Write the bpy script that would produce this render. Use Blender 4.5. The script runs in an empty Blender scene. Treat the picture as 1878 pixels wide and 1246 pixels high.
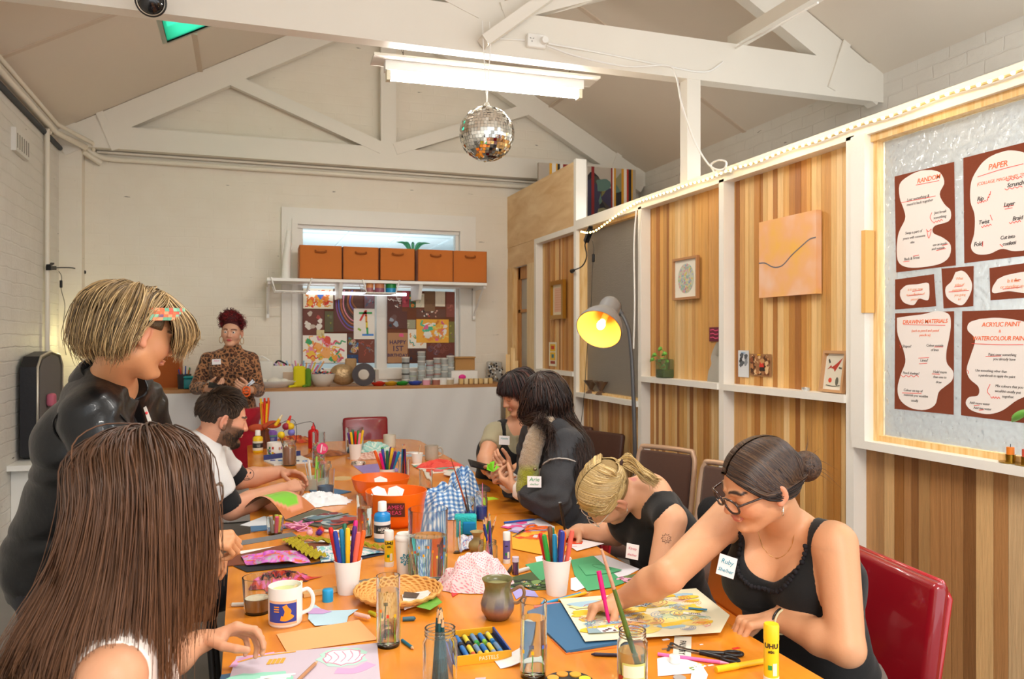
import bpy,math,random
import numpy as np
from math import sin,cos,pi,radians as R
from mathutils import Vector,Matrix,Quaternion
random.seed(7);RNG=np.random.default_rng(11)
SC=bpy.context.scene;COL=SC.collection
F=1440.0;CX,CY=939.0,623.0;CAMZ=1.5;TH=math.atan(494/1440.0)
S_,C_=sin(TH),cos(TH)
def ray(px,py):
 r=(px-CX)/F
 return(S_+r*C_,C_-r*S_,(CY-py)/F)
def at(px,py,t):
 d=ray(px,py);return Vector((d[0]*t,d[1]*t,CAMZ+d[2]*t))
def onX(px,py,X):return at(px,py,X/ray(px,py)[0])
def onY(px,py,Y):return at(px,py,Y/ray(px,py)[1])
def onZ(px,py,Z=0.745):return at(px,py,(Z-CAMZ)/ray(px,py)[2])
def Yx(px,X=2.49):return onX(px,600,X).y
def srgb(c):
 if isinstance(c,str):
  c=c.lstrip('#');c=[int(c[i:i+2],16)/255 for i in(0,2,4)]
 return tuple(((x/12.92)if x<=.04045 else((x+.055)/1.055)**2.4)for x in c)
MC={}
def nodes(m):return m.node_tree.nodes,m.node_tree.links
def mat(c,rough=.6,metal=0,key=None,emit=0,trans=0,alpha=1,ior=1.45,bump=0,bscale=60,var=0,vscale=8,spec=.5,sheen=0,coat=0,sss=0):
 k=key or('m',str(c),rough,metal,emit,trans,alpha,ior,bump,bscale,var,vscale,spec,sheen,coat,sss)
 if k in MC:return MC[k]
 m=bpy.data.materials.new('mat_%d'%len(MC));m.use_nodes=True
 n,l=nodes(m);b=n['Principled BSDF'];col=srgb(c)+(1,)
 b.inputs['Base Color'].default_value=col;b.inputs['Roughness'].default_value=rough
 b.inputs['Metallic'].default_value=metal;b.inputs['IOR'].default_value=ior
 b.inputs['Specular IOR Level'].default_value=spec
 if trans:b.inputs['Transmission Weight'].default_value=trans
 if sheen:b.inputs['Sheen Weight'].default_value=sheen
 if coat:b.inputs['Coat Weight'].default_value=coat
 if sss:b.inputs['Subsurface Weight'].default_value=sss;b.inputs['Subsurface Radius'].default_value=(.012,.005,.003);b.inputs['Subsurface Scale'].default_value=1
 if emit:b.inputs['Emission Color'].default_value=col;b.inputs['Emission Strength'].default_value=emit
 if alpha<1:b.inputs['Alpha'].default_value=alpha
 if bump or var:
  tc=n.new('ShaderNodeTexCoord')
 if bump:
  no=n.new('ShaderNodeTexNoise');no.inputs['Scale'].default_value=bscale;no.inputs['Detail'].default_value=4
  bu=n.new('ShaderNodeBump');bu.inputs['Strength'].default_value=bump;bu.inputs['Distance'].default_value=.01
  l.new(tc.outputs['Object'],no.inputs['Vector']);l.new(no.outputs['Fac'],bu.inputs['Height']);l.new(bu.outputs['Normal'],b.inputs['Normal'])
 if var:
  n2=n.new('ShaderNodeTexNoise');n2.inputs['Scale'].default_value=vscale;n2.inputs['Detail'].default_value=5
  mx=n.new('ShaderNodeMix');mx.data_type='RGBA';mx.inputs['A'].default_value=tuple(x*(1-var)for x in col[:3])+(1,)
  mx.inputs['B'].default_value=tuple(min(1,x*(1+var))for x in col[:3])+(1,)
  l.new(tc.outputs['Object'],n2.inputs['Vector']);l.new(n2.outputs['Fac'],mx.inputs['Factor']);l.new(mx.outputs['Result'],b.inputs['Base Color'])
 MC[k]=m;return m
def matattr(key,rough=.6,bump=0,bscale=60,bvec=(1,1,1),var=0,sss=0,sheen=0,spec=.5,name='Col',vscale=30):
 """colour read from the mesh's own colour attribute, plus fine grain"""
 if key in MC:return MC[key]
 m=bpy.data.materials.new(key);m.use_nodes=True;n,l=nodes(m);b=n['Principled BSDF']
 a=n.new('ShaderNodeAttribute');a.attribute_name=name
 b.inputs['Roughness'].default_value=rough;b.inputs['Specular IOR Level'].default_value=spec
 if sss:b.inputs['Subsurface Weight'].default_value=sss;b.inputs['Subsurface Radius'].default_value=(.012,.005,.003);b.inputs['Subsurface Scale'].default_value=1
 if sheen:b.inputs['Sheen Weight'].default_value=sheen
 tc=n.new('ShaderNodeTexCoord');mp=n.new('ShaderNodeMapping');mp.inputs['Scale'].default_value=bvec
 l.new(tc.outputs['Object'],mp.inputs['Vector'])
 if var:
  no=n.new('ShaderNodeTexNoise');no.inputs['Scale'].default_value=vscale;no.inputs['Detail'].default_value=6
  l.new(mp.outputs['Vector'],no.inputs['Vector'])
  mr=n.new('ShaderNodeMapRange');mr.inputs['To Min'].default_value=1-var;mr.inputs['To Max'].default_value=1+var
  l.new(no.outputs['Fac'],mr.inputs['Value'])
  mx=n.new('ShaderNodeVectorMath');mx.operation='SCALE';l.new(a.outputs['Color'],mx.inputs[0]);l.new(mr.outputs['Result'],mx.inputs['Scale'])
  l.new(mx.outputs['Vector'],b.inputs['Base Color'])
 else:l.new(a.outputs['Color'],b.inputs['Base Color'])
 if bump:
  n2=n.new('ShaderNodeTexNoise');n2.inputs['Scale'].default_value=bscale;n2.inputs['Detail'].default_value=5
  bu=n.new('ShaderNodeBump');bu.inputs['Strength'].default_value=bump;bu.inputs['Distance'].default_value=.01
  l.new(mp.outputs['Vector'],n2.inputs['Vector']);l.new(n2.outputs['Fac'],bu.inputs['Height']);l.new(bu.outputs['Normal'],b.inputs['Normal'])
 MC[key]=m;return m
def wood(key,c1,c2,axis='Z',scale=6,rough=.45,stretch=12,bump=.1):
 if key in MC:return MC[key]
 m=bpy.data.materials.new(key);m.use_nodes=True;n,l=nodes(m);b=n['Principled BSDF']
 tc=n.new('ShaderNodeTexCoord');mp=n.new('ShaderNodeMapping')
 s=[stretch]*3;s['XYZ'.index(axis)]=1;mp.inputs['Scale'].default_value=s
 no=n.new('ShaderNodeTexNoise');no.inputs['Scale'].default_value=scale;no.inputs['Detail'].default_value=7;no.inputs['Distortion'].default_value=.6
 cr=n.new('ShaderNodeValToRGB');cr.color_ramp.elements[0].position=.32;cr.color_ramp.elements[1].position=.68
 cr.color_ramp.elements[0].color=srgb(c1)+(1,);cr.color_ramp.elements[1].color=srgb(c2)+(1,)
 l.new(tc.outputs['Object'],mp.inputs['Vector']);l.new(mp.outputs['Vector'],no.inputs['Vector']);l.new(no.outputs['Fac'],cr.inputs['Fac']);l.new(cr.outputs['Color'],b.inputs['Base Color'])
 b.inputs['Roughness'].default_value=rough
 bu=n.new('ShaderNodeBump');bu.inputs['Strength'].default_value=bump;bu.inputs['Distance'].default_value=.004
 l.new(no.outputs['Fac'],bu.inputs['Height']);l.new(bu.outputs['Normal'],b.inputs['Normal'])
 MC[key]=m;return m
class MB:
 def __init__(s):s.v=[];s.f=[];s.c=[];s.m=[];s.col=(1,1,1);s.mi=0;s.sm=[];s.smooth=False
 def add(s,vs,fs,smooth=None):
  o=len(s.v);s.v+=[tuple(v)for v in vs];s.c+=[s.col]*len(vs)
  sm=s.smooth if smooth is None else smooth
  for f in fs:s.f.append(tuple(i+o for i in f));s.m.append(s.mi);s.sm.append(sm)
  return s
 def color(s,c):s.col=srgb(c);return s
 def mat(s,i):s.mi=i;return s
 def box(s,c,size,rz=0,M=None):
  x,y,z=size[0]/2,size[1]/2,size[2]/2
  vs=[Vector((a*x,b*y,d*z))for a in(-1,1)for b in(-1,1)for d in(-1,1)]
  m=Matrix.Rotation(rz,3,'Z')if M is None else M
  vs=[m@v+Vector(c)for v in vs]
  return s.add(vs,[(0,1,3,2),(4,6,7,5),(0,4,5,1),(2,3,7,6),(0,2,6,4),(1,5,7,3)],False)
 def lohi(s,a,b):
  return s.box([(a[i]+b[i])/2 for i in range(3)],[abs(b[i]-a[i])for i in range(3)])
 def rbox(s,c,size,r=.01,M=None,n=3):
  """rounded box"""
  m=M or Matrix.Identity(3);hx,hy,hz=[max(q/2-r,0)for q in size];k=4*n
  rows=[]
  vs=[];fs=[]
  for iz in range(2*(n+1)):
   top=iz>n;a=(-pi/2+(iz/n)*pi/2)if not top else((iz-n-1)/n)*pi/2
   zz=(hz if top else-hz)+r*sin(a);rr=r*cos(a)
   row=[]
   for q in range(4):
    for j in range(n+1):
     b=q*pi/2+j/n*pi/2
     cx=hx if q in(0,3)else-hx;cy=hy if q in(0,1)else-hy
     row.append(len(vs));vs.append(m@Vector((cx+rr*cos(b),cy+rr*sin(b),zz))+Vector(c))
   rows.append(row)
  L=len(rows[0])
  for i in range(len(rows)-1):
   for j in range(L):fs.append((rows[i][j],rows[i][(j+1)%L],rows[i+1][(j+1)%L],rows[i+1][j]))
  fs.append(tuple(reversed(rows[0])));fs.append(tuple(rows[-1]))
  return s.add(vs,fs,True)
 def beam(s,a,b,w,h,up=(0,0,1)):
  """rectangular bar from a to b; w across, h along 'up'"""
  a,b=Vector(a),Vector(b);d=(b-a).normalized();u=Vector(up);u=(u-d*u.dot(d)).normalized();sd=d.cross(u)
  vs=[]
  for p in(a,b):
   for i,j in((-1,-1),(1,-1),(1,1),(-1,1)):vs.append(p+sd*(i*w/2)+u*(j*h/2))
  return s.add(vs,[(3,2,1,0),(4,5,6,7),(0,1,5,4),(1,2,6,5),(2,3,7,6),(3,0,4,7)],False)
 def tube(s,pts,r,n=8,cap=True,r2=None,closed=False):
  pts=[Vector(p)for p in pts];K=len(pts);rings=[]
  rs=r if isinstance(r,(list,tuple))else[r+(((r2 if r2 is not None else r)-r)*i/max(1,K-1))for i in range(K)]
  prev=None;vs=[]
  for i,p in enumerate(pts):
   if closed:d=pts[(i+1)%K]-pts[i-1]
   else:d=pts[min(i+1,K-1)]-pts[max(i-1,0)]
   d=d.normalized()if d.length>1e-9 else Vector((0,0,1))
   if prev is None:
    u=Vector((0,0,1))if abs(d.z)<.9 else Vector((1,0,0))
   else:u=prev
   u=(u-d*u.dot(d)).normalized();prev=u;w=d.cross(u)
   for j in range(n):
    a=2*pi*j/n;vs.append(p+(u*cos(a)+w*sin(a))*rs[i])
  fs=[]
  for i in range(K if closed else K-1):
   for j in range(n):
    i2=(i+1)%K;fs.append((i*n+j,i*n+(j+1)%n,i2*n+(j+1)%n,i2*n+j))
  if cap and not closed:fs.append(tuple(range(n-1,-1,-1)));fs.append(tuple((K-1)*n+j for j in range(n)))
  return s.add(vs,fs,True)
 def cyl(s,a,b,r,r2=None,n=20):return s.tube([a,b],r,n,True,r2)
 def lathe(s,prof,c=(0,0,0),n=32,M=None,closed=False):
  m=M or Matrix.Identity(3);vs=[];fs=[];K=len(prof)
  for(r,z)in prof:
   for j in range(n):
    a=2*pi*j/n;vs.append(m@Vector((max(r,1e-5)*cos(a),max(r,1e-5)*sin(a),z))+Vector(c))
  for i in range(K-1 if not closed else K):
   i2=(i+1)%K
   for j in range(n):fs.append((i*n+j,i*n+(j+1)%n,i2*n+(j+1)%n,i2*n+j))
  return s.add(vs,fs,True)
 def sph(s,c,r,n=16,k=10,M=None):
  if not hasattr(r,'__len__'):r=(r,r,r)
  m=M or Matrix.Identity(3);vs=[];fs=[]
  for i in range(k+1):
   a=-pi/2+pi*i/k
   for j in range(n):
    b=2*pi*j/n;vs.append(m@Vector((r[0]*cos(a)*cos(b),r[1]*cos(a)*sin(b),r[2]*sin(a)))+Vector(c))
  for i in range(k):
   for j in range(n):fs.append((i*n+j,i*n+(j+1)%n,(i+1)*n+(j+1)%n,(i+1)*n+j))
  return s.add(vs,fs,True)
 def prism(s,poly,z0,z1):
  """polygon (x,y[,z offset]) extruded in z"""
  n=len(poly);vs=[(p[0],p[1],z0)for p in poly]+[(p[0],p[1],z1)for p in poly]
  fs=[tuple(range(n-1,-1,-1)),tuple(range(n,2*n))]+[(i,(i+1)%n,n+(i+1)%n,n+i)for i in range(n)]
  return s.add(vs,fs,False)
 def slab(s,pts,nrm,th):
  """planar polygon of 3-D points given a thickness along nrm"""
  n=len(pts);q=Vector(nrm).normalized()*th;vs=[Vector(p)for p in pts]+[Vector(p)+q for p in pts]
  fs=[tuple(range(n-1,-1,-1)),tuple(range(n,2*n))]+[(i,(i+1)%n,n+(i+1)%n,n+i)for i in range(n)]
  return s.add(vs,fs,False)
 def grid(s,fn,nu,nv,smooth=True,th=0):
  vs=[fn(i/(nu-1),j/(nv-1))for j in range(nv)for i in range(nu)]
  fs=[(j*nu+i,j*nu+i+1,(j+1)*nu+i+1,(j+1)*nu+i)for j in range(nv-1)for i in range(nu-1)]
  return s.add(vs,fs,smooth)
 def build(s,name,mats,parent=None,thing=False):
  if not isinstance(mats,(list,tuple)):mats=[mats]
  off=Vector((0,0,0))
  if parent is not None and s.world:off=worldloc(parent)
  me=bpy.data.meshes.new(name)
  me.from_pydata([(v[0]-off.x,v[1]-off.y,v[2]-off.z)for v in s.v],[],s.f)
  for m in mats:me.materials.append(m)
  me.polygons.foreach_set('material_index',s.m);me.polygons.foreach_set('use_smooth',s.sm)
  if any(m.name.startswith('attr')for m in mats):
   ca=me.color_attributes.new('Col','FLOAT_COLOR','POINT')
   ca.data.foreach_set('color',np.array([(c[0],c[1],c[2],1)for c in s.c],dtype=np.float32).ravel())
  me.update()
  if any(s.sm):me.set_sharp_from_angle(angle=1.15)
  o=bpy.data.objects.new(name,me);COL.objects.link(o)
  if parent is not None:o.parent=parent
  return o
 world=False
def W():
 m=MB();m.world=True;return m
def worldloc(o):
 p=Vector(o.location)
 while o.parent:o=o.parent;p=p+o.location
 return p
def rotm(d,up=(0,0,1)):
 """3x3 matrix whose z axis is d"""
 d=Vector(d).normalized();u=Vector(up)
 if abs(d.dot(u.normalized()))>.99:u=Vector((0,1,0))
 x=u.cross(d).normalized();y=d.cross(x)
 return Matrix((x,y,d)).transposed()
def tag(o,label,cat,group=None,kind=None):
 if label:o['label']=label
 if cat:o['category']=cat
 if group:o['group']=group
 if kind:o['kind']=kind
 return o
def thing(name,label,cat,loc=(0,0,0),rz=0,group=None):
 o=bpy.data.objects.new(name,None);COL.objects.link(o);o.location=loc;o.rotation_euler=(0,0,rz);o.empty_display_size=.05
 return tag(o,label,cat,group)
def struct(name,mb,m,parent=None):
 o=mb.build(name,m,parent)
 if parent is None:o['kind']='structure'
 return o
def one(name,mb,m,label,cat,group=None,kind=None):return tag(mb.build(name,m),label,cat,group,kind)
def dup(root,loc,rz=None,label=None,group=None):
 def rec(o,parent):
  c=o.copy();COL.objects.link(c)
  if parent is not None:c.parent=parent
  for ch in o.children:rec(ch,c)
  return c
 r=rec(root,None);r.location=loc
 if rz is not None:r.rotation_euler=(r.rotation_euler[0],r.rotation_euler[1],rz)
 if label:r['label']=label
 if group:r['group']=group
 return r
FONT=None
def text_mesh(txt,size=.1,shear=0,th=.0006,space=1.0,align='CENTER',bold=0):
 cu=bpy.data.curves.new('t','FONT');cu.body=txt;cu.size=size;cu.shear=shear;cu.extrude=th;cu.space_character=space
 cu.align_x=align;cu.align_y='CENTER';cu.resolution_u=2;cu.offset=bold
 o=bpy.data.objects.new('t',cu);COL.objects.link(o)
 dg=bpy.context.evaluated_depsgraph_get();me=o.evaluated_get(dg).to_mesh()
 vs=[v.co.copy()for v in me.vertices];fs=[tuple(p.vertices)for p in me.polygons]
 o.evaluated_get(dg).to_mesh_clear();bpy.data.objects.remove(o);bpy.data.curves.remove(cu)
 return vs,fs
def put_text(mb,txt,size,c,ux,uy,shear=0,th=.0006,space=1.0,align='CENTER',bold=0,jitter=0,bend=None):
 vs,fs=text_mesh(txt,size,shear,th,space,align,bold)
 ux=Vector(ux).normalized();uy=Vector(uy).normalized();n=ux.cross(uy);c=Vector(c)
 if bend:mb.add([bend(v)for v in vs],fs,False)
 else:mb.add([c+ux*v.x+uy*(v.y+jitter*sin(v.x*60/size*.1))+n*v.z for v in vs],fs,False)
 return mb
def crom(P,n):
 """Catmull-Rom resample of points to n points (numpy K x 3)"""
 P=np.asarray([tuple(p)for p in P],float);K=len(P)
 t=np.linspace(0,K-1,n);i=np.clip(np.floor(t).astype(int),0,K-2);u=(t-i)[:,None]
 p1=P[i];p2=P[i+1];p0=np.where((i>0)[:,None],P[np.maximum(i-1,0)],2*p1-p2);p3=np.where((i<K-2)[:,None],P[np.minimum(i+2,K-1)],2*p2-p1)
 return.5*((2*p1)+(-p0+p2)*u+(2*p0-5*p1+4*p2-p3)*u*u+(-p0+3*p1-3*p2+p3)*u**3)
def smoothpath(P,n=24):return[Vector(p)for p in crom(P,n)]
# ================================================================ THE ROOM
YB=7.4;XL=-1.42;XR=3.95;XP=2.49;XK=2.555;APX=1.28;APZ=4.72;SLP=.557
def roofz(x):return APZ-SLP*abs(x-APX)
def onroof(px,py,side=-1):
 d=ray(px,py)
 t=(APZ+SLP*side*APX-CAMZ)/(d[2]+SLP*side*d[0]);return at(px,py,t)
def brickmat(key,c1,c2,bs=.5):
 m=bpy.data.materials.new(key);m.use_nodes=True;n,l=nodes(m);b=n['Principled BSDF']
 tc=n.new('ShaderNodeTexCoord');sp=n.new('ShaderNodeSeparateXYZ');l.new(tc.outputs['Object'],sp.inputs[0])
 ad=n.new('ShaderNodeMath');ad.operation='ADD';l.new(sp.outputs['X'],ad.inputs[0]);l.new(sp.outputs['Y'],ad.inputs[1])
 cb=n.new('ShaderNodeCombineXYZ');l.new(ad.outputs[0],cb.inputs['X']);l.new(sp.outputs['Z'],cb.inputs['Y'])
 br=n.new('ShaderNodeTexBrick');br.inputs['Scale'].default_value=1;br.inputs['Brick Width'].default_value=.235;br.inputs['Row Height'].default_value=.086
 br.inputs['Mortar Size'].default_value=.007;br.inputs['Mortar Smooth'].default_value=.8
 no=n.new('ShaderNodeTexNoise');no.inputs['Scale'].default_value=5;no.inputs['Detail'].default_value=6
 l.new(tc.outputs['Object'],no.inputs['Vector'])
 va=n.new('ShaderNodeVectorMath');va.operation='MULTIPLY_ADD';va.inputs[1].default_value=(.035,.035,0);l.new(no.outputs['Color'],va.inputs[0]);l.new(cb.outputs[0],va.inputs[2]);l.new(va.outputs[0],br.inputs['Vector'])
 inv=n.new('ShaderNodeMath');inv.operation='SUBTRACT';inv.inputs[0].default_value=1;l.new(br.outputs['Fac'],inv.inputs[1])
 n3=n.new('ShaderNodeTexNoise');n3.inputs['Scale'].default_value=2.2;n3.inputs['Detail'].default_value=3;l.new(tc.outputs['Object'],n3.inputs['Vector'])
 hm=n.new('ShaderNodeMath');hm.operation='MULTIPLY';l.new(inv.outputs[0],hm.inputs[0]);l.new(n3.outputs['Fac'],hm.inputs[1])
 n2=n.new('ShaderNodeTexNoise');n2.inputs['Scale'].default_value=40;n2.inputs['Detail'].default_value=5;l.new(tc.outputs['Object'],n2.inputs['Vector'])
 ma=n.new('ShaderNodeMath');ma.operation='MULTIPLY_ADD';ma.inputs[1].default_value=.3;l.new(n2.outputs['Fac'],ma.inputs[0]);l.new(hm.outputs[0],ma.inputs[2])
 bu=n.new('ShaderNodeBump');bu.inputs['Strength'].default_value=bs;bu.inputs['Distance'].default_value=.02;l.new(ma.outputs[0],bu.inputs['Height']);l.new(bu.outputs['Normal'],b.inputs['Normal'])
 mx=n.new('ShaderNodeMix');mx.data_type='RGBA';mx.inputs['A'].default_value=srgb(c1)+(1,);mx.inputs['B'].default_value=srgb(c2)+(1,)
 l.new(no.outputs['Fac'],mx.inputs['Factor']);l.new(mx.outputs['Result'],b.inputs['Base Color']);b.inputs['Roughness'].default_value=.55
 sc=n.new('ShaderNodeMapping');sc.inputs['Scale'].default_value=(7,7,34);l.new(tc.outputs['Object'],sc.inputs['Vector'])
 n5=n.new('ShaderNodeTexNoise');n5.inputs['Scale'].default_value=1;n5.inputs['Detail'].default_value=3;l.new(sc.outputs[0],n5.inputs['Vector'])
 th=n.new('ShaderNodeMapRange');th.inputs['From Min'].default_value=.73;th.inputs['From Max'].default_value=.78;l.new(n5.outputs['Fac'],th.inputs['Value'])
 m2=n.new('ShaderNodeMix');m2.data_type='RGBA';m2.inputs['B'].default_value=srgb('5a4d40')+(1,);l.new(mx.outputs['Result'],m2.inputs['A']);l.new(th.outputs['Result'],m2.inputs['Factor']);l.new(m2.outputs['Result'],b.inputs['Base Color'])
 return m
M_BRICKB=brickmat('brick_back','ebe0cd','f3ebdc',.16)
M_BRICKL=brickmat('brick_left','dcd6cc','ece8e0',.45)
M_CEIL=mat('e4d8c8',.75,bump=.05,bscale=8,var=.03,vscale=1.5)
M_WPAINT=mat('f1ece2',.42,bump=.12,bscale=30,var=.03,vscale=6)
M_WBEAM=mat('eee8dc',.4,bump=.1,bscale=12,var=.03,vscale=4)
M_PIPE=mat('ece3d2',.35)
M_FLOOR=mat('8d8a86',.55,bump=.1,bscale=30,var=.15,vscale=3)
M_PLY=wood('ply','d9ae78','efd0a0','Y',2.2,.55,4,.02)
M_PINE=wood('pine','dfae66','f2cf95','Z',5,.5,12,.05)
M_OAK=wood('oakdoor','b0743a','cf9553','Z',5,.5,14,.1)
M_PLANK=matattr('attr_plank',.5,bump=.35,bscale=7,bvec=(16,16,1.2),var=.2,vscale=5)
M_WHITE=mat('f6f4ee',.5);M_BLACK=mat('141315',.45);M_STEEL=mat('b9bbbd',.3,1)
struct('floor',MB().lohi((XL-.2,-3.2,-.1),(XR+.2,YB+.2,0)),M_FLOOR)
struct('wall_left',MB().lohi((XL-.2,-3.2,0),(XL,YB,roofz(XL)+.02)),M_BRICKL)
wl=onY(545.5,412,YB);wr=onY(842,426,YB);wx0,wx1=wl.x,wr.x;wz1=wl.z;wz0=onY(690,676,YB).z
b=MB();b.lohi((XL-.2,YB,0),(wx0,YB+.22,3.3));b.lohi((wx1,YB,0),(XR+.2,YB+.22,3.3));b.lohi((wx0,YB,0),(wx1,YB+.22,wz0));b.lohi((wx0,YB,wz1),(wx1,YB+.22,3.3))
pts=[(XL-.2,3.3),(XR+.2,3.3),(XR+.2,roofz(XR+.2)),(APX,APZ+.05),(XL-.2,roofz(XL-.2))]
b.slab([(p[0],YB,p[1])for p in pts],(0,1,0),.22)
struct('wall_back',b,M_BRICKB)
struct('wall_right',MB().lohi((XR,2.75,0),(XR+.2,YB,roofz(XR)+.02)),M_BRICKL)
pl0=onY(116,400,YB-.12)
b=MB();b.lohi((XL,YB-.13,0),(onY(150,500,YB-.13).x,YB,onY(150,262,YB-.13).z))
struct('trim_1',b,M_BRICKB)
A=onroof(306.7,78.4);Bq=onroof(417.5,32.4);D0=onroof(293.3,25.6)
sx0=A.x;sx1=Bq.x;sy1=A.y;sy0=sy1-1.0
def slope(xa,xb,ya,yb):return[(xa,ya,roofz(xa)),(xb,ya,roofz(xb)),(xb,yb,roofz(xb)),(xa,yb,roofz(xa))]
b=MB();e0=XL-.2
for q in(slope(e0,sx0,-3.2,YB),slope(sx1,APX,-3.2,YB),slope(sx0,sx1,-3.2,sy0),slope(sx0,sx1,sy1,YB)):
 b.slab(q,(0,0,1),.12)
b.slab(slope(APX,XR+.2,-3.2,YB),(0,0,1),.12)
struct('ceiling',b,M_CEIL)
b=MB()
for yy in(5.55,2.3,-.4):
 b.beam((XL,yy,roofz(XL)-.006),(APX,yy,APZ-.006),.045,.01);b.beam((APX,yy,APZ-.006),(XR,yy,roofz(XR)-.006),.045,.01)
for xx in(-.35,2.9):b.beam((xx,sy1+.02,roofz(xx)-.004),(xx,YB,roofz(xx)-.004),.05,.01)
struct('trim_2',b,mat('d6c4b0',.6))
g=MB();g.slab(slope(sx0-.02,sx1+.02,sy0-.02,sy1+.02),(0,0,1),.01)
for v in range(len(g.v)):g.v[v]=(g.v[v][0],g.v[v][1],g.v[v][2]+.012)
mg=bpy.data.materials.new('teal_glass');mg.use_nodes=True;n,l=nodes(mg);n.remove(n['Principled BSDF'])
ta=n.new('ShaderNodeBsdfTranslucent');ta.inputs['Color'].default_value=srgb('86efd6')+(1,);tb=n.new('ShaderNodeBsdfTransparent');tb.inputs['Color'].default_value=srgb('7fe8cc')+(1,)
mm=n.new('ShaderNodeMixShader');mm.inputs[0].default_value=.6;l.new(ta.outputs[0],mm.inputs[1]);l.new(tb.outputs[0],mm.inputs[2]);l.new(mm.outputs[0],n['Material Output'].inputs['Surface'])
w1=struct('window_1',g,mg)
f=MB()
for(xa,xb,ya,yb)in((sx0-.03,sx0,sy0,sy1),(sx1,sx1+.03,sy0,sy1),(sx0,sx1,sy1,sy1+.03)):
 for zz in(0,):f.slab(slope(xa,xb,ya,yb),(0,0,1),.02)
f.build('window_frame',mat('cfeee0',.5),w1)
f=MB();xm=sx0+.62*(sx1-sx0);f.beam((sx0,sy1-.42,roofz(sx0)+.02),(sx1,sy1-.42,roofz(sx1)+.02),.03,.03);f.build('glazing_bar',mat('3aa88c',.5),w1)
def truss(Y,z0,z1,full=True,yaw=(0,0),th=.09):
 t=thing('roof_truss','','',(APX,Y,z0));t['kind']='structure'
 def mk(nm,mb):return mb.build(nm,M_WBEAM,t)
 zl=z0;m=W();m.beam((XL,Y+yaw[0],(z0+z1)/2+.0),(XR,Y+yaw[1],(z0+z1)/2),th,z1-z0);mk('bottom_chord',m)
 for s in(-1,1):
  xe=XL if s<0 else XR;m=W();d=.12
  m.beam((xe,Y,roofz(xe)-d),(APX,Y,APZ-d),th*.9,.2);mk('rafter',m)
  m=W();m.beam((APX+s*.06,Y-.02,z1-.01),(APX+s*1.36,Y-.02,roofz(APX+1.36)-.2),th*.7,.11);mk('strut',m)
  m=W();xs=xe-s*.42;m.beam((xs,Y-.05,z1-.2),(xs-s*-.14,Y-.05,roofz(xs)-.02),.012,.06);mk('strap',m)
 m=W();m.lohi((APX-.07,Y-.04,z1-.06),(APX+.07,Y+.035,APZ));mk('king_post',m)
 return t
t1=truss(YB-.1,3.09,3.28);t2=truss(4.1,3.045,3.29)
p=onY(1352,84,4.1)
b=MB();b.lohi((p.x-.035,-.5,3.29),(p.x+.035,4.15,3.37));struct('trim_3',b,M_WBEAM)
def pipe(name,pts,r,m=M_PIPE,label=None,n=8):
 o=MB().tube(pts,r,n).build(name,m);o['kind']='structure';return o
zpp=3.02;xp1=onY(979,330,YB-.05).x;xq0=onY(178,285,YB-.05).x
pipe('trim_4',smoothpath([(xq0-.1,YB-.08,zpp+.1),(xq0,YB-.05,zpp+.02),(xq0+.1,YB-.05,zpp),(xq0+.3,YB-.05,zpp)],10)+[Vector((xp1,YB-.05,zpp))],.022)
pipe('trim_5',[(xq0,YB-.04,zpp+.055),(xp1+.02,YB-.04,zpp+.055),(xp1+.02,YB-.04,zpp-.2)],.012)
pipe('trim_6',[(XL+.035,-2,3.12),(XL+.035,6.95,3.12),(XL+.2,YB-.17,3.08),(xq0-.1,YB-.08,3.06),(xq0+.03,YB-.04,2.98)],.024)
pipe('trim_7',[(XL+.012,-2,3.06),(XL+.012,YB-.15,3.06)],.02,mat('3c4148',.6))
pipe('trim_8',[(XL+.06,-2,3.17),(XL+.06,6.9,3.17),(XL+.25,YB-.16,3.12),(xq0-.02,YB-.08,3.08)],.016)
pX=onX(84,400,XL+.02).y
pipe('trim_9',smoothpath([(XL+.03,pX+.08,3.08),(XL+.03,pX,3.04),(XL+.03,pX,2.9),(XL+.03,pX,1.0),(XL+.03,pX,.9)],16),.018)
v=onX(20,232,XL);v2=onX(45,290,XL)
b=MB();b.lohi((XL,v.y,v2.z-.02),(XL+.03,v2.y,v.z));o=struct('wall_vent',b,mat('e6e2da',.5));b=MB()
for i in range(6):
 for j in range(7):
  yy=v.y+.03+i*(v2.y-v.y-.06)/5;zz=v2.z+.01+j*(v.z-v2.z-.05)/6;b.box((XL+.031,yy,zz),(.003,.018,.014))
b.build('vent_holes',mat('9c948a',.8),o)
YP=dict(m1=(Yx(979.5),),p0=(Yx(1052),),p1=(Yx(1170),),p2=(Yx(1318.3),),p3=(Yx(1551.4),))
PW=.046
tn=20
def trim(a,bb,m=M_WPAINT):
 global tn
 tn+=1;return struct('trim_%d'%tn,MB().lohi(a,bb),m)
for k in('m1','p0','p1','p2','p3'):
 y1=YP[k][0];top=2.38 if k!='m1' else 2.36
 if k=='p0':trim((XP,y1-PW,0),(XP+.09,y1,2.93))
 else:trim((XP,y1-PW,0),(XP+.09,y1,top))
trim((XP,.9,2.365),(XP+.11,YP['p0'][0]-PW,2.44));trim((XP,YP['p0'][0],2.36),(XP+.09,YP['m1'][0],2.405))
def shelfbar(ya,yb,z,th=.034):return trim((XP-.012,yb,z-th),(XP+.09,ya,z))
shelfbar(YP['m1'][0]-PW,YP['p0'][0],1.24);shelfbar(YP['p0'][0]-PW,YP['p1'][0],1.085);shelfbar(YP['p1'][0]-PW,YP['p2'][0],1.257);shelfbar(YP['p2'][0]-PW,YP['p3'][0],1.257)
shelfbar(YP['p3'][0]-PW,1.0,1.072)
trim((XP-.012,YP['p3'][0]-PW-.075,1.072),(XP+.05,YP['p3'][0]-PW+.005,2.37))
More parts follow.
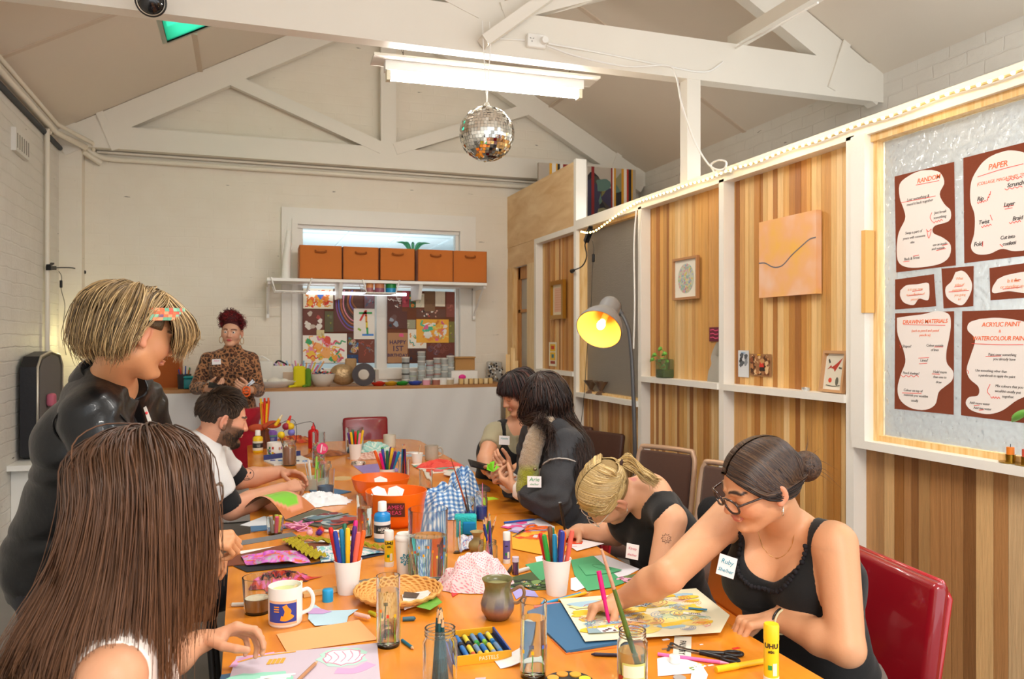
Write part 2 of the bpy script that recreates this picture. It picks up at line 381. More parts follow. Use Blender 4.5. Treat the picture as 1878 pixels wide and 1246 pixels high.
pal=['e3b878','d49e56','c08440','edc890','b27638','dcab66','c99350','a86b32','e6bd80','cf9a5a']
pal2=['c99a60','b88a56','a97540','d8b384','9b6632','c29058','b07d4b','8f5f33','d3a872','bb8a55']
def laths(ya,yb,z0,z1,pal=pal,seed=1,wmin=.026,wmax=.05):
 rr=random.Random(seed);b=MB();y=yb
 while y<ya-.002:
  w=min(rr.uniform(wmin,wmax),ya-y);c=srgb(rr.choice(pal));k=rr.uniform(.9,1.08);b.col=tuple(q*k for q in c)
  dx=rr.uniform(0,.006);b.lohi((XK+dx,y+.0008,z0),(XK+.02,y+w-.0008,z1));y+=w
 b.color('3a2412');b.lohi((XK+.012,yb,z0),(XK+.022,ya,z1))
 return struct('wall_right',b,M_PLANK)
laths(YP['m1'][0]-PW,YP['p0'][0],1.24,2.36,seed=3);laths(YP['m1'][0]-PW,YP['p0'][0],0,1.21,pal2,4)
laths(YP['p0'][0]-PW,YP['p1'][0],0,1.06,seed=5)
laths(YP['p1'][0]-PW,YP['p2'][0],1.25,2.37,seed=6);laths(YP['p1'][0]-PW,YP['p2'][0],0,1.225,seed=7)
laths(YP['p2'][0]-PW,YP['p3'][0],1.25,2.37,seed=8);laths(YP['p2'][0]-PW,YP['p3'][0],0,1.225,seed=9)
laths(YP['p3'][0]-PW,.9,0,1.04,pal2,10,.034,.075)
def obscured(key,col,scale,bs,rough=.25):
 m=bpy.data.materials.new(key);m.use_nodes=True;n,l=nodes(m);b=n['Principled BSDF']
 b.inputs['Base Color'].default_value=srgb(col)+(1,);b.inputs['Roughness'].default_value=rough;b.inputs['Transmission Weight'].default_value=.75;b.inputs['IOR'].default_value=1.4
 tc=n.new('ShaderNodeTexCoord');vo=n.new('ShaderNodeTexVoronoi');vo.inputs['Scale'].default_value=scale;vo.feature='SMOOTH_F1'
 no=n.new('ShaderNodeTexNoise');no.inputs['Scale'].default_value=scale*.6;l.new(tc.outputs['Object'],no.inputs['Vector'])
 va=n.new('ShaderNodeVectorMath');va.operation='MULTIPLY_ADD';va.inputs[1].default_value=(.03,.03,.03);l.new(no.outputs['Color'],va.inputs[0]);l.new(tc.outputs['Object'],va.inputs[2]);l.new(va.outputs[0],vo.inputs['Vector'])
 bu=n.new('ShaderNodeBump');bu.inputs['Strength'].default_value=bs;bu.inputs['Distance'].default_value=.01;l.new(vo.outputs['Distance'],bu.inputs['Height']);l.new(bu.outputs['Normal'],b.inputs['Normal'])
 return m
ya,yb=YP['p0'][0]-PW,YP['p1'][0]
w2=struct('window_2',MB().lohi((XK+.02,yb,1.085),(XK+.026,ya,2.37)),obscured('glass_stipple','b9b2a8',150,.6,.4))
b=W();b.lohi((XP+.03,ya-.03,1.085),(XK+.03,ya,2.365));b.lohi((XP+.04,yb,1.085),(XK+.03,ya,1.1));b.lohi((XP+.04,yb,2.345),(XK+.03,ya,2.365));b.build('window_frame',M_PINE,w2)
ya,yb=YP['p3'][0]-PW-.075,.9
w3=struct('window_3',MB().lohi((XK,yb,1.085),(XK+.006,ya,2.35)),obscured('glass_hammered','eef3f5',44,.65,.12))
b=W();b.lohi((XP+.035,ya-.022,1.072),(XK+.012,ya,2.365));b.lohi((XP+.045,yb,1.072),(XK+.012,ya,1.096));b.lohi((XP+.02,yb,2.335),(XK+.012,ya,2.365));b.build('window_frame',M_PINE,w3)
b=W();q=onX(1582,424,XP-.005);b.lohi((XP-.018,ya-.012,onX(1582,574,XP-.015).z),(XP+.03,ya+.012,q.z));b.build('glazing_batten',mat('e9b366',.5),w3)
py=YP['p0'][0]
b=MB();b.lohi((XP,py,2.405),(XP+.018,YB,2.915));struct('wall_right',b,M_PLY)
b=MB();b.lohi((XP+.018,py,2.43),(XR,YB,2.46));struct('loft_floor',b,M_PLY)
trim((XP+.004,YP['m1'][0],2.2),(XP+.02,YB,2.405),M_PLY)
yd0=Yx(966);yd1=Yx(942)
trim((XP,YB-.001,0),(XP+.09,yd1+.03,2.2),M_PINE)
trim((XP+.002,YP['m1'][0],0),(XP+.02,yd0,2.2),wood('pine_pale','e4c591','f0d9ac','Z',5,.5,12,.05))
dr=struct('door_1',MB().lohi((XP+.05,yd0+.0,0),(XP+.09,yd0+.06,2.2)).lohi((XP+.05,yd1-.05,0),(XP+.09,yd1+.03,2.2)).lohi((XP+.05,yd0,2.08),(XP+.09,yd1,2.2)).lohi((XP+.05,yd0,1.76),(XP+.09,yd1,1.79)).lohi((XP+.05,yd0,.9),(XP+.09,yd1,.97)).lohi((XP+.05,yd0,1.2),(XP+.09,yd1,1.23)).lohi((XP+.06,yd0,0),(XP+.08,yd1,.9)),M_OAK)
b=W();b.lohi((XP+.065,yd0,.95),(XP+.07,yd1,2.1));b.build('pane',mat('b8b4aa',.3,spec=.4),dr)
w4=thing('window_4','','',(wx0,YB,wz0));w4['kind']='structure'
b=W();ax0=onY(516,380,YB).x;ax1=onY(871,398,YB).x;az=onY(516,380,YB).z
zc=1.09
b.lohi((ax0,YB-.03,zc),(wx0-.03,YB,az));b.lohi((wx1+.03,YB-.03,zc),(ax1,YB,az));b.lohi((ax0,YB-.029,wz1+.04),(ax1,YB,az));b.lohi((ax0+.01,YB-.031,wz1-.1),(wx0-.02,YB,wz1+.1));b.lohi((wx1+.02,YB-.031,wz1-.1),(ax1-.01,YB,wz1+.1))
b.lohi((wx0-.05,YB-.045,zc),(wx0,YB+.05,wz1+.05));b.lohi((wx1,YB-.045,zc),(wx1+.05,YB+.05,wz1+.05));b.lohi((wx0-.05,YB-.05,wz1),(wx1+.05,YB+.05,wz1+.05))
b.lohi((wx0,YB+.0,wz1-.03),(wx1,YB+.1,wz1));b.lohi((wx0,YB+.02,wz0-.01),(wx0+.05,YB+.1,wz1));b.lohi((wx1-.03,YB+.02,wz0),(wx1,YB+.1,wz1))
mx0=onY(690,600,YB).x;mx1=onY(709,600,YB).x;zt=onY(700,527,YB).z
b.lohi((mx0,YB-.02,zc),(mx1,YB+.1,zt));b.lohi((wx0,YB-.0,zt),(wx1,YB+.1,zt+.05));b.lohi((wx0-.04,YB-.035,wz0-.1),(wx1+.04,YB+.1,wz0-.005))
b.build('window_frame',M_WPAINT,w4)
b=W();b.lohi((wx0,YB+.06,zt),(wx1,YB+.066,wz1));b.build('pane',mat('e4f0f6',.05,trans=1,ior=1.05),w4)
b=MB();zz=2.72
b.lohi((wx0-1.2,YB+.3,zz),(wx1+1.2,YB+3.4,zz+.04));struct('ceiling',b,mat('eef1f0',.7))
b=MB()
for i in range(8):b.lohi((wx0-1.2+i*.62,YB+.3,zz-.01),(wx0-1.17+i*.62,YB+3.4,zz))
for j in range(6):b.lohi((wx0-1.2,YB+.55+j*.62,zz-.012),(wx1+1.2,YB+.575+j*.62,zz))
struct('trim_10',b,mat('eef4f6',.6))
b=MB();b.lohi((wx0-1.25,YB+3.4,.8),(wx1+1.25,YB+3.5,zz));b.lohi((wx0-1.25,YB+.22,.8),(wx0-1.2,YB+3.4,zz));b.lohi((wx1+1.2,YB+.22,.8),(wx1+1.25,YB+3.4,zz));b.lohi((wx0-1.25,YB+.22,.75),(wx1+1.25,YB+3.5,.8))
struct('wall_front',b,mat('dfe6e8',.7))
def arealight(name,loc,size,power,color,rot=(0,0,0),sy=None):
 L=bpy.data.lights.new(name,'AREA');L.energy=power;L.color=color;L.size=size
 if sy:L.shape='RECTANGLE';L.size_y=sy
 o=bpy.data.objects.new(name,L);o.location=loc;o.rotation_euler=rot;COL.objects.link(o);return o
arealight('office_fill',((wx0+wx1)/2,YB+1.7,1.6),1.6,30,(.93,.98,1),(pi,0,0))  # added fill aimed up at the office ceiling; no fixture modelled
arealight('side_room_fill',(3.3,2.0,2.7),1.2,90,(.86,.94,1),(0,0,0),.3)  # added fill beyond the partition, brightens the hammered glass
arealight('side_room_fill',(3.3,5.0,2.7),1.0,14,(1,.95,.9),(0,0,0),.3)  # weaker added fill deeper in the side room
cam=bpy.data.cameras.new('camera');co=bpy.data.objects.new('camera',cam);COL.objects.link(co);SC.camera=co
co.location=(0,0,CAMZ);co.rotation_euler=(pi/2,0,-TH);cam.sensor_width=36;cam.lens=36*F/1878;cam.clip_start=.05
cam.dof.use_dof=True;cam.dof.focus_distance=2.35;cam.dof.aperture_fstop=8
w=bpy.data.worlds.new('world');SC.world=w;w.use_nodes=True;bg=w.node_tree.nodes['Background'];bg.inputs[0].default_value=(.93,.97,1,1);bg.inputs[1].default_value=1.95
SC.view_settings.view_transform='Standard';SC.view_settings.look='None';SC.view_settings.gamma=1;SC.view_settings.exposure=0.22;SC.view_settings.use_curve_mapping=False
def tube_light(name,label,X,Y,Z,L=1.25,chain_to=None,st=18,yaw=0):
 t=thing(name,label,'ceiling light',(X,Y,Z),yaw)
 m=MB();m.lohi((-L/2-.06,-.09,.055),(L/2+.075,.09,.07));m.lohi((-L/2+.0,-.045,.072),(-L/2+.16,.02,.08));m.build('back_board',mat('f2eee6',.5),t)
 m=MB();m.lohi((-L/2+.01,-.035,0),(L/2-.01,.035,.055));m.build('ballast_housing',mat('f4f4f2',.4),t)
 m=MB();m.tube([(-L/2+.03,-.01,-.035),(L/2-.03,-.01,-.035)],.019,12);m.build('fluorescent_tube',mat('fffaf0',.5,emit=st),t)
 for s in(-1,1):
  m=MB();m.lohi((s*(L/2-.03)-.012,-.03,-.055),(s*(L/2-.03)+.012,.02,0));m.build('lamp_holder',mat('e8e0c8',.5),t)
 if chain_to:
  for s,(dx,dy,dz)in zip((-1,1),chain_to):
   m=MB();a=Vector((s*(L/2-.12),0,.075));e=Vector((dx,dy,dz));K=max(2,int((e-a).length/.02))
   for i in range(K):
    c=a.lerp(e,(i+.5)/K);d=(e-a).normalized();sd=Vector((0,1,0))if i%2 else Vector((1,0,0))
    m.tube([c+d*.013*cos(q)+sd*.005*sin(q)for q in[2*pi*k/8 for k in range(8)]],.0016,4,closed=True)
   m.build('chain',mat('8d7a68',.4,.9),t)
 return t
pl=onY(893,160,4.42);pa=onY(735,72,4.42);pb=onY(1066,118,4.42)
tube_light('fluorescent_batten','long white fluorescent tube light hanging on chains below the tie beam',pl.x,4.42,pl.z+.035,1.22,[(pa.x-pl.x,0,pa.z-pl.z),(pb.x-pl.x,0,pb.z-pl.z)],st=92,yaw=-.035)
for(X,Y,E_)in((.9,2.25,26),(.9,-.6,70)):arealight('overhead_fill',(X,Y,2.95),1.25,E_,(1,.97,.92),(0,0,0),.12)  # unseen fills added overhead and behind the camera to brighten the room
# ================================================================ FURNITURE AND THINGS ON THE WALLS
M_ATTR=matattr('attr_flat',.6);M_ATTRG=matattr('attr_gloss',.25);M_CLOTHA=matattr('attr_cloth',.9,bump=.15,bscale=350,sheen=.2)
ZT=.745
class Fr:
 """a flat frame: origin, in-plane axes and normal, for drawing marks on a sheet"""
 def __init__(s,o,ux,uy):s.o=Vector(o);s.x=Vector(ux).normalized();s.y=Vector(uy);s.y=(s.y-s.x*s.y.dot(s.x)).normalized();s.n=s.x.cross(s.y)
 def p(s,u,v,h=0):return s.o+s.x*u+s.y*v+s.n*h
 def poly(s,mb,pts,h,th=.0003):
  return mb.slab([s.p(u,v,h)for u,v in pts],s.n,th)
 def ribbon(s,mb,pts,w,h,th=.0003):
  P=crom([(a,b_,0)for a,b_ in pts],max(8,len(pts)*4));vs=[];K=len(P)
  for i in range(K):
   d=P[min(i+1,K-1)]-P[max(i-1,0)];L=math.hypot(d[0],d[1])or 1;nx,ny=-d[1]/L*w/2,d[0]/L*w/2
   for(a,b_,hh)in((nx,ny,h),(-nx,-ny,h),(-nx,-ny,h+th),(nx,ny,h+th)):vs.append(s.p(P[i][0]+a,P[i][1]+b_,hh))
  fs=[]
  for i in range(K-1):
   for j in range(4):fs.append((i*4+j,i*4+(j+1)%4,i*4+4+(j+1)%4,i*4+4+j))
  return mb.add(vs,fs,False)
def scribble(mb,fr,w,h,cols,n,seed=0,lw=.003,z=.0006,kinds='wsb',area=(0,0,1,1)):
 """hand-drawn marks: waves, spirals and blobs inside a w x h sheet whose corner is the frame origin"""
 rr=random.Random(seed);x0,y0,x1,y1=area
 for i in range(n):
  mb.color(rr.choice(cols));k=rr.choice(kinds);cx=rr.uniform(x0+.12,x1-.12)*w;cy=rr.uniform(y0+.12,y1-.12)*h;s=rr.uniform(.06,.16)*min(w,h)*2
  s=min(s,cx-.01*w,w*.99-cx,cy-.01*h,h*.99-cy)
  if s<=0:continue
  zz=z+i*.00004
  if k=='w':
   a=rr.uniform(0,pi);fr.ribbon(mb,[(cx+(q-3)/3*s*cos(a)-sin(a)*s*.25*sin(q*1.9),cy+(q-3)/3*s*.9*sin(a)+cos(a)*s*.25*sin(q*1.9))for q in range(7)],lw*rr.uniform(.6,1.6),zz)
  elif k=='s':fr.ribbon(mb,[(cx+s*(1-q/16)*cos(q*.9),cy+s*(1-q/16)*sin(q*.9))for q in range(14)],lw*.7,zz)
  else:
   ph=rr.uniform(0,6);fr.poly(mb,[(cx+s*.8*(1+.25*sin(3*a+ph))*cos(a)*.75,cy+s*.8*(1+.25*sin(2*a+ph))*sin(a)*.75)for a in[2*pi*q/14 for q in range(14)]],zz)
M_TABLE=wood('orange_table','d87d1a','ec962a','Y',2.2,.27,5,.02)
M_TABLE.node_tree.nodes['Principled BSDF'].inputs['Coat Weight'].default_value=.25
M_TEDGE=wood('table_edge','c4761e','d98a2b','Y',3,.4,6,.03)
def rpoly(x0,y0,x1,y1,r,n=8):
 P=[]
 for(cx,cy,a0,rr)in((x1-r[0],y1-r[0],0,r[0]),(x0+r[1],y1-r[1],pi/2,r[1]),(x0+r[2],y0+r[2],pi,r[2]),(x1-r[3],y0+r[3],1.5*pi,r[3])):
  for i in range(n+1):a=a0+pi/2*i/n;P.append((cx+rr*cos(a),cy+rr*sin(a)))
 return P
def table(name,label,x0,y0,x1,y1,r):
 t=thing(name,label,'table',((x0+x1)/2,(y0+y1)/2,0))
 m=W();m.prism(rpoly(x0,y0,x1,y1,r),ZT-.03,ZT);top=m.build('tabletop',M_TABLE,t)
 m=W();m.prism(rpoly(x0+.002,y0+.002,x1-.002,y1-.002,r),ZT-.034,ZT-.03);m.build('edge_strip',M_TEDGE,top)
 m=W();a=.12;
 for q in((x0+a,y0+a,x1-a,y0+a+.02),(x0+a,y1-a-.02,x1-a,y1-a),(x0+a,y0+a,x0+a+.02,y1-a),(x1-a-.02,y0+a,x1-a,y1-a)):m.lohi((q[0],q[1],ZT-.12),(q[2],q[3],ZT-.03))
 m.build('apron',M_TEDGE,t)
 for sx in(x0+a+.03,x1-a-.03):
  for sy in(y0+a+.03,y1-a-.03):
   m=W();m.beam((sx,sy,0),(sx,sy,ZT-.03),.05,.05,(0,1,0));m.build('leg',M_TEDGE,t)
 return t
table('work_table','nearer varnished orange wooden table, under the painting and blue folder',-.045,.66,1.222,3.225,(.17,.1,.05,.05))
table('work_table','further varnished orange wooden table, reaching towards the draped counter',.03,3.235,1.25,5.93,(.2,.06,.06,.1))
M_RED=mat('8e0f1c',.25,coat=.6,bump=.05,bscale=15,var=.15,vscale=5);M_REDP=mat('b01825',.22,coat=.6);M_TUBE=mat('c9a78c',.35,.2);M_DKTUBE=mat('3b3836',.4,.6)
M_PADB=mat('54382c',.9,bump=.2,bscale=300,sheen=.2);M_LEATH=mat('4a2a1f',.45,bump=.1,bscale=60,var=.1);M_ORV=mat('c86f20',.4,bump=.05)
def chair(name,label,loc,rz,top=.85,w=.44,mat1=M_RED,piping=M_REDP,tube=M_DKTUBE,style='vinyl',group=None):
 """sits at loc, faces local +x; backrest on the -x side"""
 t=thing(name,label,'chair',loc,rz,group);sh=.45
 m=MB();m.rbox((0,0,sh-.03),(.42,w,.07),.03);m.build('seat',mat1,t)
 if style=='vinyl':
  m=MB();z0=sh+.02;M=Matrix.Rotation(-.13,3,'Y')
  m.rbox((-.235,0,(z0+top)/2),(.055,w+.02,top-z0),.022,M);bk=m.build('backrest',mat1,t)
  hz=(top-z0)/2;m=MB()
  for sx in(-.026,):
   pts=[(sx,-w/2+.01,-hz),(sx,-w/2-.002,hz-.04),(sx,-w/2+.03,hz-.006),(sx,w/2-.03,hz-.006),(sx,w/2+.002,hz-.04),(sx,w/2-.01,-hz)]
   pts=[M@Vector(p)+Vector((-.235,0,(z0+top)/2))for p in pts];m.tube(pts,.009,8)
   m.build('piping',piping,bk)
 elif style=='pad':
  M=Matrix.Rotation(-.16,3,'Y');c=Vector((-.235,0,top-.17))
  m=MB();m.rbox(c,(.035,w-.07,.3),.015,M,3);bk=m.build('backrest',mat1,t)
  P=[c+M@Vector(p)for p in[(0,-w/2+.02,-.42),(0,-w/2+.015,.05),(0,-w/2+.03,.15),(0,-w/2+.07,.17),(0,w/2-.07,.17),(0,w/2-.03,.15),(0,w/2-.015,.05),(0,w/2-.02,-.42)]]
  m=MB();m.tube(smoothpath(P,40),.014,8);m.build('back_frame',tube,t)
 else:
  M=Matrix.Rotation(-.18,3,'Y');c=Vector((-.25,0,top-.15));m=MB();m.rbox(c,(.045,w,.32),.02,M);m.build('backrest',mat1,t)
  for s in(-1,1):m=MB();m.tube([c+M@Vector((-.02,s*(w/2-.06),-.35)),c+M@Vector((-.02,s*(w/2-.06),.05))],.012,8);m.build('back_post',tube,t)
 for sx in(-1,1):
  for sy in(-1,1):
   m=MB();m.tube([(sx*.17,sy*(w/2-.04),sh-.05),(sx*.2,sy*(w/2-.01),0)],.013,8);m.build('leg',tube,t)
 return t
chair('vinyl_chair','glossy red vinyl chair under the woman in glasses',(1.60,1.93,0),pi-.15,.83,.47)
chair('vinyl_chair','dark red vinyl chair at the far end of the table, before the white drape',(onY(676,790,6.2).x,6.12,0),-pi/2,.875,.34)
chair('vinyl_chair','red vinyl chair behind the woman in the black pinafore, mostly hidden',(1.36,4.2,0),pi+.1,.97,.42)
chair('vinyl_chair','red vinyl chair of the woman in the denim jacket',(1.27,3.34,0),pi,.74,.42)
chair('side_chair','chair with an orange seat and tan frame under the blonde woman in black',(1.58,2.62,0),pi-.1,.74,.42,M_ORV,None,mat('b57848',.5),'leather')
q=onX(1084,820,2.4);chair('leather_chair','brown leather chair against the partition, the farther of two',(2.12,q.y+.15,0),pi+.35,.845,.38,M_LEATH,None,M_DKTUBE,'leather')
q=onX(1134,820,2.4);chair('leather_chair','brown leather chair against the partition, beside the lamp post',(2.14,q.y+.12,0),pi+.35,.845,.38,M_LEATH,None,M_DKTUBE,'leather')
q=onX(1238,870,2.2);chair('folding_chair','brown padded chair with pinkish tube frame by the partition, the farther of the pair',(1.98,q.y-.0,0),pi+.45,.9,.4,M_PADB,None,M_TUBE,'pad')
q=onX(1318,870,2.2);chair('folding_chair','brown padded chair with pinkish tube frame behind the head of the woman in glasses',(2.04,q.y-.06,0),pi+.3,.88,.4,M_PADB,None,M_TUBE,'pad')
chair('side_chair','dark wooden chair under the bearded man, mostly hidden',(-.30,3.5,0),0,.78,.4,mat('4a2c1c',.5),None,M_DKTUBE,'leather')
chair('side_chair','dark wooden chair under the long haired woman, mostly hidden',(-.36,1.5,0),.2,.78,.4,mat('4a2c1c',.5),None,M_DKTUBE,'leather')
b=MB();b.sph((1.80,2.66,.76),(.07,.17,.10),24,16,Matrix.Rotation(.3,3,'X'))
one('folded_jacket',b,mat('0f0f14',.9,bump=.8,bscale=14),'black jacket slung over the chair behind the blonde woman','jacket')
YC=6.86;zC=onY(700,708.5,YC).z;xc1=onY(902,707,YC).x
t=thing('counter','long wooden counter along the back wall with a thick timber edge','counter',(.5,YC+.25,0))
m=W();m.lohi((-.98,YC,zC-.037),(2.3,YB-.03,zC));m.build('worktop',wood('counterwood','a9713c','c58f55','X',4,.5,10,.05),t)
m=W();m.lohi((-.96,YC+.1,0),(2.28,YB-.03,zC-.04));m.build('cupboard_body',mat('c9c4ba',.7),t)
b=MB()
def drape(u,v):
 x=-.99+u*3.22;z=(zC-.037)*(1-v)+.01
 return(x,YC-.02-.035*v-.018*v*sin(x*7+2*v)-.012*sin(x*3.1+v*4)*v-.006*sin(x*23+v*9),z)
b.grid(drape,150,30);one('drape',b,mat('e4e1de',.8,bump=.06,bscale=5),'pale white cloth hanging from the counter edge down to the floor','cloth')
YS=6.93;sx0_=onY(490,514,YS).x;sx1_=onY(893,520,YS).x;zS=onY(700,514.5,YS).z
b=W();t=thing('wall_shelf','long white wall shelf above the window, carrying five orange boxes','shelf',((sx0_+sx1_)/2,YB,zS))
b.lohi((sx0_,YS,zS-.025),(sx1_,YB-.05,zS));b.build('shelf_board',M_WHITE,t)
for px_ in(492,620,762,876):
 x=onY(px_,560,YB-.2).x;m=W();big=px_ in(620,762)
 m.lohi((x-.012,YB-.075,zS-.33 if not big else zS-.14),(x+.012,YB-.045,zS-.025));m.lohi((x-.012,YS+.04,zS-.05),(x+.012,YB-.05,zS-.025))
 if big:m.slab([(x-.015,YS+.02,zS-.025),(x-.015,YB-.05,zS-.025),(x-.015,YB-.05,zS-.16),(x-.015,YS+.1,zS-.16)],(1,0,0),.03)
 else:m.beam((x,YS+.08,zS-.04),(x,YB-.06,zS-.3),.014,.014)
 m.build('bracket',M_WHITE,t)
m=W();m.tube([(onY(562,528,YB-.1).x,YB-.1,zS-.1),(onY(745,530,YB-.1).x,YB-.1,zS-.1)],.014);m.build('strip_lamp',mat('eef6ff',.4,emit=2.5),t)
edges=[(550,627.5),(629,694),(696.5,761.5),(766,830.5),(832,893)]
M_BOX=mat('c8712c',.85,bump=.1,bscale=200,sheen=.2,var=.06,vscale=4);M_BOXH=mat('9c541f',.9)
for i,(a,c)in enumerate(edges):
 xa=onY(a,480,YS+.0).x;xb=onY(c,480,YS+.0).x;h=.288;ww=xb-xa;xm=(xa+xb)/2
 t=thing('storage_box',['orange fabric storage box, farthest left on the wall shelf','orange fabric storage box, second from the left on the wall shelf','orange fabric storage box in the middle of the row on the shelf','orange fabric storage box, second from the right on the wall shelf','orange fabric storage box at the right end of the wall shelf'][i],'storage box',(xm,YS+.0+.15,zS),(-.02,.01,0,.015,-.01)[i],'fabric boxes on the wall shelf')
 m=MB();q=.006
 m.lohi((-ww/2,-.15,.001),(ww/2,-.15+q,h));m.lohi((-ww/2,.17,.001),(ww/2,.17+q,h));m.lohi((-ww/2,-.15,.001),(-ww/2+q,.17,h));m.lohi((ww/2-q,-.15,.001),(ww/2,.17,h));m.lohi((-ww/2,-.15,.001),(ww/2,.17,.006))
 m.lohi((-ww/2+.006,-.14,h-.05),(ww/2-.006,.165,h-.045));m.build('body',M_BOX,t)
 m=MB();P=[(-.045,-.152,h-.045),(-.04,-.168,h-.055),(0,-.172,h-.06),(.04,-.168,h-.055),(.045,-.152,h-.045)];m.tube(smoothpath(P,14),.008,6);m.build('handle',M_BOXH,t)
def basket(px0,px1,label):
 xa=onY(px0,520,YS-.005).x;xb=onY(px1,520,YS-.005).x;t=thing('wire_basket',label,'basket',((xa+xb)/2,YS+.1,zS-.14),0,'wire baskets hooked under the shelf');m=W();r=.005;k=.035
 for yy in(YS-.006,YS+.25):
  m.tube([(xa,yy,zS+.004),(xa+k,yy,zS-.112),(xb-k,yy,zS-.112),(xb,yy,zS+.004)],.008 if yy<YS else.004,6)
 for i in range(9):x=xa+k+(xb-xa-2*k)*i/8;m.tube([(x,YS,zS-.113),(x,YS+.25,zS-.113)],.002,5)
 for i in range(5):y=YS+.05*i;m.tube([(xa+k*.6,y,zS-.06),(xa+k,y,zS-.113),(xb-k,y,zS-.113),(xb-k*.6,y,zS-.06)],.002,5)
 for x in(xa+k*.55,xb-k*.55):m.tube([(x,YS,zS-.06),(x,YS+.25,zS-.06)],.003,5)
 m.build('wire_frame',M_WHITE,t);return t
basket(497,572,'empty white wire basket hanging under the left end of the shelf');basket(665,733,'white wire basket under the shelf holding tubs of coloured putty')
for(pa_,pb_,c1,c2,lb)in((671,685,'e39a5e','b06a6e','orange topped putty tub in the wire basket'),(687,705,'d98a5c','96566a','brownish putty tub in the middle of the wire basket'),(707,727,'1d8d3f','1c93cf','green and blue putty tub in the wire basket')):
 p=onY((pa_+pb_)/2,537,YS+.08);t=thing('putty_tub',lb,'tub',(p.x,YS+.08,zS-.109));rr=(onY(pb_,537,YS+.08).x-onY(pa_,537,YS+.08).x)/2
 m=MB();m.lathe([(0,0),(rr,0),(rr,.04),(rr*.97,.045),(0,.045)],n=20);m.build('lower_tub',mat(c2,.4),t)
 m=MB();m.lathe([(0,.046),(rr,.046),(rr,.085),(0,.088)],n=20);m.build('upper_tub',mat(c1,.4),t)
p=onY(526,508,YS+.12);b=MB();b.tube(smoothpath([(p.x-.01,YS+.12,zS),(p.x,YS+.12,zS+.2),(p.x+.01,YS+.12,zS+.34),(p.x+.015,YS+.12,zS+.42)],20),[.035*(1-.65*i/19)+.006 for i in range(20)],10)
for(a,hh,ln)in((-.5,.36,.1),(.4,.34,.09),(-.1,.42,.08),(.7,.28,.08),(-.8,.26,.07)):b.tube(smoothpath([(p.x+.01,YS+.12,zS+hh-.08),(p.x+.01+a*.04,YS+.12,zS+hh-.02),(p.x+.01+a*.05,YS+.1,zS+hh+ln*.8)],10),.007,6,r2=.003)
one('papier_mache_branch',b,mat('f5f2ea',.8,bump=.3,bscale=60),'white papier mache branch standing at the left end of the shelf','sculpture')
p=onY(755,447,7.3);b=MB()
for i in range(5):a=-1.2+i*.6;b.tube(smoothpath([(p.x,7.25,zS+.25),(p.x+sin(a)*.08,7.25,zS+.37),(p.x+sin(a)*.17,7.22,zS+.38)],8),[.003,.006,.012,.015,.014,.01,.006,.002],5)
one('trailing_plant',b,mat('4faf86',.5),'green leaves sticking up behind the boxes on the shelf','plant')
pan=[(555,529,687,666,'6a3623','left'),(710,533,834,666,'6a3623','right')]
for(a,c,d,e,col,sd)in pan:
 A_=onY(a,c,YB-.055);B_=onY(d,e,YB-.055);b=MB();b.lohi((A_.x,YB-.056,B_.z),(B_.x,YB-.05,A_.z))
 one('backing_board',b,mat('63301f' if sd=='left' else '75452f',.85),'brown card backing behind the collage in the %s window pane'%sd,'board')
PC=3.665
def cr5(x,y):return(480+x/PC,380+y/PC)
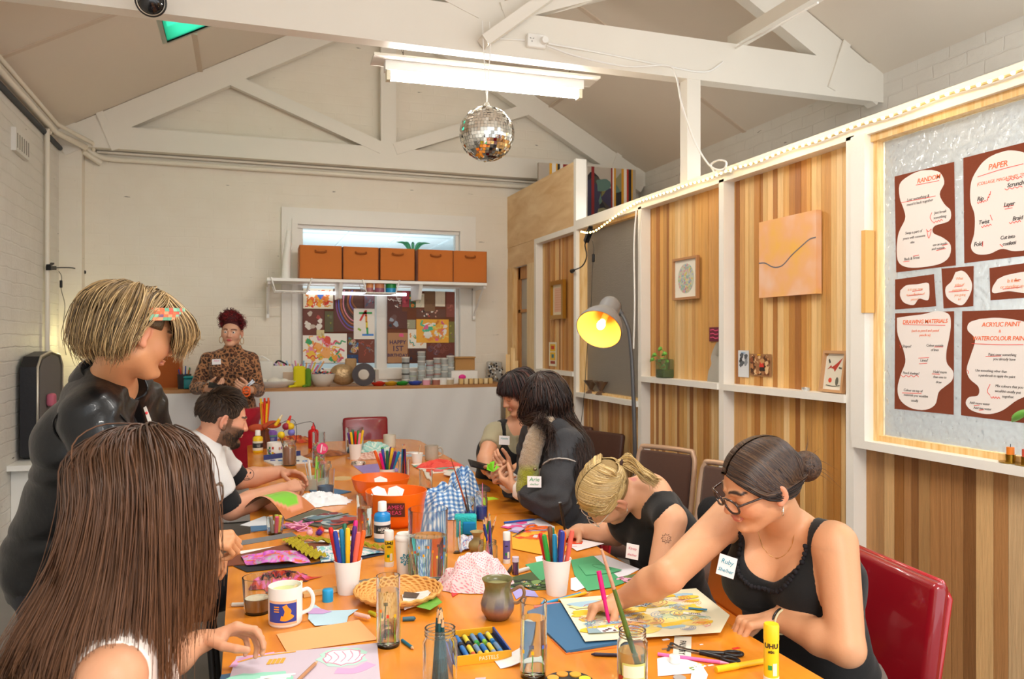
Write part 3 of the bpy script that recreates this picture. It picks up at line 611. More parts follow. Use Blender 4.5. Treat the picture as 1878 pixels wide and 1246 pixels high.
arts=[(278,550,480,682,'f4ead0','abstract orange and yellow painting at the top left of the window collage',['e86a1c','f3b12c','d9341f','3f6fc0','e8862c'],34,.010,'wb'),(484,552,684,838,'5e3322','brown sheet with rainbow contour lines in the window collage',[],0,.004,'w'),(690,590,755,680,'7b5a60','small striped mauve and grey sheet under the wire basket',['5a6478','a04048','8a8f9a'],6,.01,'w'),(618,684,758,888,'f1ebdf','white sheet with a big rainbow figure one',[],0,.01,'w'),(276,690,420,862,'6a3222','brown sheet with small pasted pictures, left edge of the window collage',['d9b83a','c9b8a8','e7e0d4','b84a42'],9,.006,'b'),(424,700,482,840,'5b5636','narrow dark green and yellow sheet in the window collage',['8a8c2c','4a5a4a','6a6a52'],5,.02,'b'),(368,826,420,864,'dccf9a','tiny cream card near the centre left of the window collage',['b8a468'],2,.003,'w'),(276,866,372,930,'2b2d38','small dark photograph in the window collage',['c0392b','6a7088','45485a'],6,.005,'b'),(372,864,418,930,'6f9fc4','small blue picture in the window collage',['dfe8ee','35536e'],4,.006,'b'),(276,850,572,1050,'f6f1e6','bright swirling pastel drawing in red, green and yellow, lower left of the collage',['f2a63b','e1543f','3aa76a','f4c542','ee8fa8','f7b267','de5f74'],42,.012,'wwb'),(576,850,660,990,'5a3226','brown sheet with coloured circles in the window collage',['d9b83a','3a6ea5','c0503f','e0d6c6','6a9a5c'],20,.005,'sb'),(574,992,648,1048,'24406e','dark blue sheet at the foot of the left window collage',['1b2e50','35568c'],4,.01,'b'),(650,890,755,1046,'7a3a26','brown sheet with faint coloured strokes, bottom right of the left collage',['9a7a6a','5a6a7a','b0503a'],8,.006,'w'),(846,580,944,700,'5a2b1e','brown sheet with white writing at the top left of the right collage',['e8ddd0','cfc0b2'],5,.004,'w'),(944,566,992,672,'9a2a38','crimson card in the right window collage',['c04a50','7a1a28'],3,.01,'b'),(992,590,1034,676,'2f6f4a','green and orange square card with a round motif',['e8862c','e8c83a','8a2f2a'],5,.01,'sb'),(1036,582,1092,674,'efe6cc','cream rounded tag in the right window collage',['c96a4a','a8b8a0'],3,.003,'w'),(1092,566,1164,700,'84603e','tan brown card behind the tags in the right collage',['7a563a'],3,.01,'b'),(1166,568,1232,668,'f0e6d0','blank cream paper note in the right window collage',['e0d4bc'],1,.002,'w'),(1240,570,1294,740,'8c4a3c','reddish tall card at the right edge of the collage',['c47a68','a85a4a'],4,.01,'w'),(846,702,976,818,'5b2c20','brown sheet with small dark photographs in the right collage',['2a2a33','9aa6b4','6b4a44'],5,.01,'b'),(900,646,944,690,'c9c2b8','little white picture on the brown sheets',['a04a3a','6a6a6a'],3,.004,'b'),(1040,688,1236,744,'6b4232','strip of little cut-out pictures in the right collage',['efe9df','c24a3f','1e1c20','e8e0d4','d4a08a'],14,.006,'b'),(978,758,1034,818,'a3a184','small greenish card in the right collage',['7a7a5c','c9c4a4'],3,.005,'w'),(1038,756,1256,912,'f4b33a','orange, yellow and turquoise drawing in the right collage',['52c49a','f7dc6a','ee8c4a','f3f0e6','e86a9a','f2993a'],30,.014,'wb'),(1258,770,1294,910,'7f7a3a','narrow olive and purple card at the right edge',['8a5a78','b8b04a'],4,.012,'b'),(982,822,1106,950,'f3efe2','white drawing with teal and orange hills in the right collage',['3aa08c','ee9a3a','d9683a','58b868'],12,.008,'w'),(846,846,980,1048,'b4845a','brown birthday poster with dark lettering',[],0,.004,'w'),(988,954,1106,1046,'4e2a22','dark brown and navy sheet in the right collage',['24304e','5a2c1c'],4,.02,'b'),(1110,914,1292,1048,'6e3022','rust brown sheet with faint chalk drawings, lower right',['9a5a4a','3a5a78','a8848a','8a4a3a'],14,.005,'ws'),]
for i,(x0,y0,x1,y1,col,lab,cols,nn,lw,kk)in enumerate(arts):
 P0=onY(*cr5(x0,y1),YB-.058);P1=onY(*cr5(x1,y0),YB-.058);w_,h_=P1.x-P0.x,P1.z-P0.z;yy=YB-.0575-.0007*(i%7)-(.004 if i in(3,6,21,24)else 0)
 fr=Fr((P0.x,yy,P0.z),(1,0,0),(0,0,1));b=MB();b.color(col);fr.poly(b,[(0,0),(w_,0),(w_,h_),(0,h_)],0,.0005)
 if nn:scribble(b,fr,w_,h_,cols,nn,i,lw,.0007,kk)
 if i==1:
  for j,c in enumerate(['8a4a8c','4a5ab0','c06a3a','d88aa0','2e1d14','a85a2c','6a5ab0','9a5a2a']):
   s=1-j*.11;b.color(c);fr.ribbon(b,[(w_*(.97),h_*(.02+.06*j)),(w_*(.45+.04*j),h_*(.08+.07*j)),(w_*(.12+.07*j),h_*(.45+.04*j)),(w_*(.08+.09*j),h_*.97)],.01,.0007+.0001*j)
 if i==3:
  for(c,P)in(('d9352b',[(.3,.6),(.55,.92)]),('2fa14a',[(.25,.85),(.88,.86)]),('4a8ad9',[(.4,.14),(.95,.14)]),('e0432f',[(.58,.95),(.58,.75)]),('f09a2c',[(.6,.78),(.6,.55)]),('f2d43a',[(.62,.58),(.62,.35)]),('39a85a',[(.64,.38),(.66,.16)]),('8fb83a',[(.2,.35),(.34,.28)])):
   b.color(c);fr.ribbon(b,[(P[0][0]*w_,P[0][1]*h_),(P[1][0]*w_,P[1][1]*h_)],.018,.0008)
 if i==27:
  b.color('3a2250')
  for(s,tx,yy_)in((.052,'HAPPY',.68),(.07,'1ST',.47),(.04,'BIRTHDAY',.25)):put_text(b,tx,s,fr.p(w_*.5,h_*yy_,.001),fr.x,fr.y,bold=.001)
  b.color('e05a8a');[fr.poly(b,[(w_*.55,h_*.88),(w_*.8,h_*.86),(w_*.78,h_*.98),(w_*.6,h_*.98)],.001)]
 one('artwork',b,M_ATTR,lab,'artwork','artworks taped over the window')
def ctop(px,dy=.22):return onY(px,700,YC+dy)
def cl(name,label,cat,px,dy=.2,group=None):p=ctop(px,dy);return thing(name,label,cat,(p.x,YC+dy,zC),0,group)
PX=1/1440*7.0
t=cl('cork_board','brown cork board leaning on the wall at the left of the counter','board',290,.35)
m=MB();m.lohi((-.22,0,0),(.165,.02,.40));m.build('board',mat('a4541e',.85,bump=.1,bscale=90),t);m=MB();m.lohi((.165,-.003,0),(.19,.023,.405));m.build('side_rail',mat('b5713c',.6),t)
t=cl('desk_lamp','small lime green lamp glowing in the corner at the left end of the room','lamp',163,.1);t.location=(onY(165,650,YC+.15).x,YC+.15,zC)
m=MB();m.lathe([(0,0),(.05,0),(.05,.015),(.012,.03),(.012,.34)],n=16);m.build('base',mat('7f9a1e',.4),t)
m=MB();m.sph((.02,0,.40),(.08,.07,.055));m.build('lamp_shade',mat('a8c22a',.4),t);m=MB();m.sph((-.07,.08,.40),.04);m.build('bulb',mat('fff2b0',.4,emit=25),t)
t=cl('pen_pot','dark mesh pot of coloured pens on the counter behind the red haired woman','pen pot',338,.18)
m=MB();m.lathe([(0,0),(.05,0),(.055,.12),(.05,.12),(.045,.01),(0,.01)],n=20);m.build('pot',mat('2c2b33',.5),t)
rr=random.Random(5)
for c in('d23b2e','2d59b8','e9e2da','6a3aa0','2f9c55','e0732c','3049a0'):m=MB();a=rr.uniform(0,6.3);m.tube([(.02*cos(a),.02*sin(a),.02),(.045*cos(a),.045*sin(a),.17+rr.uniform(-.02,.02))],.005,6);m.build('pen',mat(c,.4),t)
t=cl('teal_tub','small square teal tub beside the pen pot','tub',351,.1);m=MB();m.rbox((0,0,.045),(.11,.1,.085),.012);m.build('tub',mat('12848c',.35),t);m=MB();m.rbox((0,0,.098),(.115,.105,.018),.006);m.build('lid',mat('0e9aa0',.3),t)
t=cl('plaster_tray','white tray heaped with pale clay scraps and wool','tray',487,.12)
m=MB();m.lathe([(0,.01),(.2,.01),(.27,.05),(.275,.055),(.2,.0),(0,0)],n=24,M=Matrix.Diagonal((1,.45,1)));m.build('tray',M_WHITE,t)
for(x,y,r_,c)in((-.12,0,.06,'d9cfbd'),(-.03,.02,.05,'e3dccf'),(.07,0,.055,'efe9dd'),(.15,.0,.04,'f3efe6'),(-.2,.02,.045,'cbb99c')):m=MB();m.sph((x,y,.05),(r_,r_*.7,r_*.6));m.build('wool_scrap',mat(c,.95,bump=.5,bscale=90),t)
for(px_,w_,h_,lb)in((484,.16,.22,'white paper bag standing at the far left of the tray'),(515,.2,.18,'white crumpled paper bag with a black handle behind the tray')):
 t=cl('paper_bag',lb,'paper bag',px_,.38);m=MB();m.rbox((0,0,h_/2),(w_,.1,h_),.02);m.build('bag',mat('ece8e0',.8,bump=.5,bscale=12),t);m=MB();m.tube(smoothpath([(-w_*.3,-.03,h_),(-.02,-.04,h_+.04),(w_*.3,-.03,h_)],10),.008,6);m.build('handle',M_BLACK if px_>500 else M_WHITE,t)
t=cl('pastel_straws','spread of pastel coloured craft straws in a low box','craft straws',553,.36)
m=MB();m.lohi((-.16,-.04,0),(.14,.04,.12));m.build('box',mat('d9bfa6',.8),t)
for i in range(18):
 c=['c9b8e8','f0a0b8','f4d84a','e860a0','a8d0f0','f0b070'][i%6];x=-.15+.016*i;m=MB();m.tube([(x,0,.09),(x+(i-9)*.009,-.02,.20+.02*sin(i*2))],.007,6);m.build('straw',mat(c,.5),t)
for(px_,c,w_,h_,lb)in((549,'ddd01e',.1,.18,'yellow fabric pouch on the counter'),(565,'5d8a24',.05,.16,'green rolled felt beside the yellow pouch')):
 t=cl('felt_pouch',lb,'pouch',px_,.1);m=MB();m.rbox((0,0,h_/2),(w_,.06,h_),.02);m.build('felt',mat(c,.9),t);m=MB();m.tube([(-w_*.3,-.03,.012),(-w_*.9,-.06,.006)],.012,6);m.build('tail',mat(c,.9),t)
t=cl('mixing_bowl','white bowl of coloured buttons on the counter','bowl',591,.14);m=MB();m.lathe([(0,0),(.06,0),(.1,.06),(.115,.11),(.11,.11),(.09,.05),(0,.02)],n=24);m.build('bowl',mat('e4ded2',.3),t)
m=MB()
for i in range(60):a=rr.uniform(0,6.3);q=rr.uniform(0,.095);m.mat(i%5);m.sph((q*cos(a),q*sin(a),.10+rr.uniform(0,.05)*(1-q/.1)),.012,6,4)
m.build('buttons',[mat(c,.4)for c in('c0392b','2e7d4a','f0ece4','e07a8a','34507c')],t)['kind']='stuff'
t=cl('foil_bag','crumpled tan and gold foil bag on the counter','bag',629,.18);m=MB();m.sph((0,0,.098),(.115,.06,.095),18,12,Matrix.Rotation(.2,3,'Y'));m.build('foil',mat('b99a70',.35,.5,bump=1,bscale=25),t);m=MB();m.rbox((.07,.02,.14),(.1,.04,.2),.015);m.build('folded_top',mat('a98455',.6),t)
t=cl('sticky_tape_roll','large roll of dark brown tape standing on edge','tape',667,.08);m=MB();m.lathe([(.05,-.03),(.1,-.03),(.1,.03),(.05,.03)],(0,0,.1),32,rotm((-.15,-1,0)),closed=True);m.build('roll',mat('3c302e',.3,bump=.1),t)
m=MB();m.lathe([(.046,-.028),(.051,-.028),(.051,.028),(.046,.028)],(0,0,.1),24,rotm((-.15,-1,0)),closed=True);m.build('core',mat('7e6a58',.7),t);m=MB();m.lohi((.1,-.01,0),(.13,.05,.14));m.build('dispenser_flap',mat('bdb2a4',.5),t)
for(px_,c,lb)in((694,'d8331f','red glass dish on the counter'),(716,'d8a322','amber beaded dish on the counter'),(737,'2f9a35','green glass dish on the counter'),(761,'3c52b8','blue glass dish on the counter')):
 t=cl('glass_dish',lb,'dish',px_,.06,'coloured dishes on the counter');m=MB();m.lathe([(0,0),(.04,0),(.062,.022),(.065,.03),(.058,.024),(0,.012)],n=20);m.build('dish',mat(c,.2),t);m=MB();m.sph((.01,0,.025),(.04,.035,.016),10,6);m.build('beads',mat(c,.4,bump=1,bscale=100),t)
for(px_,hh,n_,c,lb)in((744,.25,5,'2e2a2c','stack of clear jars with black contents'),(757,.12,3,'aeb89a','short stack of clear jars with greenish contents'),(773,.3,7,'b9c6c4','tallest stack of clear bead jars'),(788,.22,5,'9a6a70','stack of clear bead jars with brown contents'),(802,.24,5,'b0786a','stack of clear bead jars with rosy contents'),(815,.24,4,'cfd0c8','stack of clear bead jars at the right'),(826,.26,5,'a9b2aa','rightmost stack of clear bead jars beside the cardboard box')):
 t=cl('bead_jar_stack',lb+' on the counter','jars',px_,.2,'stacks of bead jars');h1=hh/n_
 for i in range(n_):
  m=MB();m.lathe([(0,i*h1),(.034,i*h1),(.036,i*h1+h1*.75),(0,i*h1+h1*.75)],n=14);m.build('jar',mat('d8dcd8',.1,trans=.5),t)
  m=MB();m.lathe([(0,i*h1+h1*.76),(.037,i*h1+h1*.76),(.037,i*h1+h1*.97),(0,i*h1+h1*.97)],n=14);m.build('bead_layer',mat(c if i%2 else 'd9d6ce',.4),t)
for(px_,c,lb)in((782,'e8a0b0','low clear pot of pink sequins'),(800,'a86a5a','low clear pot of copper beads'),(812,'f0ece2','low clear pot of pale beads'),(825,'c8b89a','low clear pot of straw coloured beads')):
 t=cl('bead_pot',lb+' at the counter front','pot',px_,.05);m=MB();m.lathe([(0,0),(.036,0),(.038,.045),(0,.045)],n=16);m.build('pot',mat(c,.3),t);m=MB();m.lathe([(0,.045),(.04,.045),(.04,.06),(0,.06)],n=16);m.build('lid',mat('f2f0ea',.3),t)
t=cl('cardboard_box','open brown cardboard box resting on a white carton','box',850,.3);m=MB();m.lohi((-.09,-.04,.12),(.1,.1,.245));m.build('box',mat('b98a52',.8),t);m=MB();m.lohi((-.1,-.07,.235),(.1,-.04,.245));m.build('flap',mat('c79a60',.8),t)
t=cl('white_carton','flat white carton under the cardboard box','box',848,.22);m=MB();m.lohi((-.12,-.06,0),(.13,.1,.119));m.build('carton',M_WHITE,t);m=MB();m.sph((-.02,-.07,.06),(.035,.012,.025));m.build('pink_sticker',mat('f0369a',.5),t)
for i in range(7):
 t=cl('wooden_block',['leftmost','second','third','middle','fifth','sixth','rightmost'][i]+' of seven small pale wooden blocks in a row on the counter','block',845+i*9,.05,'row of wooden blocks');m=MB();m.rbox((0,0,.026),(.034,.05,.05),.004);m.build('block',mat(['dcb878','e8d2a4'][i%2],.6),t)
p=onY(905,683,YB-.1);t=thing('glass_block_bag','clear bag of dark and silver beads at the right end of the counter','bag',(p.x,YB-.12,zC));m=MB();m.rbox((0,0,.1),(.15,.08,.19),.02);m.build('bag',mat('c8c6c0',.15,.3),t);m=MB()
for i in range(60):m.mat(i%3);m.sph((rr.uniform(-.07,.07),-.04-rr.uniform(0,.006),rr.uniform(.02,.18)),.011,6,4)
m.build('beads',[mat('2a2624',.3),mat('e8e6e0',.2),mat('9c8a70',.3)],t)['kind']='stuff'
p=onX(931,700,2.40);t=thing('timber_offcuts','bundle of pale timber offcuts leaning in the corner by the door','timber',(2.40,p.y-.15,0))
for i,(dx,h_)in enumerate(((0,1.42),(-.05,1.36),(.03,1.3))):m=MB();m.beam((dx,0,0),(dx+.02,.05,h_),.04,.02);m.build('offcut',M_PINE,t)
# ================================================================ PARTITION: art, posters, lamp, lights
def pquad(px0,py0,px1,py1,X):a=onX(px0,py0,X);c=onX(px1,py1,X);return a,c
def wall_rect(corners,X):
 """(y_far, y_near, z0, z1) of a rectangle on the partition from its photographed corners TL TR BR BL"""
 P=[onX(x,y,X)for x,y in corners]
 return(P[0].y+P[3].y)/2,(P[1].y+P[2].y)/2,(P[2].z+P[3].z)/2,(P[0].z+P[1].z)/2
def wfr(X,y,z):return Fr((X,y,z),(0,-1,0),(0,0,1))
y0,y1,z0,z1=wall_rect([(1390,408),(1494,386),(1499,538),(1394,547)],2.52)
w_,h_=y0-y1,z1-z0
m=bpy.data.materials.new('canvas_paint');m.use_nodes=True;n,l=nodes(m);bs=n['Principled BSDF'];tc=n.new('ShaderNodeTexCoord');sp=n.new('ShaderNodeSeparateXYZ');l.new(tc.outputs['Object'],sp.inputs[0])
no=n.new('ShaderNodeTexNoise');no.inputs['Scale'].default_value=6;no.inputs['Detail'].default_value=2;l.new(tc.outputs['Object'],no.inputs['Vector'])
cr=n.new('ShaderNodeValToRGB');E=cr.color_ramp.elements;E[0].position=.3;E[0].color=srgb('f0b658')+(1,);E[1].position=.7;E[1].color=srgb('efc4a6')+(1,);e=E.new(.5);e.color=srgb('eeb27e')+(1,)
l.new(no.outputs['Fac'],cr.inputs['Fac']);l.new(cr.outputs['Color'],bs.inputs['Base Color']);bs.inputs['Roughness'].default_value=.7
t=thing('canvas_painting','square peach and orange canvas with one wavy grey line, on the slatted wall','painting',(2.52,(y0+y1)/2,z0))
b=W();b.lohi((2.52,y1,z0),(2.552,y0,z1));b.build('canvas',m,t)
b=W();fr=wfr(2.5195,y0,z0);b.color('6f6a72');P=[(0,.46),(.12,.45),(.25,.39),(.36,.375),(.46,.40),(.6,.50),(.78,.60),(.9,.66),(1,.67)]
fr.ribbon(b,[(u*w_,v*h_)for u,v in P],.006,.0002);b.build('painted_line',M_ATTR,t)
def framed(name,label,corners,X,fw,fcol,mcol,art,depth=.02,tilt=0,metal=0):
 y0,y1,z0,z1=wall_rect(corners,X);w_,h_=y0-y1,z1-z0
 t=thing(name,label,'picture',(X,(y0+y1)/2,z0));fm=mat(fcol,.45 if not metal else.3,metal,bump=.1,bscale=40)
 b=W();o=X-depth
 b.lohi((o,y0-fw,z0),(X,y0,z1));b.lohi((o,y1,z0),(X,y1+fw,z1));b.lohi((o,y1+fw,z0),(X,y0-fw,z0+fw));b.lohi((o,y1+fw,z1-fw),(X,y0-fw,z1));b.build('frame',fm,t)
 b=W();b.lohi((X-.006,y1+fw,z0+fw),(X-.001,y0-fw,z1-fw));b.build('mount',mat(mcol,.7),t)
 b=W();art(b,wfr(X-.0062,y0-fw,z0+fw),w_-2*fw,h_-2*fw);b.build('picture_art',M_ATTR,t)
 if tilt:t.rotation_euler=(0,tilt,0)
 return t
def art_disc(b,fr,w_,h_):
 cs=['d9c86a','9ab8b0','c98a8a','e0c9a0','b7c98a','a8a8c8','d9a0a0','8ab0c0'];rr=random.Random(3)
 b.color('c9cdb8');fr.poly(b,[(w_*.5+w_*.36*cos(a),h_*.5+h_*.40*sin(a))for a in[2*pi*q/30 for q in range(30)]],.0004)
 for i in range(150):
  a=rr.uniform(0,6.3);q=rr.uniform(0,1)**.5;x=w_*.5+w_*.33*q*cos(a);y=h_*.5+h_*.37*q*sin(a);b.color(rr.choice(cs));s=rr.uniform(.004,.011)
  fr.poly(b,[(x+s*cos(k),y+s*sin(k))for k in(0,1.6,3,4.4)],.0007+i*.00001)
framed('framed_picture','pale wood frame holding a mottled round design, on the slats above the plant',[(1237,475),(1282,470),(1284,548),(1238,551)],2.548,.014,'b98558','efe8d8',art_disc)
def art_note(b,fr,w_,h_):
 b.color('e7b89a');fr.poly(b,[(w_*.12,h_*.1),(w_*.88,h_*.1),(w_*.88,h_*.9),(w_*.12,h_*.9)],.0004);b.color('d9a07c')
 for i in range(9):fr.ribbon(b,[(w_*.2,h_*(.82-i*.08)),(w_*.8,h_*(.82-i*.08))],.004,.0008)
framed('framed_picture','small ornate gold frame on the far slatted panel',[(1013,517),(1038,513),(1038,584),(1013,587)],2.545,.035,'b8862e','efe2c8',art_note,.03,metal=.6)
t=None
def flat_art(name,label,cat,corners,X,base,draw,th=.0008,lean=0):
 y0,y1,z0,z1=wall_rect(corners,X);b=MB();fr=wfr(X,y0,z0);b.color(base);fr.poly(b,[(0,0),(y0-y1,0),(y0-y1,z1-z0),(0,z1-z0)],0,th);
 draw(b,Fr(fr.p(0,0,th),fr.x,fr.y),y0-y1,z1-z0);return one(name,b,M_ATTR,label,cat)
def dr_card(b,fr,w_,h_):
 for(c,a0,a1,b0,b1)in(('e8b820',.15,.85,.62,.92),('d8401f',.3,.7,.7,.85),('efc030',.15,.85,.25,.58),('3f7f8a',.35,.65,.35,.5),('a03a2a',.2,.8,.1,.22)):
  b.color(c);fr.poly(b,[(w_*a0,h_*b0),(w_*a1,h_*b0),(w_*a1,h_*b1),(w_*a0,h_*b1)],.0003+a0*.001)
flat_art('art_card','small narrow card with yellow and red blocks under the gold frame','card',[(1007,628),(1021,628),(1021,672),(1007,672)],2.553,'efe6cc',dr_card)
def dr_bw(b,fr,w_,h_):
 scribble(b,fr,w_,h_,['222226','55585c','8c9094','1b1b1e'],16,4,.006,.0003,'b',(.05,.3,.95,.95));b.color('8aa8c8');fr.ribbon(b,[(w_*.3,h_*.92),(w_*.7,h_*.9)],.006,.001)
flat_art('photo_print','narrow black and white photo print pinned above the shelf','photo',[(1355,643),(1374,643),(1373,693),(1353,691)],2.552,'d6d8da',dr_bw)
def dr_leaf(b,fr,w_,h_):
 scribble(b,fr,w_,h_,['6e3f22','9c6a42','c9955f','4d2c18','b5794a','e0b888','8a4a28'],150,5,.004,.0003,'b');b.color('d8382a');fr.poly(b,[(w_*.5,h_*.42),(w_*.72,h_*.42),(w_*.68,h_*.62),(w_*.6,h_*.54),(w_*.55,h_*.66)],.008)
 b.color('2a2018');fr.poly(b,[(w_*.5,h_*.25),(w_*.78,h_*.25),(w_*.74,h_*.4),(w_*.54,h_*.4)],.008);b.color('f0b020');fr.poly(b,[(w_*.4,h_*.93),(w_*.58,h_*.93),(w_*.56,h_*.99),(w_*.42,h_*.99)],.008)
flat_art('photo_print','brown leafy photo print with a small red figure beside the black and white photo','photo',[(1376,650),(1415,649),(1415,690),(1375,691)],2.552,'a2734a',dr_leaf)
def art_bird(b,fr,w_,h_):
 b.color('ded6c2');fr.poly(b,[(w_*.1,h_*.08),(w_*.9,h_*.08),(w_*.9,h_*.92),(w_*.1,h_*.92)],.0003);b.color('b5321f')
 fr.poly(b,[(w_*.3,h_*.6),(w_*.55,h_*.72),(w_*.85,h_*.9),(w_*.72,h_*.72),(w_*.52,h_*.5),(w_*.45,h_*.58)],.0008);fr.poly(b,[(w_*.14,h_*.56),(w_*.36,h_*.63),(w_*.3,h_*.68)],.0012)
 b.color('d8452c');fr.poly(b,[(w_*(.33+.09*cos(a)),h_*(.26+.07*sin(a)))for a in[q*.7 for q in range(9)]],.0008);b.color('5a5a4e')
 fr.poly(b,[(w_*(.68+.08*cos(a)),h_*(.24+.12*sin(a)))for a in[q*.7 for q in range(9)]],.0009);fr.ribbon(b,[(w_*.15,h_*.12),(w_*.5,h_*.1),(w_*.85,h_*.13)],.004,.001);fr.ribbon(b,[(w_*.7,h_*.62),(w_*.85,h_*.6)],.008,.001);b.color('3a3a34');fr.ribbon(b,[(w_*.16,h_*.84),(w_*.24,h_*.74)],.01,.001)
f=framed('framed_picture','light wooden photo frame with a red bird print, leaning on the partition shelf',[(1503,643),(1551,645),(1545,723),(1497,718)],2.53,.013,'c39468','efe9da',art_bird,.02)
f.location=(2.535,f.location.y-.01,1.258);f.rotation_euler=(0,.14,-.1)
p=onX(1478,719,2.52);t=thing('tealight_holder','tiny clear tealight cup on the shelf beside the bird print','candle',(2.52,p.y,1.257));b=MB();b.lathe([(0,0),(.018,0),(.02,.016),(.017,.016),(.015,.004),(0,.004)],n=20);b.build('cup',mat('d4d6d4',.2,.6),t)
ys,z_=onX(1305,700,2.53).y,1.257
t=thing('wavy_mirror','wavy edged mirror leaning on the shelf beside the post, reflecting the lamp','mirror',(2.54,ys,z_))
prof=[(-.06,0),(-.055,.06),(-.03,.1),(-.04,.14),(-.02,.19),(.02,.235),(.09,.25),(.1,.0)]
b=MB();q=smoothpath([(0,-a,c)for a,c in prof[:-1]],26)+[Vector((0,-.1,0))];b.slab(q,(1,0,0),.006);o=b.build('mirror_glass',mat('d8d8d8',.03,1),t);o.rotation_euler=(0,.08,0)
def dr_sign(b,fr,w_,h_):
 b.color('e0507a');[fr.ribbon(b,[(w_*.1,h_*(.8-i*.27)),(w_*.4,h_*(.84-i*.27)),(w_*.6,h_*(.76-i*.27)),(w_*.92,h_*(.8-i*.27))],.006,.0004)for i in range(3)]
flat_art('small_sign','small dark crimson card with pink writing above the wavy mirror','sign',[(1301,601),(1319,600),(1319,626),(1301,627)],2.552,'6a1f30',dr_sign)
p=onX(1221,692,2.53);t=thing('plant_jar','square glass jar with a green cutting on the partition shelf','plant',(2.53,p.y,1.257))
M_GL=mat('f4faf8',.02,trans=1,ior=1.35,key=('glass',));M_WATER=mat('f2f8f8',.02,trans=1,ior=1.2,key=('water',))
b=MB();b.rbox((0,0,.06),(.1,.1,.12),.012);b.build('jar',mat('c2d2ae',.05,trans=.9,ior=1.2),t);b=MB();b.rbox((0,0,.03),(.09,.09,.05),.01);b.build('water',mat('5f6f24',.2,trans=.3),t)
for(dy,dz,s)in((.1,.14,.03),(.03,.18,.022),(-.03,.15,.03),(0,.11,.028),(-.05,.1,.02),(.13,.11,.024)):
 b=MB();b.tube(smoothpath([(0,0,.03),(0,dy*.5,dz*.8),(-.01,dy,dz)],8),.0022,5);st=b.build('stem',mat('6aa040',.5),t)
 b=MB();b.tube(smoothpath([(-.01,dy,dz),(-.015,dy+s*.6,dz+.005),(-.02,dy+s*1.6,dz-.012)],8),[.001,.007,.012,.014,.012,.009,.005,.001],6);b.build('leaf',mat('74b648',.45),t)
p=onX(1093,728,2.54);
for i,(dy,lb)in enumerate(((.09,'brownish glass goblet on the sill of the stippled window, the farther one'),(-.09,'brownish glass goblet on the sill of the stippled window, the nearer one'))):
 t=thing('glass_goblet',lb,'goblet',(2.54,p.y+dy,1.085));b=MB();b.lathe([(0,0),(.045,0),(.04,.01),(.012,.03),(.03,.06),(.06,.1),(.055,.1),(.02,.05),(0,.045)],n=20);b.build('bowl',mat('8a6a52',.15,trans=.5),t)
for i,(px_,c,lb)in enumerate(((1855,'e07a1e','orange candle stub in a brass holder on the long white sill'),(1884,'c8503a','red candle in a brass dish at the edge of the photo'))):
 p=onX(px_,848,2.52);t=thing('candle_holder',lb,'candle holder',(2.515,p.y,1.072));br=mat('a8842e',.25,.9);b=MB();b.lathe([(0,0),(.034,.001),(.036,.005),(.0,.006)],n=28);b.build('dish',br,t);b=MB();b.lathe([(0,.005),(.015,.005),(.016,.03),(.0,.03)],n=20);b.build('socket',br,t)
 b=MB();b.cyl((0,0,.03),(0,0,.055),.0125);cn=b.build('candle',mat(c,.5),t);b=MB();b.cyl((0,0,.055),(.001,0,.066),.0012,n=6);b.build('wick',M_BLACK,cn)
p=onX(1870,760,2.52);b=MB();b.tube(smoothpath([(2.52,p.y+.03,p.z-.03),(2.51,p.y-.01,p.z+.0),(2.5,p.y-.09,p.z+.03)],10),[.001,.006,.011,.014,.015,.014,.011,.008,.004,.001],6);one('plant_leaf',b,mat('6fae4a',.4),'green leaf poking in at the right edge before the poster','plant')
OR='f0703a';RD='f0564a';BK='2f2a2c';
def cr1(x,y):return(1560+x/1.9465,240+y/1.9465)
def poster(label,quad,blob,lines,marks=()):
 X=XK-.002;P=[onX(*q,X)for q in quad];ctr=sum(P,Vector())/4
 t=thing('poster',label,'poster',(X,ctr.y,min(p.z for p in P)),0,'card posters taped to the window')
 b=W();b.slab(P,(-1,0,0),.0012);b.build('brown_card',mat('7d3a20',.85,bump=.1,bscale=90),t)
 bp=smoothpath([onX(*cr1(x,y),X-.0014)for x,y in blob+[blob[0]]],80)[:-1]
 b=W();b.slab(bp,(-1,0,0),.0008);pp=b.build('white_paper',mat('efe6e0',.8),t)
 for(tx,x,y,s,col)in lines:
  c=onX(*cr1(x,y),X-.0026);d=ray(*cr1(x,y));tt=X/d[0];sz=s/1.9465*tt/1440*1.08
  b=W();put_text(b,tx,sz,c,(0,-1,0),(0,0,1),.18,.0003,.92,bold=.0002 if s>16 else-.0001);b.build('handwriting',mat({'o':OR,'k':BK,'l':'f0a070'}[col],.6),pp)
 if marks:
  b=W();fr=Fr((X-.0026,0,0),(0,-1,0),(0,0,1))
  for mk in marks:
   Q=[onX(*cr1(x,y),X)for x,y in mk];fr.ribbon(b,[(-q.y,q.z)for q in Q],.0022,0)
  b.build('red_underline',mat(RD,.6),pp)
def wig(x0,y0,x1,y1,n=7,a=3):return[(x0+(x1-x0)*i/n,y0+(y1-y0)*i/n+(a if i%2 else-a))for i in range(n+1)]
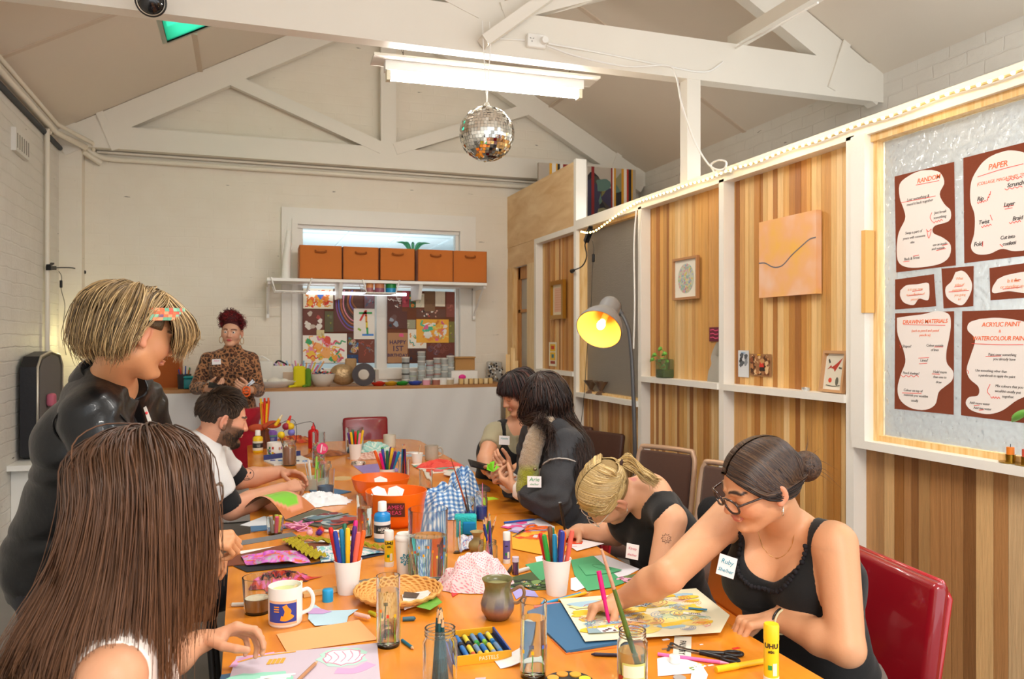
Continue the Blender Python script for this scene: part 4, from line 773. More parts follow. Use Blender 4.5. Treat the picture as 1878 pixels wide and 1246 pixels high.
poster('tall brown poster headed RANDOM, upper left of the window display',[(1641,324),(1750,297),(1753,487),(1644,500)],[(290,140),(320,150),(335,185),(318,225),(335,262),(357,285),(352,322),(300,340),(295,365),(330,382),(357,408),(352,450),(320,475),(260,487),(205,488),(172,470),(165,425),(172,365),(195,315),(190,280),(176,240),(176,190),(210,160),(250,143)],[('RANDOM',278,172,22,'o'),('Lost something &',240,240,14,'k'),('mend it back together',246,256,13,'k'),('Just break',320,290,13,'k'),('something',318,308,13,'k'),('Swap a part of',224,362,13,'k'),('yours with someone',226,380,12,'k'),('else',220,398,12,'k'),('use an inside',318,405,12,'k'),('and outside',312,420,12,'k'),('Back & Front',218,456,13,'k')],[[(235,194),(318,178)],[(183,257),(305,233)],[(292,292),(286,310),(294,326)],wig(296,328,330,318),[(274,356),(281,384),(290,352),(280,360),(272,352)],[(328,410),(350,404)],[(308,428),(342,420)],[(190,468),(212,465)],[(225,448),(246,444)]])
poster('large brown poster headed PAPER, upper right of the window display',[(1767,290),(1900,256),(1900,467),(1769,483)],[(520,82),(570,70),(630,85),(655,150),(652,300),(645,410),(590,430),(540,422),(495,440),(450,440),(430,415),(442,365),(443,300),(428,250),(432,180),(462,125),(490,98)],[('PAPER',525,124,27,'o'),('(COLLAGE, MAGAZINES, TISSUE',545,172,15,'o'),('Scrunch',588,190,20,'k'),('Rip',463,243,20,'k'),('Layer',566,262,19,'k'),('Twist',475,326,19,'k'),('Braid',596,312,19,'k'),('Fold',455,405,20,'k'),('Cut into',560,380,17,'k'),('confetti',566,402,17,'k')],[[(455,165),(540,138),(619,118)],wig(552,210,615,198),wig(556,178,615,165),wig(454,258,486,250),wig(488,250,502,220,6,4),[(548,272),(584,266)],[(552,280),(580,275)],wig(468,344,505,335),[(500,300),(508,320)],wig(568,330,610,322),[(474,395),(473,414)],[(535,405),(545,415)]])
poster('small brown card asking about the new shape or collection, left of the middle row',[(1642,513),(1713,503),(1717,562),(1642,568)],[(178,570),(200,552),(240,548),(274,543),(281,560),(277,604),(245,600),(225,622),(192,614),(178,592)],[('is it one new',230,566,13,'l'),('or a collection of',230,584,12,'l'),('pieces?',228,602,12,'l')],[[(222,574),(258,568)],[(205,590),(260,584)]])
poster('small brown card asking what materials, centre of the middle row',[(1727,493),(1786,488),(1785,562),(1731,566)],[(375,505),(398,500),(418,515),(434,550),(424,590),(400,622),(370,615),(343,592),(340,560),(360,538)],[('What',388,528,13,'l'),('sides of',388,550,13,'l'),('materials am',388,568,12,'l'),('you going',390,586,12,'l'),('in?',388,602,12,'l')],[[(372,558),(402,554)],[(352,576),(424,570)]])
poster('small brown card asking if it is flat or standing, right of the middle row',[(1815,492),(1900,480),(1900,545),(1817,551)],[(525,530),(560,515),(640,503),(655,530),(640,578),(565,573),(512,580),(507,560)],[('Is it flat',580,535,17,'l'),('or standing up',575,556,16,'l')],[[(585,536),(610,532)],[(545,566),(612,558)]])
poster('tall brown poster headed DRAWING MATERIALS, lower left of the display',[(1642,575),(1750,571),(1749,761),(1641,750)],[(166,668),(205,662),(260,655),(310,644),(350,655),(358,690),(352,740),(342,790),(344,830),(366,860),(362,892),(335,915),(314,935),(302,978),(265,997),(215,990),(178,962),(168,920),(180,870),(196,825),(188,780),(168,725)],[('DRAWING MATERIALS',263,682,19,'o'),('(such as pencil and pastel',265,714,12,'o'),('pencils as)',265,730,12,'o'),('Shapes?',200,770,13,'k'),('Colour outside',300,767,12,'k'),('of lines',300,783,12,'k'),('Lines?',262,820,14,'k'),('Pencil shavings?',215,866,12,'k'),('Hold more',318,862,13,'k'),('than one to',318,880,12,'k'),('draw',314,898,12,'k'),('Colour on top of',222,928,12,'k'),('materials you wouldnt',232,946,12,'k'),('usually',228,964,12,'k')],[[(190,692),(340,695)],[(177,765),(181,772),(178,776)],[(300,772),(332,772)],[(246,832),(275,830)],[(244,812),(282,810)],wig(182,876,245,876),[(292,868),(320,870)],[(186,936),(255,938)]])
poster('large brown poster headed ACRYLIC PAINT and WATERCOLOUR PAINT, lower right of the display',[(1765,571),(1900,567),(1900,779),(1763,762)],[(462,672),(530,668),(620,682),(662,710),(665,860),(650,930),(590,965),(540,1000),(490,1012),(435,1000),(412,975),(422,952),(455,945),(457,915),(425,885),(415,850),(430,800),(445,745),(418,712),(425,685)],[('ACRYLIC PAINT',535,692,21,'o'),('&',532,716,15,'o'),('WATERCOLOUR PAINT',530,742,20,'o'),('Paint over something',540,800,13,'k'),('you already have',548,816,13,'k'),('Use something other than',500,858,12,'k'),('a paintbrush to apply the paint',520,876,12,'k'),('Mix colours that you',565,914,13,'k'),('wouldnt usually put',560,932,13,'k'),('together.',562,950,13,'k'),('Add more water',460,974,12,'k'),('Add less water',470,992,12,'k')],[[(434,760),(530,764),(619,764)],[(484,806),(540,804)],[(419,855),(423,864),(420,868)],[(500,905),(490,930),(500,945)],wig(502,952,535,954),[(442,982),(462,980)],[(460,998),(478,996)]])
pb_=onX(1165,850,2.22);Xl,Yl=2.22,pb_.y
def lp(px,py,dx=0):d=ray(px,py);return onX(px,py,Xl+dx)
t=thing('floor_lamp','tall grey floor lamp with a big dome shade and glowing bulb','lamp',(Xl,Yl,0));M_LG=mat('8d8c8d',.4,.2);M_LD=mat('5c5c5e',.4,.3)
b=W();b.lathe([(0,0),(.14,0),(.14,.02),(.03,.03),(0,.03)],(Xl,Yl,0),32);b.build('base',M_LD,t)
P=[(Xl,Yl,.02),lp(1165,850),lp(1163,760),lp(1159,660),lp(1154,610),lp(1148,590),lp(1140,576)]
b=W();b.tube([P[0],P[1],P[2]]+smoothpath(P[3:],12),.0125,10);b.build('pole',M_LD,t)
oc=at(1098,605,lp(1140,576).length*0+4.35);fw_=Vector((S_,C_,0));rt=Vector((C_,-S_,0));vd=(Vector((0,0,CAMZ))-oc).normalized()
ax=(vd*.74+(rt*-.30+Vector((0,0,-1))*.62)).normalized()
M=rotm(-ax);Rr=43/1440*4.35
prof=[(Rr,0),(Rr*.97,.03),(Rr*.86,.075),(Rr*.68,.115),(Rr*.5,.14),(Rr*.47,.16),(Rr*.47,.225),(Rr*.42,.25),(Rr*.3,.262),(0,.265)]
b=W();b.lathe(prof,oc,40,M);sh=b.build('lamp_shade',M_LG,t)
b=W();b.lathe([(max(r_-.004,0),z-.003 if i>0 else 0)for i,(r_,z)in enumerate(prof)][:7]+[(0,.2)],oc,40,M);b.build('shade_lining',mat('eeb054',.6),sh)
b=W();bc=oc+(-ax)*.045;b.sph(bc,(.024,.024,.034),14,10,M);b.build('bulb',mat('ffe3a0',.4,emit=12),t)
b=W();b.cyl(oc+(-ax)*.08,oc+(-ax)*.2,.018);b.build('bulb_socket',mat('d8c8a0',.5),t)
hp=oc+(-ax)*.2;e1=lp(1140,576);mid=lp(1137,560);b=W();b.tube(smoothpath([hp+rt*Rr*.45,(hp+rt*Rr*.45+mid)/2+Vector((0,0,.02)),mid,e1],14),.008,8);b.sph(e1,.018);b.build('swivel_arm',M_LD,t)
L=bpy.data.lights.new('lamp_bulb','POINT');L.energy=2.2;L.color=(1,.72,.35);L.shadow_soft_size=.03;o=bpy.data.objects.new('lamp_bulb',L);COL.objects.link(o);o.location=bc+ax*.04
path=[onX(1066,425,2.46),onX(1078,427,2.45),onX(1092,424,2.46),onX(1110,412,2.465),onX(1140,390,2.47),onX(1168,372,2.475)]
path=smoothpath(path,30);yy=path[-1].y;z00=path[-1].z
xs=[];
for i in range(70):
 y=yy-(yy-1.15)*(i+1)/70;px_=0;z=2.405+.004*sin(i*.7)
 if i<8:z=z00+(2.405-z00)*(i+1)/9
 path.append(Vector((2.472,y,z)))
t=thing('rope_light','glowing warm string of small lights along the top rail of the partition','string lights',tuple(path[-1]))
b=W();b.tube(path,.005,6);b.build('cable',mat('d8c08a',.4),t)
tot=[0];
for i in range(1,len(path)):tot.append(tot[-1]+(path[i]-path[i-1]).length)
nb=100;M_LED=mat('ffd98a',.3,emit=16)
bm_=MB();bm_.sph((0,0,0),(.0065,.009,.0065),8,6);proto=None
for i in range(nb):
 s=tot[-1]*(i+.5)/nb;k=max(j for j in range(len(tot))if tot[j]<=s);k=min(k,len(path)-2);f_=(s-tot[k])/(tot[k+1]-tot[k]);p=path[k].lerp(path[k+1],f_)+Vector((-.006,0,0))
 if proto is None:proto=bm_.build('light_bulb',M_LED,t);o=proto
 else:o=proto.copy();COL.objects.link(o)
 o.parent=t;o.location=p-t.location
for(yy_,e_)in((4.8,2.2),(3.9,2.2),(3.1,2.2),(2.3,2.2),(1.6,2.2)):
 L=bpy.data.lights.new('string_glow','POINT');L.energy=e_*.22;L.color=(1,.72,.35);L.shadow_soft_size=.12;o=bpy.data.objects.new('string_glow',L);COL.objects.link(o);o.location=(2.4,yy_,2.36)
def gooseneck(label,p0,pts,cpts,parent_label=None):
 t=thing('clip_lamp',label,'clip lamp',tuple(p0));p0=Vector(p0)
 b=W();d=(Vector(pts[1])-p0).normalized();b.beam(p0-d*.05,p0+d*.07,.035,.03);b.beam(p0-d*.05+Vector((0,0,.02)),p0+d*.03+Vector((0,0,.035)),.03,.012);b.build('clip',M_BLACK,t)
 b=W();b.tube(smoothpath(pts,24),.005,8);b.build('gooseneck',M_BLACK,t)
 b=W();d=(Vector(pts[-1])-Vector(pts[-2])).normalized();b.cyl(pts[-1],Vector(pts[-1])+d*.035,.012,.018);hd=b.build('lamp_head',M_BLACK,t)
 b=W();b.tube(smoothpath(cpts,30),.0025,6);c=b.build('cord',mat('3c3630',.5),t)
 q=smoothpath(cpts,30)[8];b=W();b.rbox(q,(.02,.02,.06),.006);b.build('switch',M_BLACK,c);return Vector(pts[-1])+d*.04
X_=XL+.05;tip=gooseneck('black clip-on lamp with a thin bent neck clamped to the pipe on the left wall',onX(93,492,X_),[onX(93,492,X_),onX(115,491,X_+.03),onX(135,492,X_+.06),onX(150,498,X_+.1)],[onX(108,498,X_),onX(113,508,X_),onX(112,530,X_),onX(119,560,X_),onX(116,600,X_),onX(120,645,X_),onX(130,678,X_+.02)])
X_=2.46;gooseneck('black clip-on lamp dangling from the partition top beside the dome lamp',onX(1080,430,X_),[onX(1083,436,X_),onX(1073,448,X_),onX(1076,470,X_),onX(1068,488,X_),onX(1052,496,X_)],[onX(1086,440,X_),onX(1089,455,X_),onX(1088,475,X_),onX(1086,500,X_),onX(1084,560,X_),onX(1077,640,X_),onX(1070,740,X_),onX(1062,800,X_)])
b=MB();X_=2.45;b.tube(smoothpath([onX(1167,385,X_),onX(1163,450,X_),onX(1164,560,X_),onX(1162,640,X_)],20),.006,6);one('white_cable',b,M_WHITE,'white cable hanging down beside the stippled window','cable')
c=onY(893,246,3.97);Rb=50/1440*(3.97/ray(893,246)[1]);t=thing('mirror_ball','silver mirror ball hanging on white cords in front of the tube light','mirror ball',tuple(c))
b=MB();b.smooth=False;b.color('ffffff')
nl=26;rr=random.Random(2)
for i in range(nl):
 a0=-pi/2+pi*i/nl;a1=-pi/2+pi*(i+1)/nl;am=(a0+a1)/2;k=max(4,int(2*nl*cos(am)))
 for j in range(k):
  b0=2*pi*j/k;b1=2*pi*(j+.93)/k;a1_=a0+(a1-a0)*.93;sh_=rr.uniform(-.012,.012);sh2=rr.uniform(-.012,.012)
  q=[Vector((cos(a)*cos(bb),cos(a)*sin(bb),sin(a)))*Rb for a,bb in((a0,b0),(a0,b1),(a1_,b1),(a1_,b0))]
  q[0]*=1+sh_;q[1]*=1+sh2;q[2]*=1-sh_;q[3]*=1-sh2
  b.add(q,[(0,1,2,3)],False)
b.build('mirror_tiles',mat('f2f2ee',.03,1),t);b=MB();b.sph((0,0,0),Rb*.985,40,30);b.build('core',mat('8d8d88',.4,.6),t)
b=MB();b.cyl((0,0,Rb*.97),(0,0,Rb+.02),.02,.01);b.build('cap',mat('e8e2d0',.4),t)
tp=onY(893,78,3.97)-c;b=MB()
for dx in(-.02,.02):b.tube([(0,0,Rb+.02),(dx,0,tp.z),(dx,.02,tp.z+.12)],.0028,5)
b.build('cord',M_WHITE,t)
c=onY(277,2,3.9);t=thing('dome_camera','glossy black round fitting at the top of the tie beam','dome camera',tuple(c));b=MB();b.lathe([(.066,.0),(.068,-.012),(.06,-.02)],(0,0,0),32,rotm((0,1,.5)));b.build('ring',mat('1c1c20',.5),t);b=MB();b.sph((0,0,0),.058,28,20);b.build('dome',mat('17171b',.05,spec=.8),t)
b=MB();b.cyl((0,.0,.05),(0,.06,.12),.03);b.build('bracket',M_BLACK,t)
yb_=4.1-.05;t=thing('power_outlet','white double power outlet with a plug on the tie beam','power outlet',tuple(onY(983,76,yb_)))
c=onY(983,76,yb_-.01);b=W();b.rbox(c,(.11,.035,.075),.008);b.build('outlet_box',M_WHITE,t);b=W();b.cyl(c+Vector((.035,-.015,0)),c+Vector((.035,-.055,-.005)),.022,.018);b.build('plug',M_WHITE,t)
b=W();[b.box(c+Vector((-.03+dx,-.0185,dz)),(.008,.002,.003),M=Matrix.Rotation(.5*sg,3,'Y'))for dx,dz,sg in((-.008,.008,1),(.008,.008,-1),(0,-.008,3))];b.build('socket_slots',mat('6d6a66',.6),t)
b=MB();b.tube([onY(900,70,yb_),onY(962,74,yb_)],.005,6);b.tube(smoothpath([onY(1005,80,yb_-.01),onY(1100,97,yb_),onY(1225,122,yb_),onY(1290,132,yb_),onY(1320,118,yb_),onY(1350,88,yb_),onY(1420,50,3.4),onY(1500,5,3.0)],60),.006,6);one('wall_cable',b,M_WHITE,'white power cable clipped along the tie beam from the outlet','cable')
b=MB();P=[onY(1003,84,yb_-.04),onY(1060,104,yb_-.06),onY(1150,122,yb_-.06),onY(1222,120,yb_-.06),onY(1240,140,3.95),onY(1250,190,3.8),onY(1272,255,3.9),onX(1300,302,2.46),onX(1325,312,2.44),onX(1332,298,2.44),onX(1318,294,2.46),onX(1304,303,2.46),onX(1315,318,2.47),onX(1340,315,2.47)]
b.tube(smoothpath(P,90),.0055,6);one('hanging_cable',b,M_WHITE,'white flex drooping from the beam plug to the string lights','cable')
b=MB();A_=onY(886,78,4.0);B_=onY(1012,-12,4.0);b.beam(A_,B_,.06,.09,(0,1,0));one('beam_brace',b,M_WBEAM,'short white diagonal brace crossing the front of the tie beam','brace')['kind']='structure'
xpst=onY(1266,240,4.1).x;trim((xpst-.045,4.06,2.44),(xpst+.045,4.14,3.06),M_WBEAM)
Yp=6.95;a_=onY(988,298,Yp);c_=onY(1166,325,Yp);w_=c_.x-a_.x;h_=1.0;z0_=a_.z-h_
t=thing('striped_painting','wide painting with black, red and yellow upright bands over murky blotches, in the loft','painting',(a_.x,Yp,z0_+.0));b=W();b.lohi((a_.x,Yp,z0_),(c_.x,Yp+.035,a_.z));b.build('canvas',mat('b9aea0',.7),t)
b=W();fr=Fr((a_.x,Yp-.0005,z0_),(1,0,0),(0,0,1));scribble(b,fr,w_,h_,['4a4038','8f8c6a','6e5f78','2c2a30','9a9a50','5c7a70','3a3550','1f1f24','7a7440'],60,9,.03,.0003,'b',(.25,0,1,1))
for(c,x0,x1)in(('e8e2d8',.13,.17),('e0a52a',.105,.13),('e0a52a',.17,.185),('22201e',.185,.21),('e8e2d8',.21,.24),('8f2a24',.24,.29),('c0341f',.425,.445),('22201e',.445,.475),('e8e2d8',.475,.49),('8f2020',.53,.56),('9a2a22',.735,.75),('efe8dc',.75,.765),('d99a1e',.765,.785),('d99a1e',.845,.87),('efe8dc',.87,.9),('c0341f',.9,.92),('22201e',.92,.95),('d9a020',.95,.965)):
 b.color(c);fr.poly(b,[(w_*x0,0),(w_*x1,0),(w_*x1,h_),(w_*x0,h_)],.004,.0005)
b.build('painted_bands',M_ATTR,t)
Xc=XL+.11;p0_=onX(58,806,Xc);t=thing('instrument_case','tall open black case with grey lining standing against the left wall','case',(Xc,p0_.y,.72))
yN,yF=onX(62,700,Xc).y,onX(108,700,Xc).y;zt_=onX(84,645,Xc).z
b=W();yc_=(yN+yF)/2;hw=(yF-yN)/2;pts=[(0,-hw,.73),(0,-hw,zt_-.1),(0,-hw*.75,zt_-.03),(0,0,zt_),(0,hw*.75,zt_-.03),(0,hw,zt_-.1),(0,hw,.73),(0,hw*.8,.70),(0,-hw*.8,.70)]
q=[Vector((XL+.03,yc_,0))+Vector(p)for p in pts];b.slab(q,(1,0,0),.10);b.build('case_shell',mat('17161c',.4,bump=.1),t)
q2=[Vector((XL+.1305,yc_,0))+Vector((0,p[1]*.86,(p[2]-1.07)*.93+1.07))for p in pts];b=W();b.slab(q2,(1,0,0),.003);b.build('lining',mat('6f6a68',.9),t)
b=W();b.tube([x+Vector((.102,0,0))for x in q],.008,6,closed=True);b.build('metal_rim',mat('c9c2b4',.35,.7),t);b=W();b.rbox((XL+.16,yc_-hw*.3,1.08),(.05,.1,.09),.02);b.build('pink_cloth',mat('c96a80',.8),t)
t=thing('wall_ledge','low white ledge under the open black case','shelf',(XL+.15,yc_,.66));b=W();b.lohi((XL+.002,yc_-hw-.2,.66),(XL+.3,yc_+hw+.15,.695));b.build('ledge_board',M_WHITE,t);b=W();b.lohi((XL+.002,yc_-hw-.1,0),(XL+.25,yc_-hw-.06,.66));b.build('leg',M_WHITE,t);b=W();b.lohi((XL+.002,yc_+hw,0),(XL+.25,yc_+hw+.04,.66));b.build('leg',M_WHITE,t)
# ================================================================ THINGS ON THE TABLES
def c3(x,y):return(440+x/4.45,720+y/4.45)
def c5(x,y):return(400+x/3.6,900+y/3.6)
def c6(x,y):return(780+x/3.6,900+y/3.6)
def c4(x,y):return(800+x/3.894,650+y/3.894)
def c7(x,y):return(1000+x/2.675,780+y/2.675)
def c9(x,y):return(1100+x/3.756,940+y/3.756)
def T(p,dz=0):return onZ(p[0],p[1],ZT+dz)
def sc(p):return(ZT-CAMZ)/ray(*p)[2]/F*1.0
M_GLASS=mat('f6fbfa',.02,trans=1,ior=1.42,key=('tglass',));M_WAT=mat('eef6f6',.02,trans=1,ior=1.22,key=('twat',));M_CUP=mat('f7f3ee',.7)
class Cyl:
 """drawing frame wrapped round an upright cylinder"""
 def __init__(s,c,R_,a0):s.c=Vector(c);s.R=R_;s.a=a0
 def p(s,u,v,h=0):a=s.a+u/s.R;return s.c+Vector(((s.R+h)*cos(a),(s.R+h)*sin(a),v))
 def ribbon(s,mb,pts,w,h,th=.0004):
  P=crom([(a,b_,0)for a,b_ in pts],max(6,len(pts)*4));vs=[];K=len(P)
  for i in range(K):
   d=P[min(i+1,K-1)]-P[max(i-1,0)];L=math.hypot(d[0],d[1])or 1;nx,ny=-d[1]/L*w/2,d[0]/L*w/2
   for(a,b_,hh)in((nx,ny,h),(-nx,-ny,h),(-nx,-ny,h+th),(nx,ny,h+th)):vs.append(s.p(P[i][0]+a,P[i][1]+b_,hh))
  return mb.add(vs,[(i*4+j,i*4+(j+1)%4,i*4+4+(j+1)%4,i*4+4+j)for i in range(K-1)for j in range(4)],False)
 def rect(s,mb,u0,u1,v0,v1,h=.0004,n=10):
  vs=[];
  for i in range(n+1):
   u=u0+(u1-u0)*i/n;vs+=[s.p(u,v0,0),s.p(u,v1,0),s.p(u,v0,h),s.p(u,v1,h)]
  fs=[]
  for i in range(n):k=i*4;fs+=[(k+2,k+6,k+7,k+3),(k,k+4,k+6,k+2),(k+1,k+3,k+7,k+5)]
  return mb.add(vs,fs,True)
def camang(p):return math.atan2(-p[1],-p[0])
def sheet(name,label,cat,corners,col,k=1,draw=None,th=.0006,group=None,rough=.75,poly=None):
 P=[T(q,.0007*k)for q in corners];b=MB();b.color(col);c=sum(P,Vector())/len(P)
 o_=thing(name,label,cat,tuple(c),0,group)if False else None
 Q=[p-c for p in P];b.slab(Q,(0,0,1),th)
 if draw:
  fr=Fr(Q[3]+Vector((0,0,th)),Q[2]-Q[3],Q[0]-Q[3]);fr.n=Vector((0,0,1));draw(b,fr,(Q[2]-Q[3]).length,abs((Q[0]-Q[3]).dot(fr.y)))
 ob=b.build(name,matattr('attr_paper',rough));ob.location=c;tag(ob,label,cat,group);return ob
def wpoly(c,n=8,r=.02,seed=0,sx=1,sy=1):rr=random.Random(seed);return[(c[0]+r*sx*rr.uniform(.6,1.1)*cos(2*pi*i/n),c[1]+r*sy*rr.uniform(.6,1.1)*sin(2*pi*i/n))for i in range(n)]
def paint_bottle(label,px,py,wpx,hpx,col,capcol='f4f2ee',labelc=None,lab2='2b2b30',text=None,nozzle=False):
 s=sc((px,py));c=T((px,py));R_=wpx*s/2;H=hpx*s;t=thing('paint_bottle',label,'paint bottle',(c.x,c.y+R_,ZT));hb=H*.74
 m=MB();m.lathe([(0,0),(R_*.93,0),(R_,.004),(R_,hb*.86),(R_*.9,hb*.94),(R_*.5,hb),(R_*.42,hb+.004),(0,hb+.004)],n=32);m.build('bottle',mat(col,.28),t)
 m=MB()
 if nozzle:m.lathe([(0,hb),(R_*.42,hb),(R_*.42,hb+H*.1),(R_*.16,hb+H*.14),(R_*.12,H),(0,H)],n=20)
 else:m.lathe([(0,hb+.003),(R_*.55,hb+.003),(R_*.52,H*.985),(R_*.45,H),(0,H)],n=24)
 m.build('cap',mat(capcol,.35),t)
 if labelc:
  a=camang(t.location);cy=Cyl((0,0,0),R_+.0004,a);m=MB();m.color(labelc);cy.rect(m,-R_*1.7,R_*1.7,hb*.14,hb*.7,.0003,20);m.color(lab2);cy.rect(m,-R_*1.7,R_*1.7,hb*.30,hb*.58,.0007,20)
  m.color('e8e6e0');[cy.ribbon(m,[(-R_*.2,hb*(.5-.05*i)),(R_*.5,hb*(.5-.05*i))],.0012,.001)for i in range(4)]
  if text:m.color('f4f2ee');put_text(m,text,R_*.55,(0,0,0),(1,0,0),(0,1,0),bend=lambda v:cy.p(v.x+R_*.2,hb*.45+v.y,.0012+v.z))
  m.build('label',M_ATTRG,t)
 return t
def tube_cup(name,label,cat,px,py,wtop,wbot,hpx,M=M_CUP,rim=True,group=None,th=.0012,solid=None):
 s=sc((px,py));rb=wbot*s/2;rt_=wtop*s/2;c=T((px,py));H=hpx*s;t=thing(name,label,cat,(c.x,c.y+rb,ZT),0,group)
 m=MB();pr=[(0,.0),(rb,0),(rt_,H)]
 if rim:pr+=[(rt_+.0015,H),(rt_+.0015,H+.003)]
 pr+=[(rt_-th,H+.002),(rb-th,.004),(0,.004)];m.lathe(pr,n=36);m.build('cup',M,t);t['_']=0;del t['_']
 return t,rb,rt_,H
CAPS={}
def pen(label,c,az,tilt,L,r,col,kind='marker',z0=.006,off=.5,group=None,rb=.02,body=None):
 """a pen or pencil leaning in a pot whose base centre is c; tip end inside"""
 d=Vector((sin(tilt)*cos(az),sin(tilt)*sin(az),cos(tilt)));p0=Vector((c[0]+rb*off*cos(az+pi)*.6,c[1]+rb*off*sin(az+pi)*.6,c[2]+z0));t=thing({'marker':'felt_pen','pencil':'coloured_pencil','plain':'drinking_straw'}[kind],label,{'marker':'felt pen','pencil':'pencil','plain':'straw'}[kind],tuple(p0),0,group);M=rotm(d)
 if kind=='marker':
  m=MB();m.lathe([(0,0),(r*.9,0),(r,.003),(r,L*.62),(0,L*.62)],n=14,M=M);m.build('barrel',mat(body or col,.35),t)
  m=MB();m.lathe([(0,L*.6),(r*1.12,L*.6),(r*1.08,L*.96),(r*.8,L),(0,L)],n=14,M=M);m.build('cap',mat(col,.3),t)
 elif kind=='pencil':
  m=MB();m.lathe([(0,0),(r,0),(r,L*.86),(r*.98,L*.86)],n=6,M=M);m.build('barrel',mat(col,.4),t)
  m=MB();m.lathe([(r*.97,L*.86),(r*.35,L*.965),(0,L*.965)],n=10,M=M);m.build('sharpened_wood',mat('d8a878',.7),t);m=MB();m.lathe([(r*.35,L*.965),(0,L)],n=8,M=M);m.build('lead',mat(col,.5),t)
 return t
def flat_pencil(label,a,b_,col,r=.0038,name='coloured_pencil',cat='pencil',cap=None,wood_=True,k=0):
 A_=T(a,r+.0006*k);B_=T(b_,r+.0006*k);d=(B_-A_);L=d.length;t=thing(name,label,cat,tuple(A_));M=rotm(d)
 m=MB();m.lathe([(0,0),(r,0),(r,L*.88),(0,L*.88)],n=8,M=M);m.build('barrel',mat(col,.35),t)
 m=MB();m.lathe([(r*.98,L*.88),(r*.3,L),(0,L)],n=8,M=M);m.build('tip',mat('d8ac7c' if wood_ else(cap or col),.6),t);return t
def jar(name,label,cat,px,py,wpx,hpx,liquid=None,level=.5,neck=True,wall=.0028,glass=M_GLASS,taper=1.0):
 s=sc((px,py));c=T((px,py));R_=wpx*s/2;H=hpx*s;t=thing(name,label,cat,(c.x,c.y+R_,ZT));hn=H*.84 if neck else H;rn=R_*.86 if neck else R_*taper;rb=R_ if neck else R_
 pr=[(0,0),(R_*.92,0),(R_,.006),(R_,hn*.92),(rn,hn),(rn,H)]if neck else[(0,0),(R_*.96,0),(R_,.004),(R_*taper,H)]
 pi_=[(max(r_-wall,0),z)for r_,z in pr[::-1]];pi_=[(r_,z if i else z)for i,(r_,z)in enumerate(pi_[:-2])]+[(R_-wall-.002,.007),(0,.007)]
 m=MB();m.lathe(pr+pi_,n=36);g=m.build('glass',glass,t)
 if neck:m=MB();[m.tube([(rn*cos(a),rn*sin(a),H*zz)for a in[2*pi*i/28 for i in range(28)]],.0014,5,closed=True)for zz in(.89,.94,.995)];m.build('screw_thread',glass,t)
 if liquid:
  m=MB();rl=R_-wall-.0004;zl=H*level;rt_=rl*(1+(taper-1)*level)if not neck else rl;m.lathe([(0,.0075),(rl-.002,.0075),(rl,.010),(rt_,zl),(0,zl)],n=36);m.build('liquid',liquid,t)
 return t,R_,H
def crumple(mb,rx,ry,h,seed=0,nr=26,na=64,amp=.5,fs=3.0,colfn=None,z0=0,ang=0,edge=.25):
 from mathutils import noise
 vs=[];cs=[]
 for i in range(nr+1):
  s_=i/nr
  for j in range(na):
   a=2*pi*j/na;ed=1+edge*noise.noise(Vector((cos(a)*1.5,sin(a)*1.5,seed)))+edge*.5*noise.noise(Vector((cos(a)*4,sin(a)*4,seed+9)))
   x=rx*s_*ed*cos(a);y=ry*s_*ed*sin(a);q=Vector((x/rx*fs,y/ry*fs,seed*3.1));f_=1-abs(noise.noise(q))*2.2;f2=noise.noise(q*2.3)
   z=h*max(0,(1-s_**2.5))*(1-amp+amp*f_)+h*.18*f2*(1-s_)+.002;z=max(z,.001)
   x2=x+rx*.10*noise.noise(q+Vector((5,1,2)));y2=y+ry*.10*noise.noise(q+Vector((1,7,3)))
   vs.append((x2*cos(ang)-y2*sin(ang),x2*sin(ang)+y2*cos(ang),z+z0));cs.append(colfn(x2,y2,z,f_)if colfn else mb.col)
 fs_=[(i*na+j,i*na+(j+1)%na,(i+1)*na+(j+1)%na,(i+1)*na+j)for i in range(nr)for j in range(na)]
 o=len(mb.v);mb.add(vs,fs_,True);mb.c[o:]=cs;return mb
def cloth_thing(name,label,cat,px,py,rx,ry,h,seed,colfn,ang=0,amp=.5,fs=3.0,res=1,edge=.25):
 c=T((px,py));b=MB();crumple(b,rx,ry,h,seed,int(30*res),int(72*res),amp,fs,colfn,0,ang,edge);o=b.build(name,M_CLOTHA);o.location=(c.x,c.y,ZT);tag(o,label,cat);return o
paint_bottle('yellow paint bottle with a black label and white cap, far left of the table',*c3(147,495),18,41,'f2c81e',labelc='e9e2cf')
paint_bottle('purple paint bottle with a white cap behind the flower mug',*c3(262,405+30),19,37,'8a62c4',labelc='6f9f8a',lab2='4a5ab0')
paint_bottle('red pump paint bottle standing near the far end of the table',*c3(603,460),19,47,'c8161e','d8252c',nozzle=True)
